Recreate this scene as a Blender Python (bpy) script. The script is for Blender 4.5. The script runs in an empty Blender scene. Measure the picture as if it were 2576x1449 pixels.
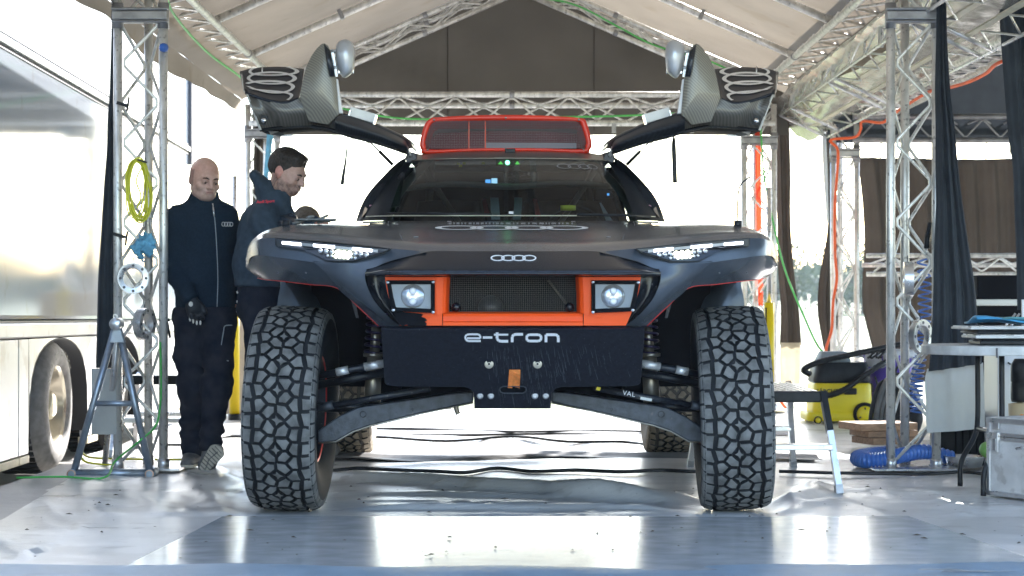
import bpy, math, random
import numpy as np
from mathutils import Vector, Matrix
random.seed(7)
SC = bpy.context.scene
COL = SC.collection
R = math.radians

# ------------------------------------------------------------------ camera, sky, sun, exposure
F = 4600.0; HX = 1288.0; HY = 761.0; CH = 0.93
cam = bpy.data.cameras.new('camera'); cam_o = bpy.data.objects.new('camera', cam); COL.objects.link(cam_o)
cam.sensor_width = 36; cam.lens = 36 * F / 2576; cam.shift_y = (HY - 724.5) / 2576
cam.clip_end = 2000; cam.clip_start = 0.1
cam_o.location = (0, 0, CH); cam_o.rotation_euler = (R(90), 0, 0)
cam.dof.use_dof = True; cam.dof.focus_distance = 8.3; cam.dof.aperture_fstop = 5.6
SC.camera = cam_o
SUN_EL, SUN_AZ = R(24), R(22)          # azimuth clockwise from +Y (straight behind the car)
w = bpy.data.worlds.new('World'); SC.world = w; w.use_nodes = True
nt = w.node_tree; bg = nt.nodes['Background']
sky = nt.nodes.new('ShaderNodeTexSky'); sky.sky_type = 'NISHITA'; sky.sun_disc = False
sky.sun_elevation = SUN_EL; sky.sun_rotation = SUN_AZ; sky.dust_density = .6; sky.air_density = 1.0
nt.links.new(sky.outputs[0], bg.inputs[0]); bg.inputs[1].default_value = 0.15
sl = bpy.data.lights.new('sun', 'SUN'); sl.energy = 4.6; sl.angle = R(0.5); sl.color = (1.0, .965, .92)
so = bpy.data.objects.new('sun', sl); COL.objects.link(so)
sd = Vector((math.sin(SUN_AZ) * math.cos(SUN_EL), math.cos(SUN_AZ) * math.cos(SUN_EL), math.sin(SUN_EL)))
so.rotation_euler = sd.to_track_quat('Z', 'Y').to_euler(); so.location = (3, 30, 20)
vs = SC.view_settings; vs.view_transform = 'Standard'; vs.look = 'None'; vs.gamma = 1
vs.use_curve_mapping = False; vs.exposure = 2.35

def P(px, py, Y):
    return Vector(((px - HX) * Y / F, Y, CH - (py - HY) * Y / F))
def lerp(a, b, t): return a + (b - a) * t

# ------------------------------------------------------------------ materials
def mat(name, col, rough=.5, metal=0., var=.12, vscale=6., bump=0., bscale=60., spec=None, coat=0., detail=4,
        stretch=None, col2=None, dirt=None, emit=None, estr=0., trans=0., translucent=0., alpha=None, ior=None, lo=.35, hi=.65, rvar=.12):
    m = bpy.data.materials.new(name); m.use_nodes = True
    n = m.node_tree.nodes; l = m.node_tree.links; b = n['Principled BSDF']
    b.inputs['Roughness'].default_value = rough; b.inputs['Metallic'].default_value = metal
    if coat: b.inputs['Coat Weight'].default_value = coat; b.inputs['Coat Roughness'].default_value = .08
    if spec is not None: b.inputs['Specular IOR Level'].default_value = spec
    if trans: b.inputs['Transmission Weight'].default_value = trans
    if ior: b.inputs['IOR'].default_value = ior
    tc = n.new('ShaderNodeTexCoord'); mp = n.new('ShaderNodeMapping'); l.new(tc.outputs['Object'], mp.inputs[0])
    if stretch: mp.inputs['Scale'].default_value = stretch
    nz = n.new('ShaderNodeTexNoise'); nz.inputs['Scale'].default_value = vscale; nz.inputs['Detail'].default_value = detail
    l.new(mp.outputs[0], nz.inputs[0])
    rp = n.new('ShaderNodeValToRGB'); l.new(nz.outputs[0], rp.inputs[0])
    rp.color_ramp.elements[0].position = lo; rp.color_ramp.elements[1].position = hi
    c2 = col2 or tuple(min(1, c * (1 + var)) for c in col); c1 = col if col2 else tuple(c * (1 - var) for c in col)
    rp.color_ramp.elements[0].color = (*c1, 1); rp.color_ramp.elements[1].color = (*c2, 1)
    out = rp.outputs[0]
    for dirt in (dirt if isinstance(dirt, list) else [dirt] if dirt else []):   # (colour, scale, threshold, amount)
        dn = n.new('ShaderNodeTexNoise'); dn.inputs['Scale'].default_value = dirt[1]; dn.inputs['Detail'].default_value = 6
        l.new(tc.outputs['Object'], dn.inputs[0])
        dr = n.new('ShaderNodeValToRGB'); dr.color_ramp.elements[0].position = dirt[2]; dr.color_ramp.elements[1].position = dirt[2] + .06
        dr.color_ramp.elements[1].color = (dirt[3],) * 3 + (1,); l.new(dn.outputs[0], dr.inputs[0])
        mx = n.new('ShaderNodeMix'); mx.data_type = 'RGBA'; l.new(dr.outputs[0], mx.inputs[0]); l.new(out, mx.inputs[6])
        mx.inputs[7].default_value = (*dirt[0], 1); out = mx.outputs[2]
    l.new(out, b.inputs['Base Color'])
    if rvar:
        mr = n.new('ShaderNodeMapRange'); mr.inputs[3].default_value = max(.02, rough - rvar * rough); mr.inputs[4].default_value = min(1, rough + rvar * rough)
        l.new(nz.outputs[0], mr.inputs[0]); l.new(mr.outputs[0], b.inputs['Roughness'])
    if bump:
        bn = n.new('ShaderNodeTexNoise'); bn.inputs['Scale'].default_value = bscale; bn.inputs['Detail'].default_value = 3
        l.new(mp.outputs[0], bn.inputs[0])
        bp = n.new('ShaderNodeBump'); bp.inputs['Strength'].default_value = bump; bp.inputs['Distance'].default_value = .01
        l.new(bn.outputs[0], bp.inputs['Height']); l.new(bp.outputs[0], b.inputs['Normal'])
    if emit: b.inputs['Emission Color'].default_value = (*emit, 1); b.inputs['Emission Strength'].default_value = estr
    if translucent:
        tr = n.new('ShaderNodeBsdfTranslucent'); l.new(out, tr.inputs[0]); ms = n.new('ShaderNodeMixShader'); ms.inputs[0].default_value = translucent
        l.new(b.outputs[0], ms.inputs[1]); l.new(tr.outputs[0], ms.inputs[2]); l.new(ms.outputs[0], n['Material Output'].inputs[0])
        if bump: l.new(bp.outputs[0], tr.inputs['Normal'])
    return m

# ------------------------------------------------------------------ mesh builder
class MB:
    def __init__(s): s.v = []; s.f = []; s.sm = []
    def add(s, vs, fs, smooth=False):
        b = len(s.v); s.v += [Vector(v) for v in vs]; s.f += [tuple(b + i for i in f) for f in fs]; s.sm += [smooth] * len(fs); return s
    def box(s, c, size, rz=0, rx=0, ry=0, taper=1.):
        M = Matrix.Rotation(rz, 3, 'Z') @ Matrix.Rotation(ry, 3, 'Y') @ Matrix.Rotation(rx, 3, 'X'); c = Vector(c); x, y, z = (k / 2 for k in size)
        vs = [c + M @ Vector((sx * x * (taper if sz > 0 else 1), sy * y * (taper if sz > 0 else 1), sz * z)) for sz in (-1, 1) for sy in (-1, 1) for sx in (-1, 1)]
        return s.add(vs, [(0, 2, 3, 1), (4, 5, 7, 6), (0, 1, 5, 4), (2, 6, 7, 3), (0, 4, 6, 2), (1, 3, 7, 5)])
    def bar(s, a, b, wd, ht, up=(0, 0, 1)):
        a = Vector(a); b = Vector(b); d = (b - a).normalized(); u = Vector(up); x = d.cross(u)
        if x.length < 1e-4: x = d.cross(Vector((0, 1, 0)))
        x.normalize(); z = x.cross(d)
        vs = [p + x * (sx * wd / 2) + z * (sz * ht / 2) for p in (a, b) for sx, sz in ((-1, -1), (1, -1), (1, 1), (-1, 1))]
        return s.add(vs, [(0, 1, 2, 3), (4, 7, 6, 5), (0, 4, 5, 1), (1, 5, 6, 2), (2, 6, 7, 3), (3, 7, 4, 0)])
    def tube(s, pts, r, n=10, closed=False, caps=True):
        pts = [Vector(p) for p in pts]; N = len(pts); rs = r if hasattr(r, '__len__') else [r] * N
        T = []
        for i in range(N):
            a = pts[(i - 1) % N] if (closed or i) else pts[0]; b = pts[(i + 1) % N] if (closed or i < N - 1) else pts[-1]
            T.append((b - a).normalized())
        ref = Vector((0, 0, 1)) if abs(T[0].z) < .9 else Vector((0, 1, 0))
        x = T[0].cross(ref).normalized(); vs = []
        for i in range(N):
            x = (x - T[i] * x.dot(T[i])).normalized(); y = T[i].cross(x)
            vs += [pts[i] + (x * math.cos(2 * math.pi * k / n) + y * math.sin(2 * math.pi * k / n)) * rs[i] for k in range(n)]
        fs = [(i % N * n + k, i % N * n + (k + 1) % n, (i + 1) % N * n + (k + 1) % n, (i + 1) % N * n + k) for i in range(N if closed else N - 1) for k in range(n)]
        s.add(vs, fs, True)
        if caps and not closed: b = len(s.v) - len(vs); s.f += [tuple(b + k for k in reversed(range(n))), tuple(b + (N - 1) * n + k for k in range(n))]; s.sm += [False, False]
        return s
    def lathe(s, prof, c, axis='x', n=48, a0=0, a1=2 * math.pi):
        """prof: (radius, offset along axis)"""
        c = Vector(c); vs = []; full = abs(a1 - a0) > 6.28; m = n if full else n + 1
        for i in range(m):
            a = a0 + (a1 - a0) * i / n; ca, sa = math.cos(a), math.sin(a)
            for r, o in prof:
                vs.append(c + (Vector((o, r * ca, r * sa)) if axis == 'x' else Vector((r * ca, o, r * sa)) if axis == 'y' else Vector((r * ca, r * sa, o))))
        k = len(prof); fs = [(i * k + j, i * k + j + 1, (i + 1) % m * k + j + 1, (i + 1) % m * k + j) for i in range(n) for j in range(k - 1)]
        return s.add(vs, fs, True)
    def prism(s, poly, d):
        """poly: 3d outline, extruded by vector d"""
        poly = [Vector(p) for p in poly]; d = Vector(d); n = len(poly)
        return s.add(poly + [p + d for p in poly], [tuple(range(n)), tuple(range(2 * n - 1, n - 1, -1))] + [(i, i + n, (i + 1) % n + n, (i + 1) % n) for i in range(n)])
    def frame(s, outer, inner, d):
        outer = [Vector(p) for p in outer]; inner = [Vector(p) for p in inner]; d = Vector(d); n = len(outer)
        vs = outer + inner + [p + d for p in outer] + [p + d for p in inner]
        fs = []
        for i in range(n):
            j = (i + 1) % n
            fs += [(i, j, n + j, n + i), (2 * n + j, 2 * n + i, 3 * n + i, 3 * n + j), (i, 2 * n + i, 2 * n + j, j), (n + j, 3 * n + j, 3 * n + i, n + i)]
        return s.add(vs, fs)
    def grid(s, rows, smooth=True, thick=0, closed=False):
        nr = len(rows); nc = len(rows[0]); vs = [Vector(p) for r in rows for p in r]
        fs = [(i * nc + j, i * nc + (j + 1) % nc, (i + 1) * nc + (j + 1) % nc, (i + 1) * nc + j) for i in range(nr - 1) for j in range(nc if closed else nc - 1)]
        return s.add(vs, fs, smooth)
    def ball(s, c, r, n=12, m=8):
        c = Vector(c); r = Vector(r) if hasattr(r, '__len__') else Vector((r, r, r))
        rows = [[c + Vector((r.x * math.sin(math.pi * i / m) * math.cos(2 * math.pi * k / n), r.y * math.sin(math.pi * i / m) * math.sin(2 * math.pi * k / n), r.z * math.cos(math.pi * i / m))) for k in range(n)] for i in range(m + 1)]
        return s.grid(rows, closed=True)
    def mirror(s):
        n = len(s.v); s.v += [Vector((-p.x, p.y, p.z)) for p in s.v]; s.f += [tuple(reversed([i + n for i in f])) for f in s.f]; s.sm += list(s.sm); return s
    def build(s, name, m, parent=None, bevel=0., solid=0., **props):
        me = bpy.data.meshes.new(name); off = wloc(parent) if parent else Vector((0, 0, 0))
        own = props.pop('loc', None)
        base = Vector(own) if own is not None else off
        me.from_pydata([tuple(p - base) for p in s.v], [], s.f)
        me.polygons.foreach_set('use_smooth', s.sm)
        me.materials.append(m); me.update()
        o = bpy.data.objects.new(name, me); COL.objects.link(o)
        if parent: o.parent = parent
        if own is not None: o.location = base - off
        if solid: q = o.modifiers.new('solid', 'SOLIDIFY'); q.thickness = solid; q.offset = 0
        if bevel: q = o.modifiers.new('bevel', 'BEVEL'); q.width = bevel; q.segments = 2; q.limit_method = 'ANGLE'; q.angle_limit = R(35)
        for k, v in props.items(): o[k] = v
        return o
def wloc(o):
    p = Vector((0, 0, 0))
    while o: p = p + o.location; o = o.parent
    return p
def catmull(rows, su=4, sv=4):
    """rows of control points -> smooth dense grid that passes through them"""
    def cr(a, b, c, d, t): return .5 * ((2 * b) + (c - a) * t + (2 * a - 5 * b + 4 * c - d) * t * t + (3 * b - a - 3 * c + d) * t ** 3)
    def line(ps, k):
        out = []
        for i in range(len(ps) - 1):
            a = ps[i - 1] if i else ps[0] * 2 - ps[1]; d = ps[i + 2] if i + 2 < len(ps) else ps[-1] * 2 - ps[-2]
            out += [cr(a, ps[i], ps[i + 1], d, j / k) for j in range(k)]
        return out + [ps[-1]]
    rows = [line([Vector(p) for p in r], su) for r in rows]; cols = [line(list(c), sv) for c in zip(*rows)]
    return [list(r) for r in zip(*cols)]
def thing(name, label, cat, loc=(0, 0, 0), group=None, rz=0):
    o = bpy.data.objects.new(name, None); COL.objects.link(o); o.location = loc; o['label'] = label; o['category'] = cat
    if group: o['group'] = group
    o.empty_display_size = .1
    return o
def part(name, parent, loc):
    o = bpy.data.objects.new(name, None); COL.objects.link(o); o.parent = parent; o.location = Vector(loc) - wloc(parent); o.empty_display_size = .05; return o
def dup(o, parent=None):
    c = o.copy(); COL.objects.link(c)
    if parent: c.parent = parent
    for ch in list(o.children): dup(ch, c)
    return c
def spline(pts, k=6):
    return catmull([[Vector(p) for p in pts]], k, 1)[0]
_tc = {}
def text_polys(s, size, xscale=1.0, font_bold=0.0):
    cu = bpy.data.curves.new('lettering', 'FONT'); cu.body = s; cu.size = size; cu.align_x = 'CENTER'; cu.align_y = 'CENTER'; cu.offset = font_bold; cu.resolution_u = 3
    o = bpy.data.objects.new('lettering', cu); me = bpy.data.meshes.new_from_object(o)
    vs = [Vector((v.co.x * xscale, v.co.y, 0)) for v in me.vertices]; fs = [tuple(p.vertices) for p in me.polygons]
    bpy.data.objects.remove(o); bpy.data.curves.remove(cu); bpy.data.meshes.remove(me)
    return vs, fs
def text_on(mb, s, size, o, u, v, xscale=1., bold=0.):
    o, u, v = Vector(o), Vector(u).normalized(), Vector(v).normalized()
    vs, fs = text_polys(s, size, xscale, bold); return mb.add([o + u * p.x + v * p.y for p in vs], fs)
def ring_on(mb, c, u, v, ru, rv, wdt, n=28, a0=0, a1=2 * math.pi, lift=0):
    c, u, v = Vector(c), Vector(u), Vector(v); vs = []
    full = abs(a1 - a0) > 6.28; m = n if full else n + 1
    for i in range(m):
        a = a0 + (a1 - a0) * i / n
        for k in (1, 1 - wdt): vs.append(c + u * (ru * k * math.cos(a)) + v * (rv * k * math.sin(a)))
    return mb.add(vs, [(2 * i, 2 * i + 1, 2 * ((i + 1) % m) + 1, 2 * ((i + 1) % m)) for i in range(n)])
def four_rings(mb, c, u, v, ru, rv, wdt=.17, step=1.48, k=4, n=28):
    c, u = Vector(c), Vector(u)
    for i in range(k): ring_on(mb, c + u * (ru * step * (i - (k - 1) / 2)), u, v, ru, rv, wdt, n, lift=0)
    return mb

# ------------------------------------------------------------------ signed distance figures
def seg(p, a, b, ra, rb, sq=(1, 1, 1)):
    a = np.array(a, float); b = np.array(b, float); q = np.array(sq, float)
    pa = [(p[i] - a[i]) / q[i] for i in range(3)]; ba = (b - a) / q; L = (ba ** 2).sum() + 1e-9
    t = np.clip((pa[0] * ba[0] + pa[1] * ba[1] + pa[2] * ba[2]) / L, 0, 1)
    return np.sqrt(sum((pa[i] - ba[i] * t) ** 2 for i in range(3))) - (ra + (rb - ra) * t)
def ell(p, c, r, rot=None):
    d = [p[i] - c[i] for i in range(3)]
    if rot is not None:
        Mx = np.array(rot).T; d = [sum(Mx[i][j] * d[j] for j in range(3)) for i in range(3)]
    k = np.sqrt(sum((d[i] / r[i]) ** 2 for i in range(3))); return (k - 1) * min(r)
def smin(a, b, k):
    h = np.clip(.5 + .5 * (b - a) / k, 0, 1); return b * (1 - h) + a * h - k * h * (1 - h)
def smax(a, b, k): return -smin(-a, -b, k)
def rnoise(p, s, seed=0):
    x, y, z = p; r = 0
    for i, (a, b, c, f) in enumerate(((1.0, .7, .4, 1), (-.6, 1.1, .5, 1.7), (.5, -.8, 1.2, 2.3), (1.1, .3, -.9, 3.1))):
        r = r + np.sin((a * x + b * y + c * z) * s * f + seed * (i + 1.3) + 1.5 * np.sin((b * x - c * y + a * z) * s * f * .6 + seed)) / f
    return r / 2.2
def axis_(lo, hi, h, fine=None):
    out = [lo]
    while out[-1] < hi:
        st = h
        if fine and fine[0] - h < out[-1] < fine[1]: st = fine[2]
        out.append(out[-1] + st)
    return np.array(out)
def sdf_mb(f, xs, ys, zs, mb=None):
    X, Y, Z = np.meshgrid(xs, ys, zs, indexing='ij'); V = f((X, Y, Z)).astype(np.float32); ins = V < 0
    nx, ny, nz = V.shape; sh = (nx - 1, ny - 1, nz - 1)
    acc = np.zeros(sh + (3,)); cnt = np.zeros(sh); G = np.stack([X, Y, Z], -1)
    cr = [(0, 0, 0), (1, 0, 0), (0, 1, 0), (1, 1, 0), (0, 0, 1), (1, 0, 1), (0, 1, 1), (1, 1, 1)]
    ed = [(0, 1), (2, 3), (4, 5), (6, 7), (0, 2), (1, 3), (4, 6), (5, 7), (0, 4), (1, 5), (2, 6), (3, 7)]
    sub = lambda A, c: A[c[0]:c[0] + sh[0], c[1]:c[1] + sh[1], c[2]:c[2] + sh[2]]
    s8 = sum(sub(ins, c).astype(np.int8) for c in cr); act = np.argwhere((s8 > 0) & (s8 < 8))
    i, j, k = act.T; acc = np.zeros((len(act), 3)); cnt = np.zeros(len(act))
    for a, b in ed:
        ca, cb = cr[a], cr[b]; ia = (i + ca[0], j + ca[1], k + ca[2]); ib = (i + cb[0], j + cb[1], k + cb[2])
        va, vb = V[ia], V[ib]; m = (va < 0) != (vb < 0); t = np.where(m, va / (va - vb + 1e-12), 0)[:, None]
        acc += np.where(m[:, None], G[ia] * (1 - t) + G[ib] * t, 0); cnt += m
    pts = acc / cnt[:, None]; idx = -np.ones(sh, int); idx[i, j, k] = np.arange(len(act)); fs = []
    for ax in range(3):
        a2, a3 = (ax + 1) % 3, (ax + 2) % 3
        A = ins; lo = [slice(None)] * 3; hi = [slice(None)] * 3; lo[ax] = slice(0, -1); hi[ax] = slice(1, None)
        for d in (a2, a3): lo[d] = slice(1, -1); hi[d] = slice(1, -1)
        e0, e1 = A[tuple(lo)], A[tuple(hi)]; q = np.argwhere(e0 != e1); st = e0[tuple(q.T)]
        q[:, a2] += 1; q[:, a3] += 1
        def ci(d2, d3):
            r = q.copy(); r[:, a2] -= d2; r[:, a3] -= d3; return idx[tuple(r.T)]
        c00, c10, c11, c01 = ci(1, 1), ci(0, 1), ci(0, 0), ci(1, 0)
        quad = np.where(st[:, None], np.stack([c00, c10, c11, c01], 1), np.stack([c00, c01, c11, c10], 1)); fs.append(quad)
    fs = np.concatenate(fs); fs = fs[(fs >= 0).all(1)]
    mb = mb or MB(); return mb.add([tuple(p) for p in pts], [tuple(int(t) for t in r) for r in fs], True)
# ------------------------------------------------------------------ material library
M = {}
M['alu'] = mat('tube_aluminium', (.72, .71, .68), .36, .55, var=.22, vscale=22, bump=.12, bscale=90, dirt=((.12, .11, .10), 38, .60, .55), stretch=(1, 1, .35))
M['alu_dark'] = mat('worn_steel', (.34, .34, .35), .42, .7, var=.2, vscale=18)
M['steel_blue'] = mat('painted_steel_tube', (.30, .35, .42), .35, .7, var=.18, vscale=16, bump=.08)
M['chrome'] = mat('polished_metal', (.72, .72, .72), .16, 1, var=.08)
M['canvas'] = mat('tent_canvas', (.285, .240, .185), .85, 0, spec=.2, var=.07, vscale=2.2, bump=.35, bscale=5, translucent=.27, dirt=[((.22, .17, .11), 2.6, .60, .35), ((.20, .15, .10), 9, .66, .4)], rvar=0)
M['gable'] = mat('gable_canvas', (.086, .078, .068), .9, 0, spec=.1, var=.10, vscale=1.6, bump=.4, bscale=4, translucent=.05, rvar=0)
M['curtain'] = mat('curtain_cloth', (.045, .052, .062), .9, 0, spec=.08, var=.14, vscale=6, bump=.2, bscale=300, translucent=.10, rvar=0)
M['curtain_brown'] = mat('brown_curtain_cloth', (.052, .043, .036), .9, 0, spec=.08, var=.12, vscale=4, bump=.2, bscale=300, translucent=.10, rvar=0)
M['skirt'] = mat('grey_skirt_cloth', (.56, .58, .58), .6, 0, var=.06, vscale=5, bump=.5, bscale=12, translucent=.25, rvar=0)
M['foil'] = mat('silver_foil', (.80, .78, .72), .25, .80, var=.12, vscale=9, bump=.9, bscale=7, detail=6)
M['floor'] = mat('floor_sheet', (.62, .605, .59), .31, .0, var=.14, vscale=1.6, bump=.22, bscale=16, spec=.8, detail=7, stretch=(1, 3.2, 1), dirt=[((.16, .15, .14), 46, .70, .8), ((.36, .34, .32), 1.7, .52, .35), ((.30, .28, .25), 7, .60, .45)], rvar=.35)
M['plate'] = mat('floor_plate', (.54, .57, .60), .20, .30, var=.10, vscale=7, bump=.012, bscale=30, stretch=(1, 1.6, 1), dirt=((.09, .09, .1), 60, .695, .9), rvar=.45)
M['strip'] = mat('blue_edge_strip', (.22, .31, .40), .45, .1, var=.1, vscale=8, bump=.3, bscale=12)
M['grass'] = mat('meadow', (.075, .11, .03), .9, 0, var=.35, vscale=.5, detail=8, bump=.6, bscale=6, col2=(.14, .16, .05))
M['leaf'] = mat('foliage', (.045, .075, .028), .7, 0, var=.5, vscale=.25, col2=(.09, .12, .05), translucent=.25)
M['bark'] = mat('bark', (.09, .07, .05), .9, 0, bump=.5, bscale=20)
M['black'] = mat('black_plastic', (.010, .011, .014), .42, 0, spec=.28, var=.3, vscale=30)
M['rubber'] = mat('black_rubber', (.012, .012, .014), .6, 0, spec=.2, var=.3, vscale=20, bump=.15)
M['cable'] = mat('cable_sheath', (.012, .013, .015), .5, 0)
M['tyre'] = mat('tyre_rubber', (.020, .021, .024), .7, 0, spec=.22, var=.3, vscale=14, bump=.25, bscale=120)
M['tread'] = mat('dusty_tread', (.115, .114, .110), .8, 0, spec=.2, var=.25, vscale=16, bump=.6, bscale=260, col2=(.23, .228, .22), detail=8)
M['tread_rear'] = mat('sandy_tread', (.24, .20, .15), .85, 0, var=.25, vscale=24, bump=.6, bscale=260, col2=(.36, .31, .24), detail=8)
M['tyre_dusty'] = mat('dusty_sidewall', (.13, .115, .10), .8, 0, var=.3, vscale=9, bump=.2)
M['white'] = mat('white_plastic', (.78, .78, .78), .35, 0, var=.04)
M['led'] = mat('lamp_white', (.9, .9, .9), .3, emit=(.86, .9, 1), estr=1.6)
M['led_green'] = mat('lamp_green', (.3, .9, .4), .3, emit=(.12, 1, .35), estr=3.2)
M['led_warm'] = mat('lamp_spot', (.9, .9, .8), .3, emit=(.95, 1, .72), estr=2.6)
M['screen'] = mat('tablet_screen', (.1, .3, .6), .2, emit=(.1, .36, .85), estr=.45)
M['screen2'] = mat('tablet_screen_pale', (.3, .5, .7), .2, emit=(.35, .62, .85), estr=.4)
M['rag'] = mat('blue_rag_cloth', (.13, .36, .52), .85, var=.2, vscale=20, bump=.4, bscale=60)
M['yellow_cable'] = mat('yellow_cable_sheath', (.66, .66, .04), .45)
M['green_cable'] = mat('green_cable_sheath', (.08, .50, .10), .45)
M['orange_cable'] = mat('orange_cable_sheath', (.85, .12, .02), .45)
M['blue_hose'] = mat('blue_hose_plastic', (.05, .17, .56), .3, spec=.7)
M['yellow'] = mat('yellow_plastic', (.78, .62, .01), .35, var=.06)
M['yellow_pad'] = mat('yellow_sleeve', (.82, .60, .0), .4, var=.06)
M['red_cloth'] = mat('red_banner', (.75, .06, .02), .6, translucent=.4)
M['truck'] = mat('truck_paint', (.46, .51, .58), .09, .40, var=.04, vscale=1.2, bump=.010, bscale=3, dirt=((.36, .37, .38), 5, .62, .35), rvar=.4)
M['truck_low'] = mat('truck_skirt', (.52, .54, .57), .34, .2, var=.06, vscale=3, dirt=((.34, .31, .28), 4, .58, .5))
M['truck_dark'] = mat('wheel_arch_black', (.02, .02, .022), .8)
M['seam'] = mat('dark_seam', (.10, .10, .11), .6)
M['wood'] = mat('rough_timber', (.30, .19, .12), .85, var=.25, vscale=18, bump=.5, bscale=60, stretch=(.3, 3, 3))
M['cardboard'] = mat('brown_cardboard', (.38, .24, .12), .85, var=.1)
M['flight'] = mat('flight_case_aluminium', (.62, .61, .60), .45, .2, var=.14, vscale=9, bump=.25, bscale=90, dirt=((.25, .22, .20), 12, .62, .4))
M['bright_alu'] = mat('bright_aluminium', (.66, .66, .67), .28, .85, var=.12, vscale=14)
M['table'] = mat('table_top', (.52, .52, .51), .5, var=.12, vscale=14, bump=.2)
M['bag'] = mat('backpack_fabric', (.022, .023, .026), .8, var=.3, vscale=12, bump=.4, bscale=50)
M['bag_grey'] = mat('backpack_grey', (.16, .165, .165), .8, var=.2, vscale=14, bump=.3)
M['purple'] = mat('purple_bin', (.09, .05, .42), .4, var=.1)
M['poly'] = mat('clear_bag', (.70, .72, .76), .18, var=.15, vscale=14, bump=.8, bscale=12, translucent=.45)
M['green_plastic'] = mat('green_plastic', (.22, .46, .12), .35)
M['orange_plastic'] = mat('orange_plastic', (.95, .30, .02), .4)
M['red_plastic'] = mat('red_plastic', (.65, .03, .03), .4)
M['blue_folder'] = mat('blue_folder', (.05, .30, .55), .5, var=.15, vscale=8)
M['paper'] = mat('paper', (.72, .72, .68), .7, var=.06)
M['glove_grey'] = mat('glove_leather', (.16, .17, .17), .8, var=.3, vscale=30)
# car
M['paint'] = mat('satin_grey_paint', (.068, .082, .104), .24, .28, var=.05, vscale=30, bump=.012, bscale=900, coat=.10, dirt=((.20, .19, .18), 120, .71, .3), rvar=.05)
M['nose'] = mat('gloss_black_nose', (.012, .014, .020), .24, .0, var=.1, vscale=30, spec=.5, dirt=((.3, .32, .35), 190, .735, .7))
M['orange'] = mat('orange_bodywork', (.90, .085, .003), .42, 0, var=.05, vscale=8, spec=.3)
M['lamp_cover'] = None
M['orange_dark'] = mat('red_bodywork', (.62, .02, .012), .45)
M['skid'] = mat('scratched_skid_plate', (.009, .010, .016), .34, 0, spec=.30, var=.3, vscale=60, bump=.1, bscale=200, dirt=((.35, .37, .4), 230, .70, .75))
M['rings'] = mat('pale_sticker', (.80, .81, .82), .5, 0, var=.05)
M['rings_dim'] = mat('dim_sticker', (.25, .26, .28), .5, 0)
M['glass_lamp'] = mat('lamp_cover', (.55, .58, .62), .10, 0, trans=.75, ior=1.3, var=.05, rvar=0)
M['arm'] = mat('suspension_black', (.016, .018, .024), .36, .15, var=.3, vscale=24, bump=.1, dirt=((.2, .19, .17), 60, .64, .5))
M['arm_pale'] = mat('wishbone_dusty', (.052, .058, .070), .45, .35, var=.3, vscale=26, bump=.2, dirt=((.26, .22, .18), 16, .68, .6))  # paler than the other suspension black, with brown dust flecks
M['damper'] = mat('damper_body', (.32, .29, .24), .35, .8, var=.15, vscale=12)
M['spring'] = mat('spring_steel', (.035, .025, .07), .35, .5)
M['rim'] = mat('red_rim', (.60, .02, .02), .4, .2)
M['border'] = mat('screen_border_black', (.012, .014, .018), .45, 0, spec=.25)
M['ringpanel'] = mat('dark_blue_carbon', (.018, .022, .032), .5, 0, spec=.25)
M['gravel'] = mat('pale_gravel', (.30, .29, .27), .9, 0, var=.25, vscale=3, bump=.6, bscale=40)
M['interior'] = mat('cabin_black', (.006, .006, .008), .8, spec=.08)
M['interior_g'] = mat('cabin_grey', (.22, .26, .30), .6)
M['mesh'] = mat('wire_mesh', (.13, .12, .11), .5, .3)
M['mesh_pink'] = mat('wire_mesh_pale', (.34, .24, .24), .5, .3)
M['mirror_shell'] = mat('silver_shell', (.52, .54, .57), .3, .45, var=.04)
M['strap'] = mat('orange_webbing', (.80, .24, .05), .8, var=.15, vscale=60, bump=.5, bscale=220)
def carbon(name, base, tw=260.):
    m = mat(name, base, .36, .25, coat=.25)
    n = m.node_tree.nodes; l = m.node_tree.links; b = n['Principled BSDF']
    wv = n.new('ShaderNodeTexWave'); wv.bands_direction = 'DIAGONAL'; wv.inputs['Scale'].default_value = tw / 7; wv.inputs['Distortion'].default_value = .0
    tc = n.new('ShaderNodeTexCoord'); l.new(tc.outputs['Object'], wv.inputs[0])
    rp = n.new('ShaderNodeValToRGB'); rp.color_ramp.elements[0].color = (*[c * .8 for c in base], 1); rp.color_ramp.elements[1].color = (*[c * 1.3 for c in base], 1)
    l.new(wv.outputs[0], rp.inputs[0]); l.new(rp.outputs[0], b.inputs['Base Color']); return m
M['carbon'] = carbon('carbon_weave', (.105, .098, .086))
M['carbon_fin_lit'] = carbon('carbon_weave_lit', (.20, .185, .15))  # lighter copy for the door fins, the light on them put into colour
M['carbon_dark'] = carbon('carbon_weave_dark', (.022, .026, .034))
def glass():
    m = bpy.data.materials.new('windscreen_glass'); m.use_nodes = True; n = m.node_tree.nodes; l = m.node_tree.links
    n.remove(n['Principled BSDF']); g = n.new('ShaderNodeBsdfGlossy'); g.inputs['Roughness'].default_value = .02; g.inputs[0].default_value = (.9, .95, 1, 1)
    t = n.new('ShaderNodeBsdfTransparent'); t.inputs[0].default_value = (.50, .58, .58, 1)
    fr = n.new('ShaderNodeFresnel'); fr.inputs[0].default_value = 1.24; mx = n.new('ShaderNodeMixShader')
    l.new(fr.outputs[0], mx.inputs[0]); l.new(t.outputs[0], mx.inputs[1]); l.new(g.outputs[0], mx.inputs[2]); l.new(mx.outputs[0], n['Material Output'].inputs[0]); return m
M['glass'] = glass()
def lampglass():
    m = M['glass'].copy(); m.name = 'lamp_glass'
    for n in m.node_tree.nodes:
        if n.type == 'BSDF_TRANSPARENT': n.inputs[0].default_value = (.8, .82, .85, 1)
    return m
M['lamp_cover'] = lampglass()
M['skin'] = None
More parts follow.
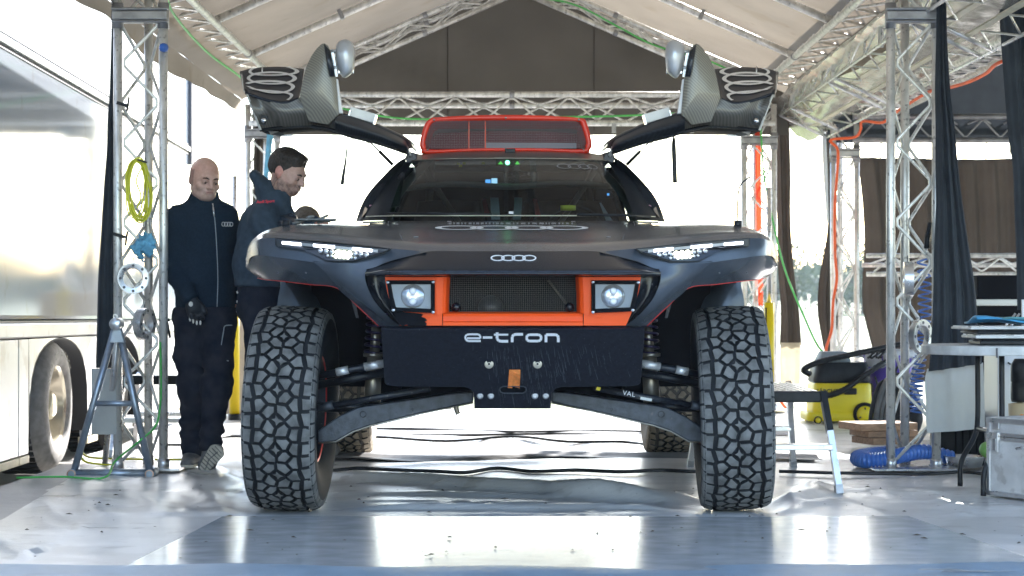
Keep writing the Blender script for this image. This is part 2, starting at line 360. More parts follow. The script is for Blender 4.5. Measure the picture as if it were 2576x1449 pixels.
def attr_mat(name, rough, sub=0., bump=.1, bscale=150):
    m = mat(name, (.5, .3, .2), rough, bump=bump, bscale=bscale); n = m.node_tree.nodes; l = m.node_tree.links; b = n['Principled BSDF']
    a = n.new('ShaderNodeAttribute'); a.attribute_name = 'tint'; nz = [x for x in n if x.type == 'TEX_NOISE'][0]; nz.inputs['Scale'].default_value = 60
    mx = n.new('ShaderNodeMix'); mx.data_type = 'RGBA'; mx.blend_type = 'MULTIPLY'; mx.inputs[0].default_value = 1
    rp = [x for x in n if x.type == 'VALTORGB'][0]; rp.color_ramp.elements[0].color = (.88, .85, .84, 1); rp.color_ramp.elements[1].color = (1, 1, 1, 1)
    l.new(a.outputs[0], mx.inputs[6]); l.new(rp.outputs[0], mx.inputs[7]); l.new(mx.outputs[2], b.inputs['Base Color'])
    b.inputs['Subsurface Weight'].default_value = sub; b.inputs['Subsurface Radius'].default_value = (.012, .005, .003); b.inputs['Subsurface Scale'].default_value = .5
    return m
M['skin'] = attr_mat('skin', .5, .15)
M['fleece'] = mat('navy_fleece', (.020, .034, .054), .95, 0, spec=.06, var=.12, vscale=90, bump=.7, bscale=420)
M['softshell'] = mat('blue_grey_softshell', (.045, .064, .090), .8, 0, spec=.12, var=.15, vscale=30, bump=.35, bscale=500)
M['quilt'] = mat('quilted_navy', (.022, .030, .044), .38, 0, var=.2, vscale=12, bump=.4, bscale=60)
M['trouser'] = mat('navy_work_trousers', (.013, .017, .030), .9, 0, spec=.06, var=.35, vscale=9, bump=.4, bscale=160, col2=(.032, .034, .046))
M['hair'] = mat('brown_hair', (.035, .024, .018), .55, 0, var=.4, vscale=60, bump=.8, bscale=70, stretch=(1, 3, 1))
M['hair_dark'] = mat('dark_brow', (.02, .015, .013), .7)
M['hair_grey'] = mat('greying_hair', (.14, .12, .10), .7, 0, var=.3, vscale=80, bump=.6, bscale=120)
M['eye'] = mat('eye', (.26, .23, .22), .2); M['iris'] = mat('iris', (.03, .02, .015), .2)
M['shoe'] = mat('grey_shoe', (.12, .12, .125), .7, var=.3, vscale=30, bump=.3)
M['sole'] = mat('pale_sole', (.50, .47, .40), .8, var=.15, vscale=30)
M['glove'] = mat('black_glove', (.014, .018, .026), .6, var=.3, vscale=30, bump=.3)
M['piping'] = mat('reflective_piping', (.30, .35, .40), .4)
M['red_print'] = mat('red_print', (.75, .03, .05), .5)
# ------------------------------------------------------------------ the ground
def struct(o): o['kind'] = 'structure'; return o
g = MB(); rows = []
for i in range(41):
    y = -60 + 900 * (i / 40) ** 2; rows.append([])
    for j in range(41):
        t = j / 20 - 1; x = 500 * t * abs(t)
        z = -.16 + (0 if y < 60 else 14 * ((y - 60) / 780) ** 1.3 * (1 + .4 * math.sin(x * .013 + 1))) + (0 if y < 25 else .15 * math.sin(x * .3) * math.sin(y * .21))
        rows[-1].append((x, y, z))
g.grid(rows); struct(g.build('meadow_ground', M['grass']))
yard = MB().grid([[(-14 + 2.0 * j + .4 * math.sin(i * 1.7), -30 + 3.2 * i, -.135 + .008 * math.sin(i * 2.1 + j)) for j in range(15)] for i in range(16)]); struct(yard.build('gravel_yard', M['gravel']))
FOLDS = []
def fold(px0, py0, px1, py1, h, wd):
    a = (( px0 - HX) * CH / (py0 - HY), CH * F / (py0 - HY)); b = ((px1 - HX) * CH / (py1 - HY), CH * F / (py1 - HY)); FOLDS.append((a, b, h, wd))
for q in ((830, 1207, 1740, 1268, .062, .085), (1400, 1246, 1745, 1274, .03, .05), (860, 1244, 1500, 1256, .018, .05), (830, 1281, 1760, 1286, .026, .04), (840, 1262, 1500, 1270, .008, .04),
          (1965, 1288, 2070, 1228, .045, .07), (1965, 1292, 2110, 1262, .018, .05), (2425, 1298, 2372, 1352, .030, .05), (2380, 1345, 2470, 1318, .018, .03),
          (540, 1172, 640, 1246, .022, .05), (470, 1190, 560, 1300, .012, .05), (330, 1240, 470, 1330, .014, .07), (500, 1240, 610, 1300, .012, .04), (220, 1270, 380, 1380, .012, .06),
          (900, 1150, 1720, 1140, .02, .12), (880, 1180, 1500, 1165, .02, .10), (950, 1100, 1600, 1128, .02, .10), (2000, 1230, 2350, 1250, .012, .06), (2300, 1230, 2420, 1290, .014, .05),
          (100, 1400, 700, 1412, .012, .05), (0, 1380, 400, 1420, .014, .06), (1000, 1090, 1700, 1075, .02, .1), (420, 1150, 620, 1120, .02, .12)):
    fold(*q)
rf_ = random.Random(12)
for k in range(80):      # fine creases trodden into the sheet
    py = rf_.choice([1210, 1240, 1275, 1300, 1330, 1360, 1395]) + rf_.gauss(0, 16); px = rf_.choice([rf_.uniform(-40, 600), rf_.uniform(1980, 2640), rf_.uniform(0, 2576)]); L_ = rf_.uniform(40, 190)
    if py < 1190: continue
    fold(px, py, px + L_, py + L_ * rf_.choice([-.25, .1, .35, .55, .0]), rf_.uniform(.004, .011), rf_.uniform(.022, .05))
NEARF = lambda x, y: 1 - .85 * ((np.abs(x - .2) < 1.95) & (y > 5.4) & (y < 7.92))
def foldz(x, y):
    x = np.asarray(x, float); y = np.asarray(y, float); z = np.zeros(np.broadcast(x, y).shape)
    for (ax, ay), (bx, by), h, wd in FOLDS:
        dx, dy = bx - ax, by - ay; L = math.hypot(dx, dy) + 1e-6; t = ((x - ax) * dx + (y - ay) * dy) / L / L; t2 = np.clip(t, 0, 1)
        wob = .35 * wd * np.sin(t * L * 9 + ax * 7); ds = ((x - ax) * -dy + (y - ay) * dx) / L + wob; d2 = (ds / wd) ** 2 + (((t - t2) * L) / wd) ** 2
        z = z + np.where((t > -.15) & (t < 1.15) & (d2 < 9), 1.0 * h * (np.exp(-d2) if h > .0115 else 1.5 * np.exp(-2.2 * np.sqrt(d2 + .02))) * np.sqrt(np.clip(np.sin(np.pi * (t + .15) / 1.3), 0, 1)), 0)
    return z * NEARF(x, y)
def wr(x, y):
    a = np.sin(x * 2.1 + 1.7 * np.sin(y * .9)) + np.sin(y * 3.3 + 2.2 * np.sin(x * 1.3 + y)); b = np.sin(x * 5 + y * 9 + 2 * np.sin(x * 2)); c = np.sin(x * 11 + 3 * np.sin(y * 4)) * np.sin(y * 15 + 2 * np.sin(x * 6)); return (.004 * a + .0018 * b + .0010 * c) * NEARF(x, y)
TY = [(-.98, 8.21), (.98, 8.21), (-1.0, 11.2), (.95, 11.2)]
def floorz(x, y):
    f = 1
    for tx, ty in TY:
        d = np.hypot((x - tx) / .25, (y - ty) / .22); f = f * np.clip((d - .75) * 1.2, 0, 1)
    return (wr(x, y) + .006 + foldz(x, y)) * f
def sheet(name, x0, x1, y0, y1, st, z0, m, zf, left=None):
    ys = []; y = y0
    while y < y1: ys.append(y); y += st * (2.4 if y < 5.4 else 1.0 if y < 10.5 else 1.8)
    ys = np.array(ys + [y1]); nx = int((x1 - x0) / st); xl = left(ys) if left else np.full(len(ys), x0)
    Xg = xl[:, None] + (x1 - xl[:, None]) * np.linspace(0, 1, nx + 1)[None]; Yg = np.repeat(ys[:, None], nx + 1, 1); Zg = z0 + zf(Xg, Yg); nr, nc = Xg.shape
    i, j = np.meshgrid(np.arange(nr - 1), np.arange(nc - 1), indexing='ij'); q = (i * nc + j).ravel(); fc = np.stack([q, q + 1, q + nc + 1, q + nc], 1)
    me = bpy.data.meshes.new(name); me.from_pydata(np.stack([Xg, Yg, Zg], -1).reshape(-1, 3).tolist(), [], fc.tolist()); me.polygons.foreach_set('use_smooth', [True] * len(fc)); me.materials.append(m)
    o = bpy.data.objects.new(name, me); COL.objects.link(o); return struct(o)
sheet('floor_sheet', -1.9, 4.9, 2.2, 15.75, .028, .0, M['floor'], floorz, left=lambda y: np.where(y < 9, -2.0 - .10 * (y - 6) - .03 * np.sin(y * 2), -2.3 + .02 * (9 - y)))
M['floor_brown'] = mat('brown_floor_sheet', (.34, .32, .31), .45, var=.12, vscale=3, bump=.3, bscale=14)
sheet('side_floor_sheet', -2.75, -1.2, 2.2, 15.75, .08, -.012, M['floor_brown'], lambda x, y: wr(x, y) * .6, left=lambda y: -2.62 - .02 * np.sin(y * 3))
# second tent's floor
# floor plate in front of the car
def flatp(px, py): Y = CH * F / (py - HY); return ((px - HX) * Y / F, Y)
c4 = [flatp(560, 1309), flatp(2285, 1309), flatp(2690, 1452), flatp(285, 1452)]
rows = []
for i in range(31):
    t = i / 30; a = lerp(Vector(c4[3]), Vector(c4[0]), t); b = lerp(Vector(c4[2]), Vector(c4[1]), t)
    rows.append([(lerp(a, b, j / 60).x, lerp(a, b, j / 60).y, .017 + .0016 * math.sin(j * .25 + .3 * math.sin(i * .2)) + .0004 * math.sin(i * .25 + j * .1)) for j in range(61)])
pl = MB().grid(rows); e = [rows[0][j] for j in range(61)]
o = struct(pl.build('floor_plate', M['plate'])); 
st = MB(); rows = []
for i in range(9):
    y = 5.55 + i * .0985; rows.append([(x, y + .02 * math.sin(x * 1.1), .024 + .006 * math.sin(i * 1.3 + x * 2) + .004 * math.sin(x * 7 + i) + (.0 if i < 8 else -.004)) for x in [-2.2 + k * .1 for k in range(49)]])
st.grid(rows); struct(st.build('edge_strip', M['strip']))
M['floor_shade'] = mat('grey_floor_shade', (.17, .17, .175), .5, var=.2, vscale=3, bump=.3, bscale=12, stretch=(1, 2.5, 1))  # dark sheets added for shade on the rear floor, put into their colour
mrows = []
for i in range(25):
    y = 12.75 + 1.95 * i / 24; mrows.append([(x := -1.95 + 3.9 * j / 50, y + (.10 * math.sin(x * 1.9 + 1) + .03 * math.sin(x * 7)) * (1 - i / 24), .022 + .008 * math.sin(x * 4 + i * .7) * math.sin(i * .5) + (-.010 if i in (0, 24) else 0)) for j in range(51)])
struct(MB().grid(mrows).build('floor_shade', M['floor_shade']))
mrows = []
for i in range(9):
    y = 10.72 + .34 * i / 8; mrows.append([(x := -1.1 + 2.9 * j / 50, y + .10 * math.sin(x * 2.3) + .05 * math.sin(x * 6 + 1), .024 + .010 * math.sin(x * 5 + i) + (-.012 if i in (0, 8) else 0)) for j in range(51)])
struct(MB().grid(mrows).build('floor_shade', M['floor_shade']))  # narrower strip of floor shade, drawn as a dark sheet
# small debris on the floor
cr = MB()
for i in range(240):
    x = random.uniform(-2.1, 2.4); y = random.uniform(5.6, 9.2); a = random.uniform(0, 6.28); s_ = random.choice([.003, .004, .005, .009])
    zz = .020 if 6.5 < y < 7.8 and -1.3 < x < 1.7 else .012 + float(foldz(x, y))
    p = Vector((x, y, zz)); u = Vector((math.cos(a), math.sin(a), 0)) * s_ * random.uniform(1, 2.5); v = Vector((-math.sin(a), math.cos(a), 0)) * s_ * .7
    cr.add([p + u, p + v, p - u, p - v, p + Vector((0, 0, s_ * .6))], [(0, 1, 4), (1, 2, 4), (2, 3, 4), (3, 0, 4)])
o = cr.build('floor_crumbs', mat('crumb_soil', (.07, .055, .04), .9)); o['kind'] = 'stuff'; o['label'] = 'scattered dirt crumbs and leaf bits on the grey floor sheet'; o['category'] = 'debris'

# ------------------------------------------------------------------ trusses
def zig(a0, b0, a1, b1, n, phase=0):
    pts = []
    for i in range(n + 1):
        t = i / n; pts.append(lerp(a0, a1, t) if (i + phase) % 2 == 0 else lerp(b0, b1, t))
    return pts
def bent(pts, c=.16):
    out = [pts[0]]
    for i in range(1, len(pts) - 1):
        out += [lerp(pts[i], pts[i - 1], c * .5), lerp(pts[i], pts[i + 1], c * .5)]
    return out + [pts[-1]]
def truss(name, label, cat, a, b, offs, n, faces, group=None, r=.025, rb=.0095, m='alu', inset=.02, cuts=()):
    a, b = Vector(a), Vector(b); t = thing(name, label, cat, a, group)
    for o_ in offs:
        o_ = Vector(o_); MB().tube([a + o_, b + o_], r, 14).build('chord', M[m], t)
    for i, j, ph in faces:
        oa, ob = Vector(offs[i]), Vector(offs[j]); d = (ob - oa).normalized() * inset; ax = (b - a).normalized() * .06
        MB().tube(bent(zig(a + oa + d + ax, a + ob - d + ax, b + oa + d - ax, b + ob - d - ax, n, ph)), rb, 6).build('lacing', M[m], t)
    for cz in cuts:   # collars where two lengths join
        for o_ in offs: c_ = lerp(a, b, cz) + Vector(o_); MB().tube([c_ - (b - a).normalized() * .02, c_ + (b - a).normalized() * .02], r * 1.22, 14).build('joint_sleeve', M['alu_dark'], t)
    return t
TR3 = [(-.125, 0, 0), (.125, 0, 0), (0, .22, 0)]
def column(x, y, z1, label, collar=2.50, r=.025, w_=.125, grp='lattice tent columns', n=None, z0=.0):
    offs = [(-w_, 0, 0), (w_, 0, 0), (0, .22, 0)]
    t = truss('truss_column', label, 'tent column', (x, y, z0), (x, y, z1), offs, n or int((z1 - z0) / .225), [(0, 1, 0), (1, 2, 1), (2, 0, 0)], grp, r)
    if collar:
        c = MB(); c.box((x, y - .012, collar), (2 * w_ + .05, .05, .05)); c.box((x, y - .012, collar + .035), (2 * w_ + .06, .060, .016)); c.box((x, y - .012, collar - .035), (2 * w_ + .06, .060, .012))
        c.build('collar', M['alu_dark'], t, bevel=.006)
        for sx in (-1, 1): MB().tube([(x + sx * w_, y, collar - .07), (x + sx * w_, y, collar + .07)], r * 1.25, 14).build('sleeve', M['alu_dark'], t)
    b = MB().box((x, y + .09, .022), (2 * w_ + .22, .42, .012)); b.build('base_plate', M['bright_alu'], t, bevel=.002)
    for ox, oy in ((-w_, 0), (w_, 0), (0, .22)): MB().tube([(x + ox, y + oy, .024), (x + ox, y + oy, .075)], r * 1.3, 12).build('foot_socket', M['bright_alu'], t)
    return t
LX, RX = -2.035, 2.2
colL = column(LX, 10.02, 2.74, 'worn aluminium lattice column with a coiled yellow cable, beside the silver truck')
colR = column(RX, 10.02, 2.74, 'worn aluminium lattice column with blue hoses, beside the dark hanging curtain')
column(-2.1, 15.4, 2.60, 'distant lattice column behind the bearded man, beside a blue cloth', 2.35)
column(2.08, 15.4, 2.60, 'distant lattice column with a red banner inside, behind the right front wheel', 2.29)
column(2.84, 15.6, 2.45, 'distant lattice column with an orange cable hanging down it, behind the vacuum cleaner', 2.2, w_=.1)
def eave(x0, x1, y0, y1, z, label):
    xm = (x0 + x1) / 2
    return truss('eave_truss', label, 'tent beam', (xm, y0, z), (xm, y1, z), [(x0 - xm, 0, 0), (x1 - xm, 0, 0), (0, 0, .22)], int((y1 - y0) / .235), [(0, 1, 0), (1, 2, 1), (2, 0, 0)], 'lattice beams along the eaves', cuts=(.47, .8))
eave(-2.19, -1.94, 6.0, 15.3, 2.76, 'long lattice beam under the left eave, running back from the left column')
eave(2.08, 2.33, 6.0, 15.3, 2.74, 'long lattice beam under the right eave, running back beside the silver foil')
truss('cross_truss', 'wide horizontal lattice beam across the back of the tent behind the orange roof scoop', 'tent beam', (-2.2, 15.3, 2.43), (2.2, 15.3, 2.43),
      [(0, 0, 0), (0, 0, .24), (0, .2, .17)], 18, [(0, 1, 0), (1, 2, 1), (0, 2, 1)], cuts=(.5,))
AX, SL = .07, .437
def rz(x): return 2.78 + (abs(-1.95 - AX) - abs(x - AX)) * SL     # rafter height
for sx, lb in ((-1, 'sloping lattice gable rafter behind the left door of the car'), (1, 'sloping lattice gable rafter with a green cable, behind the right door of the car')):
    a = Vector((AX + sx * 2.05, 15.3, rz(AX + sx * 2.05) - .13)); b = Vector((AX + sx * .03, 15.3, rz(AX + .03) - .13))
    truss('gable_truss', lb, 'tent beam', a, b, [(0, 0, 0), (0, 0, .15), (0, .22, .12)], 9, [(0, 1, 0), (1, 2, 1), (0, 2, 0)], 'gable trusses', r=.022, cuts=(.62,))
for Y in (7.0, 8.7, 10.35, 12.0, 13.65):
    for sx in (-1, 1):
        side = 'left' if sx < 0 else 'right'
        lab = {12.0: 'roof rafter tube nearer the camera under the %s canvas slope', 13.65: 'roof rafter tube farther back under the %s canvas slope'}.get(Y)
        if Y < 11: lab = {7.0: 'roof rafter tube over the floor plate on the %s slope, overhead', 8.7: 'roof rafter tube above the front wheels on the %s slope', 10.35: 'roof rafter tube beside the %s lattice column top'}[Y]
        t = thing('roof_rafter', lab % side, 'rafter', (AX, Y, rz(AX)), 'round rafter tubes under the canvas')
        x1 = AX + sx * 2.04
        MB().tube([(AX, Y, rz(AX)), (x1, Y, rz(x1))], .027, 14).build('tube', M['alu'], t)
        for q in (.33, .66):
            x = lerp(AX, x1, q); MB().box((x, Y, rz(x) + .005), (.03, .066, .075), ry=sx * math.atan(SL)).build('clip', M['alu_dark'], t, bevel=.004)
        pts = [(lerp(AX, x1, k / 14), Y + .05 + .012 * math.sin(k * 1.7), rz(lerp(AX, x1, k / 14)) + .028 - .012 * abs(math.sin(k * .9))) for k in range(15)]
        MB().tube(spline(pts, 3), .0035, 5).build('cord', M['cable'], t)
truss('ridge_truss', 'lattice ridge beam running along the top of the tent roof', 'tent beam', (AX, 6.0, rz(AX) - .2), (AX, 15.2, rz(AX) - .2), [(-.125, 0, 0), (.125, 0, 0), (0, 0, .16)], 44, [(0, 1, 0), (1, 2, 0), (2, 0, 1)])
# roof canvas, gable cloth, valance
rf = thing('canvas_roof', 'sandy brown canvas tent roof lit through from above', 'tent roof', (AX, 10, 3.7))
def roofside(sx, xe):
    rows = []
    for i in range(60):
        y = 5.9 + 9.8 * i / 59; r_ = []
        for j in range(25):
            x = AX + sx * (xe * j / 24); sag = .0
            k = ((y - 7.0) / 1.66) % 1; sag = .028 * math.sin(math.pi * k) ** 2 * math.sin(math.pi * j / 24)
            r_.append((x, y, rz(x) + .05 - sag + .004 * math.sin(y * 5 + x * 3)))
        rows.append(r_)
    MB().grid(rows).build('roof_panel', M['canvas'], rf)
    # hanging edge
    rows = []
    for i in range(90):
        y = 5.9 + 9.8 * i / 89; x = AX + sx * xe; z = rz(x) + .05; wv = .02 * math.sin(y * 2.3) + .012 * math.sin(y * 7.1)
        rows.append([(x, y, z), (x + sx * .012, y, z - .05), (x + sx * (.02 + wv), y, z - .12 + .02 * math.sin(y * 1.9) - (.03 * math.sin((y - 11) * .9) if y > 11 else 0))])
    MB().grid(rows).build('eave_flap', M['canvas'], rf)
roofside(-1, 2.39); roofside(1, 2.30)
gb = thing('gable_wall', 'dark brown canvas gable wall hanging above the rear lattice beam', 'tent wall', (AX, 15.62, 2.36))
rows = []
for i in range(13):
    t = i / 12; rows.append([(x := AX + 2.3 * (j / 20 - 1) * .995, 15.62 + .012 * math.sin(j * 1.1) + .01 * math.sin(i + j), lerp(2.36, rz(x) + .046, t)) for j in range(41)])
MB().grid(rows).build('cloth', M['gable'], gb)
for x in (-.55, .70): MB().box((x, 15.606, 2.95), (.008, .006, 1.1)).build('seam', M['curtain_brown'], gb)
for x in (-1.3, -.6, .1, .85, 1.5): MB().box((x, 15.25, 2.385), (.035, .02, .08)).build('tab', M['alu_dark'], gb)
# ------------------------------------------------------------------ neighbouring tent on the right: gutter lattice, foil, back wall
GC = (2.27, 2.52); GD = (2.67, 2.33)
def gx(t): return lerp(GC[0], GD[0], t)
def gz(t): return lerp(GC[1], GD[1], t)
YS = [15.5, 14.9, 13.15, 12.9, 10.4, 10.15, 7.9]
gt = thing('gutter_lattice', 'flat aluminium lattice ladder between the tents, under the silver foil', 'gutter frame', (2.27, 10, 2.52))
for t_ in (0, 1): MB().tube([(gx(t_), 6.6, gz(t_)), (gx(t_), 15.5, gz(t_))], .011, 8).build('rail', M['bright_alu'], gt)
for t_ in (.33, .66): MB().bar((gx(t_), 6.6, gz(t_) + .02), (gx(t_), 15.3, gz(t_) + .02), .045, .012).build('slat_bar', M['canvas'] if 0 else mat('cream_bar', (.62, .58, .45), .5, .2), gt)
for Y in YS: MB().tube([(gx(0), Y, gz(0)), (gx(1), Y, gz(1))], .014, 8).build('cross_bar', M['bright_alu'], gt)
for a_, b_ in zip(YS[1:-1:2] if 0 else [15.5, 13.15, 12.9, 10.15], [13.15, 12.9, 10.4, 7.9]):
    if a_ - b_ < .5: continue
    n_ = 6
    for t0, t1 in ((0, .33), (1, .66)):
        MB().tube(zig(Vector((gx(t0), a_, gz(t0))), Vector((gx(t1), a_, gz(t1))), Vector((gx(t0), b_, gz(t0))), Vector((gx(t1), b_, gz(t1))), n_ + 2), .007, 6).build('lacing', M['bright_alu'], gt)
    MB().tube(zig(Vector((gx(0), a_, gz(0))), Vector((2.33, a_, 2.72)), Vector((gx(0), b_, gz(0))), Vector((2.33, b_, 2.72)), 9), .007, 6).build('lacing', M['bright_alu'], gt)
for Y in (15.0, 13.1, 11.4, 10.5): MB().bar((2.30, Y, 2.52), (2.30, Y, 2.73), .03, .03, up=(0, 1, 0)).build('hanger', M['alu'], gt)
rows = []
rs_ = random.Random(3)
for i in range(80):
    Y = 6.4 + 9.4 * i / 79; r_ = []
    for j in range(17):
        t = j / 16; x = lerp(2.24, 3.1, t); z = 2.66 - .12 * math.sin(math.pi * t) - .05 * t + .012 * rs_.uniform(-1, 1) - (.20 * max(0, (Y - 14.9) / .9) ** 1.2 * math.sin(math.pi * min(1, t * 1.5)))
        r_.append((x, Y, z))
    rows.append(r_)
fo = MB().grid(rows).build('foil_gutter', M['foil']); fo['label'] = 'crumpled silver foil gutter sheet hanging between the two tents'; fo['category'] = 'foil sheet'
o = truss('valley_truss', 'lattice beam of the neighbouring tent in the top right corner', 'tent beam', (3.05, 7.5, 2.50), (3.05, 15.4, 2.50), [(-.12, 0, 0), (.12, 0, 0), (0, 0, .2)], 50, [(0, 1, 0), (1, 2, 1), (2, 0, 0)])
# second tent: roof, dark gable, back beam, hung cloth, low beam
t2 = thing('side_tent_roof', 'dark canvas roof of the neighbouring tent on the right', 'tent roof', (4.5, 12, 3.2))
MB().grid([[(3.0, y, 2.62), (3.6, y, 2.92), (4.3, y, 3.22), (5.0, y, 3.52), (5.7, y, 3.22), (7.0, y, 2.7)] for y in (6.0, 8, 10, 12, 14, 15.7)]).build('roof_panel', M['gable'], t2)
g2 = thing('side_gable_wall', 'black canvas gable of the neighbouring tent with an orange cable crossing it', 'tent wall', (4.5, 15.66, 2.5))
rows = [[(2.7 + 4.3 * j / 20, 15.66 + .012 * math.sin(j * 1.7), lerp(2.30, 2.62 + .42 * max(0, 1 - abs(2.7 + 4.3 * j / 20 - 5) / 2.1) * 2.1, i / 6)) for j in range(21)] for i in range(7)]
MB().grid(rows).build('cloth', M['curtain'], g2)
truss('side_cross_truss', 'horizontal lattice beam at the back of the neighbouring tent, under its black gable', 'tent beam', (2.9, 15.55, 2.31), (6.6, 15.55, 2.31), [(0, 0, 0), (0, 0, .2), (0, .18, .12)], 24, [(0, 1, 0), (1, 2, 1)], m='alu_dark')
truss('low_cross_truss', 'low horizontal lattice rail in front of the hung brown cloth', 'tent beam', P(2180, 690, 15.2), P(2180, 690, 15.2) + Vector((4, 0, 0)), [(0, 0, 0), (0, 0, .155), (0, .2, .08)], 26, [(0, 1, 0), (1, 2, 1)], r=.02, m='alu')

def cloth(name, label, cat, top0, top1, bot0, bot1, folds, amp, m, nz=26, nx=60, edge=0., seed=0, flare=1., hem=0., parent=None):
    """hanging cloth with vertical folds between two top and two bottom corners"""
    top0, top1, bot0, bot1 = map(Vector, (top0, top1, bot0, bot1)); nrm = (top1 - top0).cross(Vector((0, 0, 1))).normalized(); rows = []; rr = random.Random(seed); ph = [rr.uniform(0, 6) for _ in range(6)]
    for i in range(nz + 1):
        t = i / nz; a = lerp(top0, bot0, t); b = lerp(top1, bot1, t); r_ = []
        for j in range(nx + 1):
            u = j / nx; A = amp * (.55 + .45 * t * flare)
            d = A * (math.sin(u * folds * 6.283 + ph[0] + .6 * math.sin(t * 3 + ph[1])) + .45 * math.sin(u * folds * 13.1 + ph[2] + t * 2) + .25 * math.sin(u * folds * 23 + ph[3] - t * 3))
            p = lerp(a, b, u) + nrm * d + Vector((0, 0, hem * math.sin(u * 5 + ph[4]) * t)); p.x += edge * math.sin(t * 7 + ph[5]) * (u - .5) * 2
            r_.append(p)
        rows.append(r_)
    mb = MB().grid(rows)
    if parent: return mb.build(name, m, parent)
    o = mb.build(name, m, loc=lerp(bot0, bot1, .5)); o['label'] = label; o['category'] = cat; return o
# zip curtain bundle beside the left column
c = thing('tied_curtain', 'narrow dark grey zip curtain tied back along the left lattice column', 'curtain', P(270, 900, 10.05))
def bundle(c, rows_, Y, m):
    rr = []
    for px0, px1, py in rows_:
        a, b = P(px0, py, Y), P(px1, py, Y); ctr = (a + b) / 2; hw = (b - a).length / 2
        rr.append([ctr + Vector((hw * math.cos(k * 6.283 / 28) * (1 + .10 * math.sin(k * 2.2 + py * .004)), .055 * math.sin(k * 6.283 / 28) * (1 + .3 * math.sin(k * 1.6 + 1)), 0)) for k in range(28)])
    rr = catmull(rr, 1, 5); return MB().grid(rr, closed=True).build('cloth', m, c)
bundle(c, [(285, 302, -60), (283, 304, 50), (280, 303, 150), (277, 305, 240), (272, 302, 300), (270, 305, 380), (264, 304, 460), (258, 302, 560), (253, 292, 640), (248, 296, 720), (247, 298, 800), (245, 300, 870), (244, 299, 925)], 10.1, M['curtain'])
for px, py in ((312, 262), (303, 592)): MB().bar(P(px - 18, py - 4, 9.98), P(px + 12, py + 5, 9.98), .012, .018).build('strap', M['black'], c)
z_ = MB()
for k in range(150):
    t = k / 150; py = -20 + 940 * t; px = float(np.interp(py, [-60, 50, 240, 460, 640, 925], [285, 283, 276, 264, 252, 244])); z_.box(P(px - 1.5, py, 10.0), (.008, .012, .006))
z_.build('zip_teeth', M['seam'], c)
# big curtain right of the right column, pale skirt sewn to its foot
c = thing('hanging_curtain', 'long dark curtain with a pale grey lower skirt, hanging right of the lattice column', 'curtain', P(2410, 930, 10.0))
def drape(c, name, rows_, Y, m, folds=3, amp=.02, nx=44, dz=0):
    rr = []
    for px0, py0, px1, py1 in rows_:
        a, b = P(px0, py0, Y), P(px1, py1, Y)
        rr.append([lerp(a, b, u / nx) + Vector((0, amp * (math.sin(u / nx * folds * 6.28 + a.z * .6) + .4 * math.sin(u / nx * folds * 15 + a.z)) * min(1, (b - a).length / .12), 0)) for u in range(nx + 1)])
    return MB().grid(catmull(rr, 1, 5)).build(name, m, c)
drape(c, 'cloth', [(2357, -60, 2380, -60), (2357, 20, 2382, 20), (2356, 100, 2384, 100), (2354, 220, 2392, 220), (2356, 320, 2404, 320), (2356, 420, 2413, 420), (2357, 520, 2425, 520), (2352, 620, 2440, 620), (2350, 720, 2455, 720), (2346, 820, 2463, 820), (2341, 900, 2470, 880), (2337, 935, 2472, 915)], 9.86, M['curtain'], 3, .022)
drape(c, 'skirt', [(2333, 928, 2472, 912), (2327, 960, 2474, 950), (2330, 1020, 2476, 1010), (2330, 1060, 2477, 1050), (2333, 1090, 2478, 1078)], 9.90, M['skirt'], 1.5, .012)
c = thing('hanging_curtain', 'black curtain at the right edge of the photo, above the folding table', 'curtain', P(2560, 780, 9.3))
drape(c, 'cloth', [(2518, -60, 2640, -60), (2520, 60, 2640, 60), (2530, 200, 2650, 200), (2540, 330, 2650, 330), (2552, 420, 2655, 420), (2556, 520, 2660, 520), (2560, 640, 2665, 640), (2562, 780, 2665, 780)], 9.9, M['curtain'], 3, .03)
# far right: hung brown cloth and the gap curtains
c = thing('hung_cloth', 'wide brown cloth hung from a wire across the back of the neighbouring tent', 'cloth wall', P(2400, 870, 15.9))
drape(c, 'cloth', [(2160, 396, 2700, 404), (2164, 440, 2700, 440), (2172, 520, 2700, 520), (2176, 620, 2700, 620), (2170, 760, 2700, 760), (2196, 880, 2700, 880), (2215, 960, 2700, 960)], 15.9, M['curtain_brown'], 9, .025, nx=120)
for px in (2215, 2240, 2480, 2540): MB().tube([P(px, 402, 15.9), P(px + 3, 352, 15.75)], .006, 5).build('hanger_cord', M['cable'], c)
MB().tube([P(2155, 399, 15.9), P(2400, 404, 15.9), P(2700, 396, 15.9)], .007, 6).build('wire', M['cable'], c)
c = thing('gap_curtain', 'brown curtain with a beige foot, hanging behind the right back column', 'curtain', P(1985, 960, 15.7))
drape(c, 'cloth', [(1950, 290, 1986, 290), (1952, 420, 1990, 420), (1956, 560, 1990, 560), (1958, 680, 1998, 680), (1965, 780, 2010, 780), (1962, 868, 2016, 868)], 15.75, M['curtain_brown'], 2, .02)
drape(c, 'foot_panel', [(1964, 862, 2014, 862), (1962, 910, 2014, 910), (1964, 966, 2012, 966)], 15.7, mat('beige_panel', (.42, .36, .26), .8, translucent=.3), 1, .008)
c = thing('gap_curtain', 'wavy grey and brown curtain left of the column with the orange cable', 'curtain', P(2075, 890, 15.7))
drape(c, 'cloth', [(2074, 330, 2112, 330), (2078, 420, 2108, 420), (2084, 520, 2106, 520), (2080, 600, 2110, 600), (2062, 700, 2112, 700), (2058, 780, 2110, 780), (2068, 850, 2104, 850), (2076, 890, 2104, 890)], 15.85, M['curtain_brown'], 2, .03)
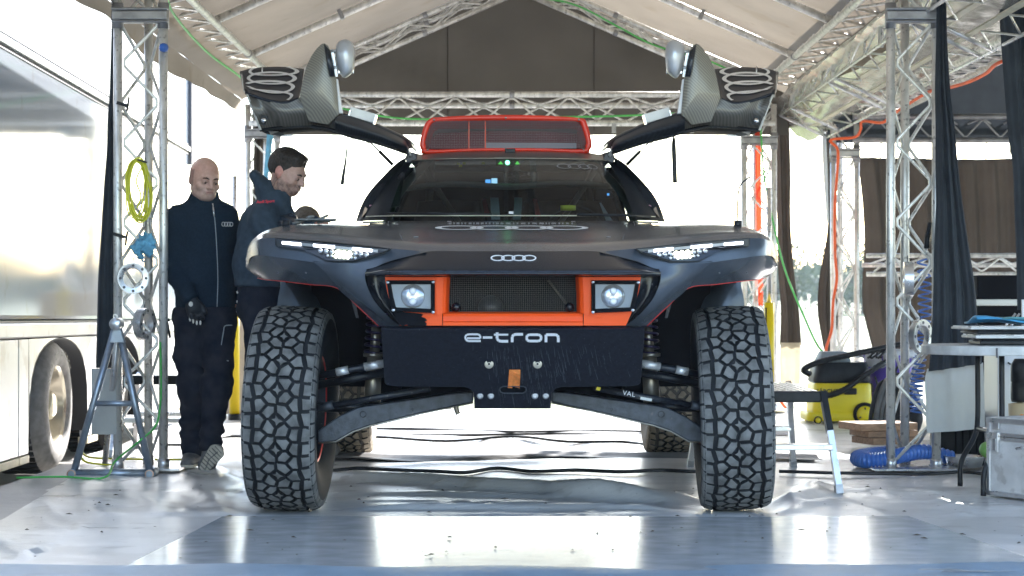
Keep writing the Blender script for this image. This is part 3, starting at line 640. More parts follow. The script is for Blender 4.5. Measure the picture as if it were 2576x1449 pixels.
drape(c, 'lining', [(2068, 330, 2078, 330), (2070, 420, 2082, 420), (2076, 520, 2084, 520), (2080, 560, 2085, 560)], 15.8, M['skirt'], 1, .01)
c = thing('red_banner', 'red banner strip standing inside the right back column', 'banner', P(1910, 770, 15.55))
drape(c, 'cloth', [(1899, 280, 1913, 280), (1900, 400, 1915, 400), (1904, 560, 1916, 560), (1907, 690, 1919, 690), (1908, 770, 1919, 770)], 15.55, M['red_cloth'], 1, .01)
c = thing('blue_cloth', 'pale blue cloth tied beside the left back column behind the bearded man', 'cloth', P(668, 560, 15.1))
drape(c, 'cloth', [(672, 325, 690, 325), (668, 380, 682, 380), (664, 430, 676, 430), (662, 480, 672, 480)], 15.1, M['rag'], 1, .012)
c = thing('tied_curtain', 'grey curtain tied at the left back column behind the bearded man', 'curtain', P(650, 620, 15.3))
drape(c, 'cloth', [(640, 270, 664, 270), (637, 400, 662, 400), (634, 520, 660, 520), (636, 640, 660, 640), (630, 900, 662, 900)], 15.45, M['curtain_brown'], 2, .02)

# ------------------------------------------------------------------ trees beyond the meadow
def tree(x, y, h, wd, label, seed):
    rr = random.Random(seed); z0 = -.2 + (14 * ((y - 60) / 780) ** 1.3 if y > 60 else 0); t = thing('tree', label, 'tree', (x, y, z0), 'trees beyond the meadow')
    tk = MB(); tk.tube([(x, y, z0), (x + .1, y, z0 + h * .3), (x - .1, y, z0 + h * .6)], [.16 * h / 4, .11 * h / 4, .05 * h / 4], 8)
    for k in range(6): a = rr.uniform(0, 6.28); tk.tube([(x, y, z0 + h * .3), (x + math.cos(a) * wd * .3, y + math.sin(a) * wd * .3, z0 + h * rr.uniform(.5, .75))], [.07, .03], 6)
    tk.build('trunk', M['bark'], t); cr = MB(); cl = [(x + rr.gauss(0, wd * .26), y + rr.gauss(0, wd * .26), z0 + h * rr.uniform(.25, .86), wd * rr.uniform(.14, .30)) for _ in range(16)]
    for cx, cy, cz, r_ in cl:
        for _ in range(150):
            d = Vector((rr.gauss(0, 1), rr.gauss(0, 1), rr.gauss(0, 1))).normalized() * r_ * rr.uniform(.6, 1.08); p = Vector((cx, cy, cz)) + d
            u = Vector((rr.gauss(0, 1), rr.gauss(0, 1), rr.gauss(0, 1))).normalized(); v = u.orthogonal().normalized(); s_ = rr.uniform(.07, .15) * h / 4
            cr.add([p + u * s_, p + v * s_ * .6, p - u * s_, p - v * s_ * .6], [(0, 1, 2, 3)])
    cr.build('crown', M['leaf'], t)
tl = [(20, 104, 4.6, 5, 'left'), (24.5, 110, 5.2, 6, ''), (15.5, 108, 4.0, 5, ''), (29, 120, 6.0, 7, ''), (11, 116, 4.6, 6, ''), (34, 118, 5.2, 6, '')]
lab = ['round green tree seen through the gap right of the beige curtain foot', 'tall bushy tree seen between the two tents, behind the gap curtain', 'low green tree seen just right of the front fender, past the back column',
       'taller hazy tree behind the column with the orange cable', 'hazy tree behind the right front fender of the car', 'hazy tree behind the hung brown cloth']
for i, (x, y, h, wd, _) in enumerate(tl): tree(x, y, h, wd, lab[i], 20 + i)
rr = random.Random(5); hd = MB()
for i in range(11000):
    x = rr.uniform(-20, 130); y = 140 + rr.uniform(0, 26) + abs(x - 20) * .1
    if i > 6500: y = rr.uniform(-40, 150); x = 75 + rr.uniform(0, 14) + 5 * math.sin(y * .05)
    if 1: z0 = .1 + 14 * (max(0, y - 60) / 780) ** 1.3
    z = z0 + rr.random() ** .6 * (3.6 + 1.6 * math.sin(x * .21) + 1.2 * math.sin(x * .53 + 2)); p = Vector((x, y, z)); u = Vector((rr.gauss(0, 1), rr.gauss(0, 1), rr.gauss(0, 1))).normalized(); v = u.orthogonal().normalized(); s_ = rr.uniform(.4, .8)
    hd.add([p + u * s_, p + v * s_ * .7, p - u * s_, p - v * s_ * .7], [(0, 1, 2, 3)])
o = hd.build('far_woodland', M['leaf']); o['kind'] = 'stuff'; o['label'] = 'hazy far woodland along the edge of the meadow'; o['category'] = 'woodland'
# ------------------------------------------------------------------ the silver race truck on the left
def T(Y, z, out=0.): return Vector((-2.77 - .021 * (Y - 11.2) + out, Y, z - .0085 * (Y - 11.2)))
tk = thing('race_truck', 'glossy silver race truck with its trailer side facing the tent, left edge', 'truck', (-2.8, 11.2, -.15))
TE = 16.3
def slab(mb, y0, y1, z0, z1, d0, d1):
    vs = [T(y, z, d) for y in (y0, y1) for z in (z0, z1) for d in (d0, d1)]
    return mb.add(vs, [(0, 1, 3, 2), (4, 6, 7, 5), (0, 4, 5, 1), (2, 3, 7, 6), (0, 2, 6, 4), (1, 5, 7, 3)])
slab(MB(), 1.5, TE, .82, 4.0, -2.5, 0).build('trailer_body', M['truck'], tk, bevel=.03)
slab(MB(), 1.5, TE - .02, 2.31, 2.35, .001, .022).build('rail', M['bright_alu'], tk, bevel=.003)
slab(MB(), 1.5, TE - .02, 2.285, 2.305, .001, .006).build('rail_shadow_gap', M['seam'], tk)
slab(MB(), 1.5, TE - .02, 2.37, 2.378, .001, .008).build('trim_line', M['seam'], tk)
slab(MB(), TE - .05, TE + .03, 2.2, 3.4, -.1, .03).build('corner_post', M['seam'], tk, bevel=.01)
slab(MB(), 1.5, TE, .725, .805, -.4, .012).build('sill_rail', M['truck_low'], tk, bevel=.008)
slab(MB(), 1.5, TE, .808, .818, -.3, .002).build('sill_gap', M['seam'], tk)
slab(MB(), 1.5, TE, .722, .728, -.02, .014).build('sill_lip', M['seam'], tk)
slab(MB(), 1.5, TE, .18, .8, -1.9, -.5).build('chassis', M['truck_dark'], tk)
for a_, b_ in ((1.5, 6.9), (6.915, 10.18), (10.195, 10.42), (11.99, 12.32), (13.9, 14.9), (14.915, TE)):
    slab(MB(), a_, b_, .06, .715, -.05, 0).build('skirt_panel', M['truck_low'], tk, bevel=.006)
    slab(MB(), a_, b_, .01, .055, -.06, .004).build('skirt_edge', mat('aged_cream_edge', (.60, .53, .36), .5) if 'skirt_cream' not in M else M['skirt_cream'], tk, bevel=.004)
for y0, y1 in ((10.42, 11.99), (12.32, 13.9)):     # arches: curved dark liner
    rows = []
    for i in range(17):
        a = math.pi * i / 16; yy = (y0 + y1) / 2 - math.cos(a) * (y1 - y0) / 2; zz = .1 + math.sin(a) ** .45 * .61
        rows.append([T(yy, zz, .004), T(yy, zz, -.5)])
    MB().grid(rows).build('arch_liner', M['truck_dark'], tk, solid=.01)
    slab(MB(), y0, y1, .0, .715, -.52, -.5).build('arch_back', M['truck_dark'], tk)
    # fill above the curve
    f_ = MB()
    for i in range(16):
        a, b = rows[i][0], rows[i + 1][0]; f_.add([a, b, T(b.y, .715, .0), T(a.y, .715, .0)], [(0, 1, 2, 3)])
    f_.build('arch_panel', M['truck_low'], tk)
def truck_wheel(Y, lab):
    c = T(Y, .30, -.02); w = part('wheel', tk, c); rr = .41
    MB().lathe([(.245, .0), (.26, .018), (.30, .024), (.35, .012), (rr - .025, -.02), (rr, -.06), (rr, -.30), (.3, -.33), (.25, -.3)], c, 'x', 56).build('tyre', mat('truck_tyre', (.24, .23, .225), .75, var=.2, vscale=20, bump=.1) if Y < 12 else M['tyre_dusty'], w)
    tr = MB()
    for k in range(52):
        a = 6.283 * k / 52; tr.box((0, 0, 0), (.24, .030, .010)); n = 8
        Mx = Matrix.Rotation(a, 3, 'X')
        for q in range(len(tr.v) - 8, len(tr.v)): tr.v[q] = c + Mx @ (tr.v[q] + Vector((-.18, 0, rr + .004)))
    tr.build('tread', M['tyre'], w)
    MB().lathe([(.245, .0), (.235, -.01), (.225, -.02), (.215, -.10), (.14, -.17), (.13, -.12), (.10, -.10), (.0, -.10)], c, 'x', 56).build('rim', mat('tan_polished_rim', (.78, .72, .58), .22, .7) if 'tan_polished_rim' not in bpy.data.materials else bpy.data.materials['tan_polished_rim'], w)
    MB().lathe([(.09, -.10), (.085, -.03), (.06, -.01), (0, -.01)], c, 'x', 24).build('hub', mat('pale_hub', (.62, .58, .46), .35, .5), w)
    for k in range(10):
        a = .314 + 6.283 * k / 10; p = c + Vector((-.135, .165 * math.cos(a), .165 * math.sin(a))); MB().tube([p, p + Vector((.03, 0, 0))], .012, 6).build('wheel_nut', M['bright_alu'], w)
    if Y < 12:
        tx = MB()
        for s_, a0 in (('ENERGY', 62), ('XDA 2+', 126)):
            for k, ch in enumerate(s_):
                if ch == ' ': continue
                a = R(a0 + 24 - k * (8.6 if s_ == 'ENERGY' else 9.5)); rad = Vector((0, math.cos(a), math.sin(a)))
                text_on(tx, ch, .062, c + rad * .322 + Vector((.027, 0, 0)), Vector((0, math.sin(a), -math.cos(a))), rad)
        tx.build('lettering', M['black'], w)
    return w
truck_wheel(11.2, 1); truck_wheel(13.05, 0)
# dark tyre mass nearer the camera under the skirt
w = part('wheel', tk, T(8.6, .28, -.3)); c = T(8.9, .16, -.1)
MB().lathe([(.2, 0), (.39, -.02), (.4, -.05), (.4, -.3), (.2, -.3)], c, 'x', 48).build('tyre', M['tyre'], w)
# ------------------------------------------------------------------ the rally car
CARX = 0.0
car = thing('rally_car', 'dark grey and orange electric desert rally car with both gullwing doors open', 'rally car', (CARX, 8.21, 0))
def C(dx, py, Y, s=1): return Vector((s * dx * Y / F, Y, CH - (py - HY) * Y / F))
FY = lambda dx: float(np.interp(abs(dx), [0, 218, 300, 369, 435, 505, 572, 631, 652, 668], [7.55, 7.57, 7.59, 7.61, 7.63, 7.66, 7.72, 7.80, 7.90, 8.05]))
def patch(name, rows, m, su=5, sv=5, mir=True, parent=None, solid=0, **k):
    g_ = catmull(rows, su, sv); mb = MB()
    if mir == 'joined':
        full = [[Vector((-p.x, p.y, p.z)) for p in reversed(r[1:])] + r for r in g_]; mb.grid(full); return mb.build(name, m, parent or car, solid=solid, **k)
    mb.grid(g_); o = mb.build(name, m, parent or car, solid=solid, **k)
    if mir:
        m2 = MB().grid([[Vector((-p.x, p.y, p.z)) for p in reversed(r)] for r in g_]); m2.build(name, m, parent or car, solid=solid, **k)
    return o
X_ = [0, .18, .36, .49, .61, .72, .84, .96]
XE = [1.06, 1.13, 1.18, 1.205]
def V(x, y, z): return Vector((x, y, z))
rowA = [V(x, 9.0, z) for x, z in zip(X_ + XE, [1.332, 1.332, 1.330, 1.326, 1.32, 1.30, 1.292, 1.285, 1.268, 1.24, 1.19, 1.12])]
rowA2 = [V(x, 8.65, z) for x, z in zip(X_ + XE, [1.296, 1.296, 1.295, 1.295, 1.298, 1.296, 1.294, 1.288, 1.274, 1.248, 1.20, 1.13])]
rowB = [V(x, 8.3, z) for x, z in zip(X_ + XE, [1.255, 1.255, 1.256, 1.262, 1.272, 1.279, 1.284, 1.284, 1.273, 1.248, 1.203, 1.13])]
rowC = [V(x, yy_, z) for yy_, x, z in zip([7.95] * 8 + [7.97, 8.06, 8.17, 8.23], X_ + [1.055, 1.12, 1.168, 1.192], [1.208, 1.208, 1.209, 1.216, 1.226, 1.236, 1.243, 1.243, 1.236, 1.216, 1.178, 1.11])]
dD = [0, 110, 218, 300, 369, 435, 505, 572, 628, 650, 663, 668]; pD = [632, 632, 633, 626, 621, 615, 607, 600, 600, 609, 624, 645]
rowD = [C(d, p, FY(d)) for d, p in zip(dD, pD)]
patch('bonnet', [rowA, rowA2, rowB, rowC, [lerp(a, b, .62) + V(0, 0, .012) for a, b in zip(rowC, rowD)], rowD], M['paint'], mir='joined')
# front face of the wings, from bonnet lip to the crease under the lamp
dE = [218, 300, 369, 435, 505, 572, 628, 650, 663, 668]
e0 = [C(d, p, FY(d)) for d, p in zip(dE, [pD[dD.index(d)] for d in dE])]
dE2 = [222, 310, 367, 440, 500, 572, 628, 648, 660, 664]; pE2 = [635, 657, 677, 665, 660, 650, 643, 643, 650, 664]
e1 = [C(d, p, FY(d) - .018) for d, p in zip(dE, [634, 645, 652, 645, 636, 627, 622, 626, 637, 655])]
e2 = [C(d, p, FY(d) - .028) for d, p in zip(dE2, pE2)]
patch('wing_face', [e0, e1, e2], M['paint'], sv=4)
# under face of the wing behind the crease (faces down and outwards)
u0 = [C(d, p, FY(d) - .026) for d, p in ((484, 662), (572, 650), (628, 643), (650, 645), (664, 664))]
u1 = [C(d, p, y) for d, p, y in ((456, 692, 7.668), (545, 682, 7.74), (612, 676, 7.86), (640, 676, 7.95), (656, 684, 8.08))]
u2 = [C(d, p, y) for d, p, y in ((428, 725, 7.71), (510, 715, 7.80), (585, 706, 7.92), (620, 703, 8.02), (640, 698, 8.16))]
patch('wing_underside', [u0, u1, u2], M['paint'])
# fender outer side wrap towards the rear
s0 = [rowA[-1], rowB[-1], rowC[-1], rowD[-1], e2[-1], u1[-1]]
side = [[rowA[-1], rowA2[-1], rowB[-1], rowC[-1], rowD[-1]],
        [V(1.188, 9.0, 1.10), V(1.20, 8.65, 1.11), V(1.203, 8.35, 1.11), V(1.187, 8.15, 1.09), C(664, 664, 8.027)],
        [V(1.18, 9.0, 1.08), V(1.19, 8.68, 1.085), V(1.195, 8.45, 1.085), V(1.185, 8.25, 1.075), C(656, 684, 8.08)],
        [V(1.15, 9.05, 1.06), V(1.16, 8.7, 1.065), V(1.165, 8.5, 1.065), V(1.155, 8.32, 1.055), C(640, 698, 8.16)]]
patch('wing_side', side, M['paint'])
# rear edge drop behind the wing (closes the fender towards the cabin)
patch('wing_rear', [[V(x, 9.0, 1.30 if x < 1 else 1.2) for x in (.72, .84, .96, 1.07, 1.18)], [V(x, 9.12, 1.1) for x in (.72, .84, .96, 1.07, 1.16)], [V(x, 9.12, .95) for x in (.72, .84, .96, 1.06, 1.14)]], M['paint'])
# tusk: light facet running down to the skid plate
t0 = [C(d, p, y) for d, p, y in ((367, 675, 7.574), (430, 663, 7.597), (504, 656, 7.628))]
t1 = [C(d, p, y) for d, p, y in ((372, 700, 7.56), (425, 700, 7.60), (468, 690, 7.655))]
t2_ = [C(d, p, y) for d, p, y in ((356, 745, 7.55), (395, 738, 7.60), (438, 728, 7.69))]
t3 = [C(d, p, y) for d, p, y in ((325, 785, 7.56), (355, 780, 7.60), (388, 772, 7.68))]
t4 = [C(d, p, y) for d, p, y in ((284, 820, 7.58), (308, 820, 7.62), (338, 819, 7.68))]
patch('front_tusk', [t0, t1, t2_, t3, t4], M['paint'])
pin = MB()
for s in (-1, 1):
    pin.tube(spline([C(640, 700, 8.14, s), C(620, 704, 8.02, s), C(585, 707, 7.92, s), C(510, 716, 7.80, s), C(442, 725, 7.70, s), C(388, 773, 7.68, s), C(338, 820, 7.68, s)], 5), .0016, 6)
pin.build('red_edge', M['orange_dark'], car)
# inner black cheek between tusk and orange frame
patch('nose_cheek', [[C(369, 690, 7.59), C(345, 690, 7.60), C(318, 690, 7.58)], [C(354, 745, 7.575), C(335, 745, 7.60), C(312, 745, 7.57)], [C(284, 821, 7.60), C(280, 821, 7.61), C(275, 821, 7.60)]], M['nose'])
# gloss black nose with rolled lip
n0 = [C(d, p, FY(d) - .004) for d, p in ((0, 632), (110, 632), (218, 633), (300, 655), (369, 679))]
n1 = [C(d, p, y) for d, p, y in ((0, 655, 7.475), (110, 655, 7.475), (222, 657, 7.48), (305, 668, 7.50), (370, 682, 7.56))]
n2 = [C(d, p, y) for d, p, y in ((0, 675, 7.415), (110, 675, 7.415), (225, 675, 7.42), (310, 677, 7.44), (371, 685, 7.53))]
n3 = [C(d, p, y) for d, p, y in ((0, 684, 7.40), (110, 684, 7.40), (225, 684, 7.405), (312, 684, 7.43), (372, 688, 7.52))]
n4 = [C(d, p, y) for d, p, y in ((0, 692, 7.415), (110, 692, 7.415), (225, 692, 7.42), (312, 692, 7.44), (370, 692, 7.53))]
n5 = [C(d, 698, 7.60) for d in (0, 110, 225, 312, 366)]
patch('nose_visor', [n0, n1, n2, n3, n4, n5], M['nose'], mir='joined', sv=4)
up = (C(0, 632, 7.551) - C(0, 675, 7.41)).normalized()
four_rings(MB(), C(1, 649, 7.492) - V(0, .004, 0), V(1, 0, 0), up, 17.8 * 7.49 / F, 15.5 * 7.49 / F / .42 * .42 * 1.05, .20, 1.49).build('emblem', M['rings'], car, solid=.002)
# bonnet rings and the broken line of print behind them
def bz(x, y): return float(np.interp(y, [7.95, 8.3, 8.65, 9.0], [1.208, 1.255, 1.296, 1.332])) + .0035
rg = MB()
for i in range(4):
    cx = (i - 1.5) * .168 * .96 + .0
    for a in range(36):
        vs = []
        for q in (a, a + 1):
            an = 6.283 * q / 36
            for k in (1, .74): x, y = cx + .113 * k * math.cos(an), 8.45 + .113 * 1.1 * k * math.sin(an); vs.append((x, y, bz(x, y)))
        rg.add(vs, [(0, 1, 3, 2)])
rg.build('bonnet_rings', M['rings'], car)
ds = MB(); x = -.30
while x < .30:
    L_ = random.choice([.008, .014, .022, .006])
    ds.add([(x, 8.74, bz(x, 8.74)), (x + L_, 8.74, bz(x, 8.74)), (x + L_, 8.77, bz(x, 8.77)), (x, 8.77, bz(x, 8.77))], [(0, 1, 2, 3)]); x += L_ + random.choice([.008, .012])
ds.build('bonnet_print', M['rings'], car)
# bonnet catches, cooling slots and seam lines
for s in (-1, 1):
    for x, y in ((.42, 7.98), (.30, 8.85), (.55, 8.75), (.78, 8.6), (.90, 8.15)):
        z = float(np.interp(y, [7.95, 8.3, 8.65, 9.0], [1.22, 1.27, 1.296, 1.32])); zz = bz(x, y) if x < .5 else z
        MB().lathe([(0, .004), (.009, .004), (.011, .0)], V(s * x, y, zz), 'z', 12).build('bonnet_catch', M['alu_dark'], car)
    for d in (350, 400, 455, 520, 590): MB().lathe([(0, -.0035), (.0035, -.003), (.0045, 0)], C(d, 690 - (d - 350) * .02 if d > 440 else 700 + (400 - d) * .3, FY(d) - .01 if d < 440 else FY(d) + .02, s), 'y', 8).build('rivet', M['seam'], car)
# panel gap between bonnet and wings
for s in (-1, 1):
    MB().tube(spline([V(s * .60, 8.95, 1.326), V(s * .57, 8.5, 1.284), V(s * .50, 8.1, 1.235), V(s * .47, 7.8, 1.196)], 6), .0022, 5).build('panel_gap', M['seam'], car)
    MB().tube([V(s * 1.02, 8.25, 1.27), V(s * 1.02, 8.25, 1.30)], .018, 10).build('aerial_base', M['black'], car)
    MB().tube(spline([V(s * 1.02, 8.25, 1.29), V(s * 1.02, 8.26, 1.38), V(s * 1.035, 8.28, 1.46), V(s * 1.08, 8.3, 1.50)], 5), .0035, 6).build('aerial', M['cable'], car) if s > 0 else None
# head lamps: dark pod, light blades, round spots
for s in (1, -1):
    hp = [(594, 601), (450, 613), (312, 628), (326, 633), (401, 656), (466, 656), (526, 629), (560, 624), (594, 620)]
    fy = lambda d: FY(d) - .040
    l_ = part('headlight', car, C(450, 630, 7.6, s)); pts = [C(d, p, fy(d), s) for d, p in hp]
    rim = [C(d + (3 if d > 450 else -4), p + (-3 if p < 630 else 3), fy(d) + .004, s) for d, p in hp]
    if s < 0: pts.reverse(); rim.reverse()
    MB().prism(rim, (0, .05, 0)).build('bezel', M['black'], l_)
    MB().prism([p + V(0, -.002, 0) for p in pts], (0, .03, 0)).build('lens_bed', mat('lamp_bed', (.03, .035, .045), .2, .3) if s > 0 else bpy.data.materials['lamp_bed'], l_)
    tl_ = lambda d: np.interp(d, [312, 450, 594], [630, 617, 605])
    for d0, d1, lit in ((580, 532, 1), (532, 502, 0), (502, 448, 1), (448, 404, 0), (404, 354, 1), (354, 340, 0)):
        a = [(d0, tl_(d0) + 1), (d1, tl_(d1) + 1), (d1, tl_(d1) + 8), (d0, tl_(d0) + 8)]
        q = [C(d, p, fy(d) - .006, s) for d, p in a]
        MB().prism(q if s > 0 else q[::-1], (0, .008, 0)).build('light_blade' if lit else 'blade_gap', M['led'] if lit else M['alu_dark'], l_)
    for k in range(9):
        d = 484 - k * 14.5; p = float(tl_(d)) + 17; on = k in (3, 4, 5)
        MB().lathe([(0, -.004), (.0095, -.003), (.0105, .004)], C(d, p, fy(d) - .004, s), 'y', 12).build('spot_lens', M['led_warm'] if on else M['chrome'], l_)
    for k in range(8):
        d = 466 - k * 10; p = float(tl_(d)) + 27.5; on = k in (2, 3, 4, 5)
        MB().lathe([(0, -.003), (.006, -.002), (.007, .003)], C(d, p, fy(d) - .004, s), 'y', 10).build('small_spot', M['led_warm'] if on else M['chrome'], l_)
# orange front frame round the cooling opening, lamps set in its wings
fr = part('front_grille_frame', car, C(0, 750, 7.55))
FYO = 7.52
def cv(pts, Y=FYO, s=1): return [C(d, p, Y, s) for d, p in pts]
band = MB()
for s in (1, -1):
    # outer wing plate of the frame as quads around the lamp
    o_ = [(322, 697), (316, 735), (303, 775), (284, 819)]; i_ = [(161, 697), (163, 735), (164, 775), (164, 786)]
    rws = [[C(d0, p0, FYO, s), C(lerp(d0, d1, .5), lerp(p0, p1, .5), FYO - .005, s), C(d1 + 14, lerp(p0, p1, .9), FYO - .008, s), C(d1, p1, FYO + .045, s), C(d1 - 4, p1, FYO + .13, s)] for (d0, p0), (d1, p1) in zip(o_, i_)]
    band.grid(catmull(rws, 3, 3) if s > 0 else [list(reversed(r)) for r in catmull(rws, 3, 3)], smooth=False)
prof = [(784, FYO + .12), (786, FYO + .04), (789, FYO + .012), (796, FYO + .006), (808, FYO + .002), (811, FYO - .012), (819, FYO - .012), (820, FYO + .04)]
band.grid([[C(d, p, y) for d in np.linspace(-176, 176, 9)] for p, y in prof], smooth=False)
for s in (1, -1):
    q = [(178, 786), (284, 819), (178, 819)]; pts = [C(d, p, FYO - .003, s) for d, p in q]
    band.prism(pts if s > 0 else pts[::-1], (0, .02, 0))
band.build('frame_panel', M['orange'], fr)
# torn patch where the orange film is missing, left wing only
tp = [(-303, 782), (-232, 789), (-226, 791), (-231, 797), (-222, 800), (-216, 806), (-222, 809), (-217, 814), (-219, 820), (-262, 820), (-268, 817), (-277, 820), (-286, 817)]
MB().prism(cv(tp, FYO - .014)[::-1], (0, .012, 0)).build('torn_patch', M['interior'], fr)
for s in (1, -1):
    lm = part('auxiliary_lamp', fr, C(255, 745, FYO, s))
    bo = [(319, 705), (197, 705), (197, 788), (304, 783), (313, 745)]; bi = [(307, 715), (207, 715), (207, 777), (295, 773), (302, 745)]
    if s < 0: pass
    bo_ = [C(d, p, FYO - .030, s) for d, p in bo]; bi_ = [C(d, p, FYO - .030, s) for d, p in bi]
    MB().frame(bo_ if s > 0 else bo_[::-1], bi_ if s > 0 else bi_[::-1], (0, .02, 0)).build('lamp_bezel', M['interior'], lm, bevel=.003)
    back = [C(d, p, FYO - .016, s) for d, p in bi]; MB().prism(back, (0, .004, 0)).build('lamp_back', mat('lamp_bowl', (.20, .24, .29), .3, .3) if s > 0 else bpy.data.materials['lamp_bowl'], lm)
    cc = C(252, 745, FYO - .022, s); MB().lathe([(.0, -.006), (.022, -.009), (.040, -.004), (.049, .004)], cc, 'y', 28).build('lamp_reflector', mat('lamp_reflector', (.5, .55, .6), .12, .7) if s > 0 else bpy.data.materials['lamp_reflector'], lm)
    for dz in (-.021, .021): MB().ball(cc + V(0, -.010, dz), (.015, .006, .014), 14, 8).build('lamp_bulb', M['white'], lm)
    pg = [C(d, p, FYO - .036, s) for d, p in bi]; MB().add(pg, [(0, 1, 2, 3, 4)]).build('lamp_glass', M['lamp_cover'], lm)
    for d, p in ((315, 710), (201, 709), (201, 785), (301, 780)): MB().lathe([(0, -.005), (.006, -.004), (.0075, 0)], C(d, p, FYO - .032, s), 'y', 12).build('screw', M['chrome'], lm)
# opening: tunnel, radiator, wire mesh
MB().grid([[C(-172, 697, y), C(-170, 784, y), C(170, 784, y), C(168, 697, y), C(-172, 697, y)] for y in (FYO + .13, 8.1)], smooth=False).build('intake_tunnel', M['interior'], fr)
MB().box(C(0, 740, 8.1), (.7, .01, .3)).build('radiator_back', M['interior'], fr)
MB().tube([C(90, 705, 7.9), C(140, 770, 7.9)], .006, 6).build('strut', M['damper'], fr); MB().lathe([(0, 0), (.05, .0), (.055, .02)], C(-55, 775, 7.85), 'y', 20).build('fan_hub', M['arm'], fr)
for s in (1, -1): MB().prism([C(168, 697, FYO + .125, s), C(100, 697, FYO + .125, s), C(150, 784, FYO + .125, s), C(168, 784, FYO + .125, s)], (0, .01, 0)).build('duct_side', M['interior'], fr)
for s in (1, -1): MB().ball(C(143, 773, FYO + .10, s), (.02, .02, .02)).build('duct_mount', M['nose'], fr)
gm = MB()
for k in range(63):
    d = -165 + k * 5.32; top = 697; gm.bar(C(d, 697, FYO + .115), C(d, 784, FYO + .115), .0008, .0008, up=(1, 0, 0))
for k in range(17): gm.bar(C(-168, 700 + k * 5.2, FYO + .113), C(168, 700 + k * 5.2, FYO + .113), .0008, .0008)
gm.build('wire_mesh', M['mesh'], fr)
MB().box((0, 8.68, .67), (1.16, .72, .34)).build('chassis_box', M['interior'], car)
for s in (-1, 1):
    q_ = [C(d, p, 8.45, s) for d, p in ((80, 950), (340, 950), (345, 1038), (240, 1022), (100, 998), (80, 998))]; MB().prism(q_ if s < 0 else q_[::-1], (0, .4, 0)).build('subframe', M['interior'], car)
# skid plate
sk = part('skid_plate', car, C(0, 900, 7.6))
YS_ = lambda p: 7.50 + max(0, p - 829) * .00150
so_ = [(331, 829), (331, 845), (322, 964), (316, 969), (295, 972), (122, 974), (108, 978), (98, 988), (96, 1028)]
pl_ = [C(d, p, YS_(p)) for d, p in so_] + [C(-d, p, YS_(p)) for d, p in reversed(so_)]
MB().prism(pl_[::-1], (0, .012, .004)).build('plate', M['skid'], sk, bevel=.003)
MB().grid([[C(d, 829, 7.50), C(d, 826.5, 7.503), C(d, 823, 7.515), C(d, 821.5, 7.54), C(d, 821, 7.60)] for d in (-331, -165, 0, 165, 331)], smooth=False).build('top_flange', M['skid'], sk)
sc_ = MB()
rr = random.Random(11)
for i in range(230):
    bx = rr.choice([-120, -20, 30, 90, 120, 165, 200, 60, 0]) + rr.gauss(0, 34); py = rr.uniform(865, 990); L_ = rr.uniform(6, 38) * (1 if rr.random() > .2 else 1.6)
    if bx < -60 and rr.random() > .25: continue
    lean = .10 + bx * .0008 + rr.gauss(0, .06); w_ = rr.uniform(.15, .42)
    if abs(bx) + 10 > 320: continue
    if py + L_ > 966 and abs(bx) > 100: continue
    a = C(bx, py, YS_(py) - .0015); b = C(bx + L_ * lean, py + L_, YS_(py + L_) - .0015); u = V(w_ * .0016, 0, 0)
    sc_.add([a - u * .3, a + u * .3, b + u, b - u], [(0, 1, 2, 3)])
sc_.build('scratches', mat('scratch_bright', (.12, .13, .155), .5, .3), sk, kind='stuff')
def stroke(mb, pts, wd, py0=0):
    for (a, b) in zip(pts, pts[1:]):
        ax, ay = a; bx, by = b; L_ = math.hypot(bx - ax, by - ay) or 1; ux, uy = (bx - ax) / L_, (by - ay) / L_; nx_, ny_ = -uy * wd / 2, ux * wd / 2; ex, ey = ux * wd * .0, uy * wd * .0
        q = [(ax - ex + nx_, ay - ey + ny_), (bx + ex + nx_, by + ey + ny_), (bx + ex - nx_, by + ey - ny_), (ax - ex - nx_, ay - ey - ny_)]
        mb.add([C(x - HX, y, YS_(y) - .002) for x, y in q], [(0, 1, 2, 3)])
def rrect(x0, y0, x1, y1, r=5):    # corner-cut path
    return [(x0 + r, y0), (x1 - r, y0), (x1 - r * .3, y0 + r * .3), (x1, y0 + r), (x1, y1 - r), (x1 - r * .3, y1 - r * .3), (x1 - r, y1), (x0 + r, y1), (x0 + r * .3, y1 - r * .3), (x0, y1 - r), (x0, y0 + r), (x0 + r * .3, y0 + r * .3), (x0 + r, y0)]
et = MB(); hw = 5
stroke(et, [(1207, 858), (1175, 858), (1170, 855), (1168, 850), (1168, 846), (1172, 842), (1178, 841), (1200, 841), (1205, 844), (1206, 849), (1206, 851), (1172, 851)], hw)
stroke(et, [(1212, 849), (1236, 849)], 6)
stroke(et, [(1248, 836), (1248, 852), (1252, 857), (1258, 858.5), (1276, 858.5)], 7); stroke(et, [(1240, 842), (1276, 842)], 5)
stroke(et, [(1286, 861), (1286, 847), (1290, 842), (1296, 841), (1313, 841)], 7)
stroke(et, rrect(1322, 842, 1359, 858, 7), 6.5)
stroke(et, [(1371, 861), (1371, 842), (1395, 842), (1400, 844), (1402, 849), (1402, 861)], 7)
et.build('lettering', M['rings'], sk)
for d, p, r_ in ((-60, 916, .0195), (62, 916, .0195)):
    MB().lathe([(.004, .002), (.008, -.001), (.010, .004), (.016, -.003), (r_, .003)], C(d, p, YS_(p) - .010), 'y', 20).build('recessed_bolt', M['damper'], sk)
for d in (-82, -55, 56, 83): MB().lathe([(0, -.001), (.0075, -.003), (.013, -.001), (.0145, .004)], C(d, 996, YS_(996) - .007), 'y', 16).build('bolt', M['alu_dark'], sk)
sl_ = [C(d, p, YS_(p) - .003) for d, p in ((-25, 972), (27, 972), (33, 976), (34, 981), (31, 986), (25, 989), (-23, 989), (-30, 986), (-33, 981), (-31, 976))]
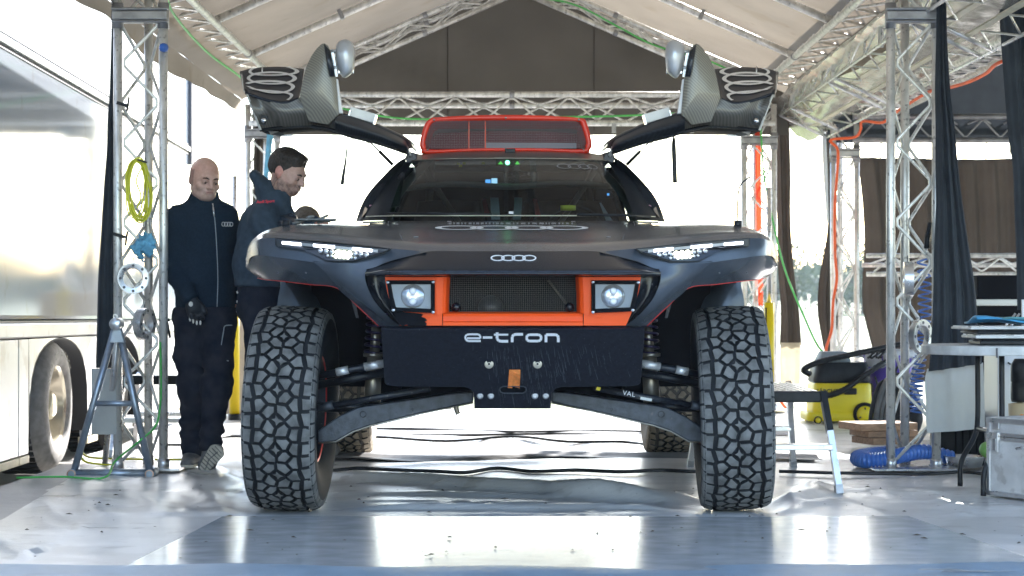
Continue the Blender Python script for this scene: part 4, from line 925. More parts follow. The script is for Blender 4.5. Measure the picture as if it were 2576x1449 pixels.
MB().prism(sl_[::-1], (0, .004, 0)).build('tow_slot', M['interior'], sk); MB().tube(sl_, .003, 6, closed=True).build('slot_rim', M['arm_pale'], sk)
sw = [C(-9, 930, YS_(930) - .006), C(19, 930, YS_(930) - .006), C(19, 945, YS_(945) - .016), C(17, 975, YS_(975) - .008), C(14, 986, YS_(986) + .004), C(-14, 984, YS_(984) + .004), C(-12, 970, YS_(970) - .008), C(-10, 945, YS_(945) - .016)]
MB().prism(sw[::-1], (0, .004, 0)).build('tow_strap', M['strap'], sk)
MB().box((0, 10.2, .575), (1.1, 3.2, .05)).build('belly_plate', M['skid'], car, bevel=.01)
MB().prism([C(-96, 1028, YS_(1028) + .005), C(96, 1028, YS_(1028) + .005), C(96, 1015, 8.0), C(-96, 1015, 8.0)], (0, 0, .03)).build('belly_nose', M['arm'], car)
# wheel arch liners and inner structure (dark)
for s in (-1, 1):
    MB().grid([[V(s * x, 7.85, z) for x, z in ((.53, .82), (.53, .62))], [V(s * x, 8.0, z) for x, z in ((.52, .95), (.50, .56))], [V(s * x, 8.75, z) for x, z in ((.53, 1.1), (.5, .5))], [V(s * x, 8.9, z) for x, z in ((.66, 1.2), (.66, .52))], [V(s * x, 8.95, z) for x, z in ((1.0, 1.2), (.92, .52))]], smooth=False).build('arch_liner', M['interior'], car)
    MB().grid(catmull([[V(s * .53, y, 1.0 + .12 * math.sin((y - 7.8) / 1.2 * 3.1)), V(s * .85, y, 1.04 + .14 * math.sin((y - 7.8) / 1.2 * 3.1)), V(s * 1.10, y, 1.0 + .12 * math.sin((y - 7.8) / 1.2 * 3.1))] for y in (8.05, 8.2, 8.4, 8.8, 9.0)], 3, 3)).build('arch_roof', M['interior'], car)
    # sill pod bulging out behind the front wheel
    rows = [[V(s * .93, 9.0, .98), V(s * .97, 9.05, .78), V(s * .90, 9.1, .55)], [V(s * 1.08, 9.12, .985), V(s * 1.10, 9.15, .80), V(s * .98, 9.2, .55)], [V(s * 1.14, 9.5, .97), V(s * 1.15, 9.5, .80), V(s * 1.02, 9.5, .55)], [V(s * 1.14, 10.5, .97), V(s * 1.14, 10.5, .80), V(s * 1.0, 10.5, .55)]]
    MB().grid(catmull(rows, 5, 4)).build('sill_pod', M['paint'], car)
    MB().grid(catmull([[C(520, 700, 9.0, s), C(545, 700, 8.95, s), C(575, 704, 8.95, s)], [C(490, 745, 8.95, s), C(535, 745, 8.9, s), C(585, 745, 8.95, s)], [C(470, 790, 8.9, s), C(530, 790, 8.88, s), C(590, 790, 8.95, s)]], 4, 4)).build('inner_flare', M['paint'], car)
    MB().prism([C(395, 755, 8.3, s), C(404, 757, 8.3, s), C(392, 800, 8.3, s), C(386, 800, 8.3, s)], (0, .02, 0)).build('arch_strip', M['arm_pale'], car)
# suspension
for s in (-1, 1):
    a_ = part('lower_wishbone', car, C(300, 1050, 8.1, s))
    top = [(98, 985), (140, 988), (364, 1021), (390, 1026), (436, 1047), (489, 1083)]; bot = [(489, 1114), (444, 1110), (400, 1085), (356, 1070), (230, 1040), (98, 1012)]
    pts = [C(d, p, 8.06, s) for d, p in top + bot]; MB().prism(pts if s < 0 else pts[::-1], (0, .11, 0)).build('box_arm', M['arm_pale'], a_, bevel=.006)
    lip = [C(d, p, 8.05, s) for d, p in bot]; MB().tube([p + V(0, .01, -.002) for p in lip], .004, 6).build('weld_edge', M['damper'], a_)
    MB().lathe([(.0, .004), (.012, .003), (.014, -.004)], C(375, 1042, 8.058, s), 'y', 16).build('arm_hole', M['interior'], a_)
    MB().lathe([(.0, .004), (.004, .003), (.005, -.002)], C(250, 1030, 8.058, s), 'y', 10).build('arm_hole', M['interior'], a_)
    MB().tube([C(208, 976, 8.0, s), C(484, 1026, 8.08, s)], .0145, 14).build('tie_rod', M['arm'], car)
    MB().tube([C(450, 1018, 8.06, s), C(488, 1027, 8.08, s)], .020, 14).build('rod_end', M['arm_pale'], car)
    MB().tube([C(320, 937, 8.12, s), C(486, 968, 8.16, s)], .0185, 14).build('upper_arm_tube', M['arm'], car)
    MB().tube([C(320, 913, 8.0, s), C(484, 945, 8.02, s)], .0165, 14).build('steering_link', M['arm'], car)
    for a, b in (((322, 914), (372, 923)), ((412, 930), (442, 936))): MB().tube([C(*a, 8.0, s), C(*b, 8.005, s)], .0185, 14).build('link_sleeve', M['alu'], car)
    dm = part('damper', car, C(345, 900, 8.25, s)); p0, p1 = C(338, 790, 8.3, s), C(346, 892, 8.24, s)
    MB().tube([p0, p1], .022, 14).build('damper_rod', M['damper'], dm); MB().tube([C(345, 893, 8.24, s), C(352, 1012, 8.2, s)], [.033, .038], 16).build('damper_body', M['damper'], dm)
    MB().lathe([(.03, .012), (.05, .006), (.05, -.008), (.03, -.012)], p1 + V(0, 0, .0), 'z', 20).build('spring_perch', M['damper'], dm)
    sp = [lerp(p0, p1, k / 120) + V(.044 * math.cos(k * 6.283 / 20), .044 * math.sin(k * 6.283 / 20), 0) for k in range(121)]
    MB().tube(sp, .0062, 7).build('coil_spring', M['spring'], dm)
    MB().tube([V(s * .55, 8.21, .46), V(s * .9, 8.21, .46)], .022, 12).build('drive_shaft', M['arm'], car)
st_ = MB(); st_.add([C(213, 973, 7.985), C(223, 975, 7.985), C(220, 983, 7.985), C(210, 981, 7.985)], [(0, 1, 2, 3)]); st_.build('yellow_tag', M['yellow'], car)
for k_, ch_ in enumerate('VAL'): text_on(MB(), ch_, .030, C(283 + 11 * k_, 989 + 2 * k_, 7.995), V(1, 0, -.17), V(0.1, 0, 1), 1.0).build('letter', M['rings'], car)
q = MB(); q.add([C(323, 998, 8.018), C(352, 1003, 8.018), C(351, 1010, 8.018), C(322, 1005, 8.018)], [(0, 3, 2, 1)]); q.build('rod_label', M['paper'], car)
MB().tube(spline([C(-140, 1020, 8.6), C(-138, 1032, 8.6), C(-134, 1042, 8.6)], 4), .012, 8).build('clamp_hook', M['damper'], car)

# wheels ------------------------------------------------------------
def clip(poly, nx_, ny_, c):
    out = []
    for i in range(len(poly)):
        a, b = poly[i], poly[(i + 1) % len(poly)]; da = a[0] * nx_ + a[1] * ny_ - c; db = b[0] * nx_ + b[1] * ny_ - c
        if da <= 0: out.append(a)
        if (da < 0 < db) or (db < 0 < da): t = da / (da - db); out.append((a[0] + (b[0] - a[0]) * t, a[1] + (b[1] - a[1]) * t))
    return out
TW, RT, NP = .285, .457, 22; PL = 2 * math.pi * RT / NP
seeds = [(.05, .26, 0), (.05, .76, 0), (.235, .20, 0), (.235, .70, 0), (.385, .36, 0), (.375, .86, 0), (.5, .10, -.00012), (.62, .36, 0), (.615, .84, 0), (.765, .52, 0), (.765, .02, 0), (.95, .46, 0), (.95, .96, 0)]
rj = random.Random(8); jit = [[(rj.uniform(-.014, .014), rj.uniform(-.06, .06)) if i != 6 else (rj.uniform(-.012, .012), 0) for i in range(13)] for _ in range(2)]
S3 = [((u + jit[k % 2][i][0] - .5) * TW, (v + jit[k % 2][i][1] + k + .22 * u) * PL, w_, u, i) for k in (-1, 0, 1, 2) for i, (u, v, w_) in enumerate(seeds)]
cells = []
for x, y, w_, u, i in S3[13:39]:
    p = [(-TW * .55, y - PL), (TW * .55, y - PL), (TW * .55, y + PL), (-TW * .55, y + PL)]
    for x2, y2, w2, _, j in S3:
        dx, dy = x2 - x, y2 - y; d = math.hypot(dx, dy)
        if 1e-6 < d < PL * 1.4:
            mid = d / 2 - (w2 - w_) / (2 * d); p = clip(p, dx / d, dy / d, x * dx / d + y * dy / d + mid - (.0088 if abs(i - j) > 1 and {i, j} <= {0, 1, 2, 3} or {i, j} <= {9, 10, 11, 12} and min(i, j) < 11 <= max(i, j) else .0060))
    p = clip(p, 1, 0, TW / 2); p = clip(p, -1, 0, TW / 2); cells.append((p, i))
def tyre_tread():
    mb = MB()
    for k in range(0, NP, 2):
        for p, i in cells:
            q = []
            n = len(p)
            for a in range(n):
                A, B = p[a], p[(a + 1) % n]; L_ = math.hypot(B[0] - A[0], B[1] - A[1]); q.append(A)
                if L_ > .014:
                    mx, my = (A[0] + B[0]) / 2, (A[1] + B[1]) / 2; cx = sum(t[0] for t in p) / n; cy = sum(t[1] for t in p) / n; f = .34 if i == 6 else (.05 if a % 2 else -.02)
                    q.append((mx + (cx - mx) * f, my + (cy - my) * f))
            cx = sum(t[0] for t in q) / len(q); cy = sum(t[1] for t in q) / len(q); m_ = len(q); b = len(mb.v); lift = .0012 * math.sin(k * 7.3 + i * 2.1)
            def pt(x, y, dr):
                s_ = abs(x) / (TW / 2); r_ = RT - .006 * s_ ** 2 - .016 * max(0, s_ - .72) ** 1.5 / .148 * .6 + dr + lift; a = (y + k * PL) / RT
                return Vector((x, r_ * math.cos(a), r_ * math.sin(a)))
            vs = [pt(x, y, -.017) for x, y in q] + [pt(x, y, -.0018) for x, y in q] + [pt(x + (cx - x) * .08, y + (cy - y) * .08, 0) for x, y in q] + [pt(cx, cy, .0006)]
            fs = [(a, (a + 1) % m_, m_ + (a + 1) % m_, m_ + a) for a in range(m_)] + [(m_ + a, m_ + (a + 1) % m_, 2 * m_ + (a + 1) % m_, 2 * m_ + a) for a in range(m_)] + [(2 * m_ + a, 2 * m_ + (a + 1) % m_, 3 * m_) for a in range(m_)]
            mb.add(vs, fs)
    # shoulder lugs wrapping onto the sidewalls
    for k in range(NP * 2):
        for s in (-1, 1):
            a = (k * .5 + (.22 if s < 0 else .55)) * PL / RT; c0, c1 = a - .36 * PL / RT / 2 * 1.15, a + .36 * PL / RT / 2 * 1.15
            vs = []
            for an in (c0, c1):
                for x, r_ in ((TW / 2 - .004, RT - .016), (TW / 2 + .010, RT - .024), (TW / 2 + .016, RT - .050), (TW / 2 + .006, RT - .056)): vs.append(Vector((s * x, r_ * math.cos(an), r_ * math.sin(an))))
            f = [(0, 1, 5, 4), (1, 2, 6, 5), (2, 3, 7, 6), (0, 3, 2, 1), (4, 5, 6, 7)]; mb.add(vs, f if s < 0 else [tuple(reversed(t)) for t in f])
    return mb
TT = tyre_tread(); tmesh = None
def wheel(c, rot, rear=False):
    global tmesh
    w = part('wheel', car, c); w.rotation_euler = (0, 0 if rear else R(2.2) * (1 if c[0] < 0 else -1), rot)
    c = Vector(c)
    sgn = -1 if c[0] < 0 else 1
    prof = [(.235, .105), (.262, .128), (.31, .152), (.37, .160), (.415, .156), (.437, .146), (.4395, .12), (.4405, 0)]
    prof = prof + [(r_, -x) for r_, x in reversed(prof[:-1])]
    tm = M['tyre_dusty'] if rear else M['tyre']
    MB().lathe(prof, c, 'x', 96).build('tyre', tm, w)
    if tmesh is None:
        o = MB(); o.v = [p + c for p in TT.v]; o.f = TT.f; o.sm = TT.sm; o = o.build('tread', M['tread'], w); tmesh = o.data; tmesh.materials.append(M['tyre'])
        for pg in tmesh.polygons:
            r_ = Vector((0, pg.center.y, pg.center.z)).normalized()
            if abs(pg.normal.dot(r_)) < .75 and abs(pg.center.x) < TW / 2 - .002: pg.material_index = 1
    else:
        me = tmesh if not rear else tmesh.copy()
        if rear: me.materials[0] = M['tread_rear']
        o = bpy.data.objects.new('tread', me); COL.objects.link(o); o.parent = w; o.rotation_euler = (.31 * (1 if rear else 2), 0, 0)
    k = -sgn
    MB().lathe([(.235, .10 * k), (.243, .118 * k), (.238, .123 * k), (.231, .117 * k)], c, 'x', 60).build('rim', M['rim'], w); MB().lathe([(.231, .117 * k), (.215, .09 * k), (.205, -.02 * k), (.19, -.09 * k), (.05, -.10 * k), (0, -.10 * k)], c, 'x', 60).build('rim_barrel', M['arm'], w)
    MB().lathe([(.235, -.10 * k), (.245, -.118 * k), (.23, -.12 * k), (.20, -.10 * k), (.08, -.07 * k), (0, -.07 * k)], c, 'x', 60).build('rim', M['rim'], w)
    MB().lathe([(.16, .02 * k), (.165, -.0 * k), (.165, -.02 * k), (.05, -.03 * k), (.05, .06 * k), (0, .06 * k)], c, 'x', 40).build('brake_disc', M['alu_dark'], w)
    MB().box(c + V(.02 * k, -.1, .03), (.08, .12, .16)).build('brake_caliper', M['arm'], w, bevel=.01)
    return w
wheel((-.985, 8.21, .457), R(-2.2)); wheel((.985, 8.21, .457), R(-3.2))
wheel((-.985, 11.21, .457), 0, True); wheel((.985, 11.21, .457), 0, True)
# ------------------------------------------------------------------ cabin, scoop, doors
cb = [C(0, 556, 8.95), C(150, 556, 8.97), C(280, 556, 9.05), C(345, 557, 9.18), C(372, 558, 9.32)]
ct = [C(0, 398, 9.6), C(110, 399, 9.62), C(190, 401, 9.66), C(240, 404, 9.74), C(262, 409, 9.85)]
def mid(t, bow=.02): return [lerp(a, b, t) + V(0, -bow * math.sin(math.pi * t), bow * math.sin(math.pi * t)) for a, b in zip(cb, ct)]
wrows = [cb, mid(.25), mid(.5, .028), mid(.75), ct]
ws = patch('windscreen', wrows, M['glass'], mir='joined')
def wpt(u, t):     # point on the screen surface, u in -1..1
    g_ = catmull(wrows, 6, 4); U = abs(u) * 24; i = min(23, int(U)); f = U - i; j = min(15, int(t * 16)); h = t * 16 - j
    p = lerp(lerp(g_[j][i], g_[j][i + 1], f), lerp(g_[j + 1][i], g_[j + 1][i + 1], f), h); return Vector((p.x * (1 if u >= 0 else -1), p.y, p.z))
rs_ = MB()
for i in range(4):
    c0 = .296 + i * .070
    for a in range(28):
        vs = []
        for q in (a, a + 1):
            an = 6.283 * q / 28
            for k in (1, .82): vs.append(wpt(c0 + .047 * k * math.cos(an), .83 + .050 * k * math.sin(an)) + V(0, -.003, .003))
        rs_.add(vs, [(0, 1, 3, 2)])
rs_.build('screen_rings', M['rings_dim'], car)
MB().tube([wpt(u / 20, .985) + V(0, -.004, .004) for u in range(-20, 21)], .003, 5).build('screen_seal', M['damper'], car)
MB().tube([wpt(u / 20, .035) + V(0, -.014, .012) for u in range(-19, 20)], .0028, 5).build('wiper_rod', mat('pale_rod', (.55, .52, .40), .4), car)
for a, b, c_ in ((-.62, -.08, .05), (.28, .80, .03)):
    MB().tube([wpt(a, c_ + .01) + V(0, -.02, .015), wpt((a + b) / 2, c_ - .01) + V(0, -.03, .02), wpt(b, c_) + V(0, -.02, .012)], .0075, 6).build('wiper_blade', M['black'], car)
MB().box(wpt(0, .05) + V(0, -.03, .02), (.022, .02, .012)).build('wiper_pivot', M['alu_dark'], car)
# cowl strip below the screen
patch('cowl', [[p + V(0, -.0, .001) for p in cb], [p + V(0, -.03, -.004) for p in cb], [C(0, 560, 8.85), C(150, 560, 8.86), C(285, 561, 8.9), C(360, 562, 9.0), C(388, 564, 9.1)]], M['nose'], mir='joined')
# pillars and cabin side
sil = [(386, 560), (377, 530), (366, 505), (345, 475), (303, 430), (278, 408), (256, 396)]
er = [catmull([[a] for a in [r[-1] for r in wrows]], 1, 1)]
edge = [wpt(1, t) for t in (0, .17, .33, .5, .72, .88, 1)]
for s in (1, -1):
    MB().grid([[wpt(s * lerp(lerp(.60, .76, t / 12), 1, u / 4), t / 12) + V(0, -.004, .004) for u in range(5)] for t in range(13)]).build('screen_border', M['border'], car)
for s in (1, -1):
    rows = []
    for (d, p), e_ in zip(sil, edge):
        q = C(d, p, 9.6); e2_ = Vector((e_.x, e_.y, e_.z)); m_ = lerp(e2_, q, .5) + V(.004, -.05, .0); rows.append([Vector((v.x * s, v.y, v.z)) for v in (e2_, m_, q, V(q.x - .03, 10.6, q.z + .02), V(q.x - .05, 11.2, q.z - .02))])
    rows = [list(c) for c in zip(*rows)]; g_ = catmull(rows, 4, 4); MB().grid(g_[:9]).build('pillar', M['border'], car)
    # roof side rail keeps the door opening free behind the pillar
    MB().tube([V(s * .53, 9.75, 1.70), V(s * .52, 10.4, 1.745), V(s * .50, 11.0, 1.74)], .03, 10).build('roof_rail', M['carbon_dark'], car)
    MB().grid(catmull([[V(s * .80, 9.35, 1.33), V(s * .93, 9.7, 1.25), V(s * .95, 10.5, 1.25)], [V(s * .88, 9.2, 1.15), V(s * 1.02, 9.6, 1.12), V(s * 1.04, 10.5, 1.12)], [V(s * .93, 9.1, .98), V(s * 1.08, 9.5, .96), V(s * 1.10, 10.5, .96)]], 4, 4)).build('door_sill', M['paint'], car)
    ov = MB(); ring_on(ov, C(351, 520, 9.43, s) if s > 0 else C(-366 + 17, 520, 9.43), V(.8, .2, -.5), V(.3, 0, .6), .014, .010, .3); ov.build('pillar_sticker', mat('pink_sticker', (.6, .3, .4), .5) if s > 0 else bpy.data.materials['pink_sticker'], car, solid=.002)
    pm = MB().prism([C(375, 548, 9.35, s), C(366, 520, 9.42, s), C(358, 527, 9.42, s), C(360, 548, 9.35, s)], (0, .02, 0)); pm.build('quarter_light', M['chrome'], car)
# roof
patch('roof', [[p + V(0, 0, .002) for p in ct], [C(0, 383, 9.85), C(110, 384, 9.87), C(190, 387, 9.9), C(235, 391, 9.93), C(258, 398, 9.98)],
      [V(x, 10.3, z) for x, z in ((0, 1.79), (.25, 1.785), (.42, 1.77), (.50, 1.745), (.55, 1.71))], [V(x, 11.2, z) for x, z in ((0, 1.77), (.25, 1.76), (.42, 1.75), (.48, 1.73), (.53, 1.69))]], M['carbon'], mir='joined')
# rear body
patch('rear_deck', [[V(x, 11.2, z) for x, z in ((0, 1.77), (.3, 1.75), (.53, 1.69), (.9, 1.2), (1.08, 1.12))], [V(x, 11.8, z) for x, z in ((0, 1.62), (.3, 1.6), (.5, 1.52), (.95, 1.22), (1.12, 1.1))], [V(x, 12.3, z) for x, z in ((0, 1.35), (.3, 1.34), (.5, 1.3), (.9, 1.15), (1.1, 1.0))], [V(x, 12.4, z) for x, z in ((0, .9), (.3, .9), (.5, .9), (.8, .9), (1.0, .9))]], M['paint'], mir='joined')
for s in (1, -1):
    patch_ = catmull([[V(s * 1.08, 10.5, 1.12), V(s * 1.12, 11.2, 1.14), V(s * 1.12, 11.8, 1.10), V(s * 1.08, 12.3, 1.0)], [V(s * 1.10, 10.5, .97), V(s * 1.17, 11.2, 1.02), V(s * 1.16, 11.8, 1.0), V(s * 1.05, 12.35, .9)]], 5, 3)
    MB().grid(patch_).build('rear_wing', M['paint'], car)
# cabin interior
MB().grid([[V(-.62, y, 1.30), V(-.85, y, .55), V(.85, y, .55), V(.62, y, 1.30)] for y in (9.2, 10.7)], smooth=False).build('cockpit_tub', M['interior'], car)
MB().box((0, 10.75, 1.15), (1.35, .03, 1.15)).build('cockpit_bulkhead', M['interior'], car)
MB().grid(catmull([[V(x, 9.05, 1.27), V(x, 9.35, 1.335), V(x, 9.6, 1.30), V(x, 9.62, 1.1)] for x in (-.72, -.35, 0, .35, .72)], 3, 3)).build('dashboard', M['interior'], car)
for s in (1, -1): MB().grid([[V(s * .66, 9.75, 1.2), V(s * .60, 9.8, 1.5), V(s * .50, 9.9, 1.68)], [V(s * .70, 10.74, 1.2), V(s * .62, 10.74, 1.5), V(s * .52, 10.74, 1.70)]], smooth=False).build('side_blocker', M['interior'], car)  # dark panels added to block the bright outside seen through the screen
cg = MB()
for s in (1, -1):
    cg.tube(spline([V(s * .66, 9.25, 1.2), V(s * .60, 9.5, 1.46), V(s * .47, 9.85, 1.66), V(s * .45, 10.5, 1.70), V(s * .50, 10.7, 1.2)], 5), .022, 10); cg.tube([V(s * .47, 9.85, 1.66), V(s * .1, 10.6, 1.1)], .016, 8)
cg.tube(spline([V(-.56, 9.7, 1.535), V(-.3, 9.72, 1.56), V(0, 9.72, 1.545), V(.3, 9.72, 1.565), V(.56, 9.7, 1.54)], 5), .017, 10); cg.tube([V(-.45, 10.5, 1.70), V(.45, 10.5, 1.70)], .022, 10)
cg.build('roll_cage', mat('cage_paint', (.20, .185, .16), .5, .3), car)
for px0, px1, px2, px3 in ((1238, 1259, 1262, 1240), (1299, 1319, 1314, 1295)):
    MB().prism([P(px0, 497, 9.9), P(px1, 497, 9.9), P(px2, 552, 9.5), P(px3, 552, 9.5)], (0, .02, 0)).build('centre_strut', M['interior_g'], car)
for i, (px, py, sz) in enumerate(((1232, 458, 13), (1248, 456, 15))):
    MB().box(P(px, py, 9.72), (sz * 9.7 / F, .012, sz * 9.7 / F)).build('tablet', M['screen'] if i == 0 else M['screen2'], car, bevel=.002)
gl = part('warning_light', car, P(1281, 409, 9.72))
MB().box(P(1281, 409, 9.75), (.12, .02, .03)).build('light_housing', M['black'], gl); MB().ball(P(1281, 409, 9.73), (.012, .012, .012)).build('green_lamp', M['led_green'], gl)
for d in (-17, 25): MB().prism([P(1281 + d - 7, 413, 9.73), P(1281 + d + 6, 413, 9.73), P(1281 + d, 405, 9.73)], (0, .006, 0)).build('green_marker', mat('green_marker', (.1, .5, .12), .3, emit=(.1, .7, .1), estr=.35) if d < 0 else bpy.data.materials['green_marker'], gl)
for px, py in ((1158, 412), (1163, 417), (1172, 411), (1220, 411)): MB().box(P(px, py, 9.74), (.016, .012, .012)).build('yellow_plug', M['yellow_cable'], car)
MB().lathe([(.028, -.012), (.040, -.012), (.040, .012), (.028, .012), (.028, -.012)], P(1433, 523, 9.45), 'z', 28).build('yellow_ring', M['yellow_cable'], car)
for px in (1350, 1222): MB().prism([P(px - 4, 500, 10.2), P(px + 6, 500, 10.2), P(px + 16, 545, 9.9), P(px + 2, 545, 9.9)], (0, .01, 0)).build('red_harness', mat('red_harness', (.35, .02, .03), .7) if px == 1350 else bpy.data.materials['red_harness'], car)
for s in (1, -1):
    rows = [[V(s * .34 - .22, 10.25, .9), V(s * .34, 10.35, .9), V(s * .34 + .22, 10.25, .9)], [V(s * .34 - .22, 10.35, 1.25), V(s * .34, 10.45, 1.25), V(s * .34 + .22, 10.35, 1.25)], [V(s * .34 - .17, 10.35, 1.5), V(s * .34, 10.5, 1.52), V(s * .34 + .17, 10.35, 1.5)]]
    MB().grid(catmull(rows, 4, 4)).build('seat', M['bag'], car, solid=.03)
MB().lathe([(.145, 0), (.16, .012), (.16, -.012), (.145, 0)], V(.34, 9.62, 1.28), 'y', 36).build('steering_wheel', M['black'], car)
MB().box(P(1525, 487, 9.6), (.09, .02, .05)).build('display', M['interior'], car); MB().box(P(1534, 489, 9.59), (.012, .004, .012)).build('display_light', M['screen'], car)
MB().prism([P(1512, 510, 9.55), P(1516, 510, 9.55), P(1545, 555, 9.35), P(1528, 555, 9.35)], (0, .01, 0)).build('inner_strut', M['interior_g'], car)
MB().prism([P(1004, 440, 9.5), P(1012, 434, 9.5), P(1022, 434, 9.5), P(1008, 520, 9.4), P(985, 520, 9.35)], (0, .02, 0)).build('pillar_pad', M['black'], car)
MB().box((0, 9.83, 1.745), (.055, .02, .025)).build('camera_pod', M['black'], car, bevel=.004); 
# roof scoop
sp_ = part('roof_scoop', car, P(1276, 340, 10.0)); SY = 9.95; cxs = 1277
sc_o = [(-186, 296), (-100, 291), (0, 289), (100, 291), (188, 297), (204, 310), (217, 360), (212, 376), (200, 386), (100, 382), (0, 381), (-100, 382), (-200, 387), (-212, 378), (-216, 358), (-203, 312)]
sc_i = [(-176, 306), (-100, 304), (0, 303), (100, 304), (178, 306), (190, 316), (202, 356), (200, 366), (192, 375), (100, 373), (0, 372), (-100, 374), (-192, 376), (-200, 368), (-202, 354), (-190, 316)]
def SP(pts, Y): return [P(cxs + x, y, Y) for x, y in pts]
def loop(a): return catmull([a + [a[0]]], 4, 1)[0][:-1]
lo, li = loop(SP(sc_o, SY)), loop(SP(sc_i, SY)); lm_ = [lerp(a, b, .5) + V(0, -.022, 0) for a, b in zip(lo, li)]
lo2 = [p + V(0, .25, 0) for p in lo]; lback = [V(p.x * .9, 10.9, 1.76 + (p.z - 1.76) * .5) for p in lo]
MB().grid([[p for p in r_] for r_ in (li, lm_, lo)], closed=True).build('scoop_rim', M['orange_dark'] if 0 else mat('red_orange_rim', (.80, .035, .008), .35, coat=.2), sp_)
MB().grid([lo, [p + V(0, .06, 0) for p in lo], lo2, lback], closed=True).build('scoop_shell', M['carbon'], sp_)
MB().grid([li, [V(p.x, 10.5, p.z) for p in li]], closed=True).build('scoop_throat', mat('scoop_red_inside', (.45, .025, .04), .6, emit=None), sp_)
MB().prism([V(p.x, 10.48, p.z) for p in li], (0, .02, 0)).build('scoop_back', mat('scoop_dark_red', (.16, .015, .03), .7), sp_)
for px in (1185, 1226): MB().bar(P(px, 304, SY + .08), P(px, 375, SY + .08), .08, .006, up=(1, 0, 0)).build('scoop_fin', M['orange'], sp_)
MB().bar(P(1226, 366, 10.05), P(1455, 367, 10.05), .03, .03).build('scoop_bar', M['interior_g'], sp_)
wm = MB()
for k in range(96):
    x = -200 + k * 4.2; a = float(np.interp(x, [-202, -190, -176, 178, 190, 202], [354, 316, 304, 304, 316, 356])); wm.bar(P(cxs + x, a, SY - .004), P(cxs + x, 373, SY - .004), .0010, .0010, up=(1, 0, 0))
for k in range(17):
    y = 305 + k * 4.2; e_ = float(np.interp(y, [304, 316, 356, 375], [176, 190, 202, 192])); wm.bar(P(cxs - e_, y, SY - .004), P(cxs + e_, y, SY - .004), .0010, .0010)
wm.build('wire_mesh', M['mesh_pink'], sp_)
for x, y in ((-180, 302), (0, 297), (184, 301), (-196, 377), (0, 375), (196, 376)): MB().lathe([(0, -.012), (.005, -.011), (.0065, -.004)], P(cxs + x, y, SY - .014), 'y', 12).build('screw', M['chrome'], sp_)

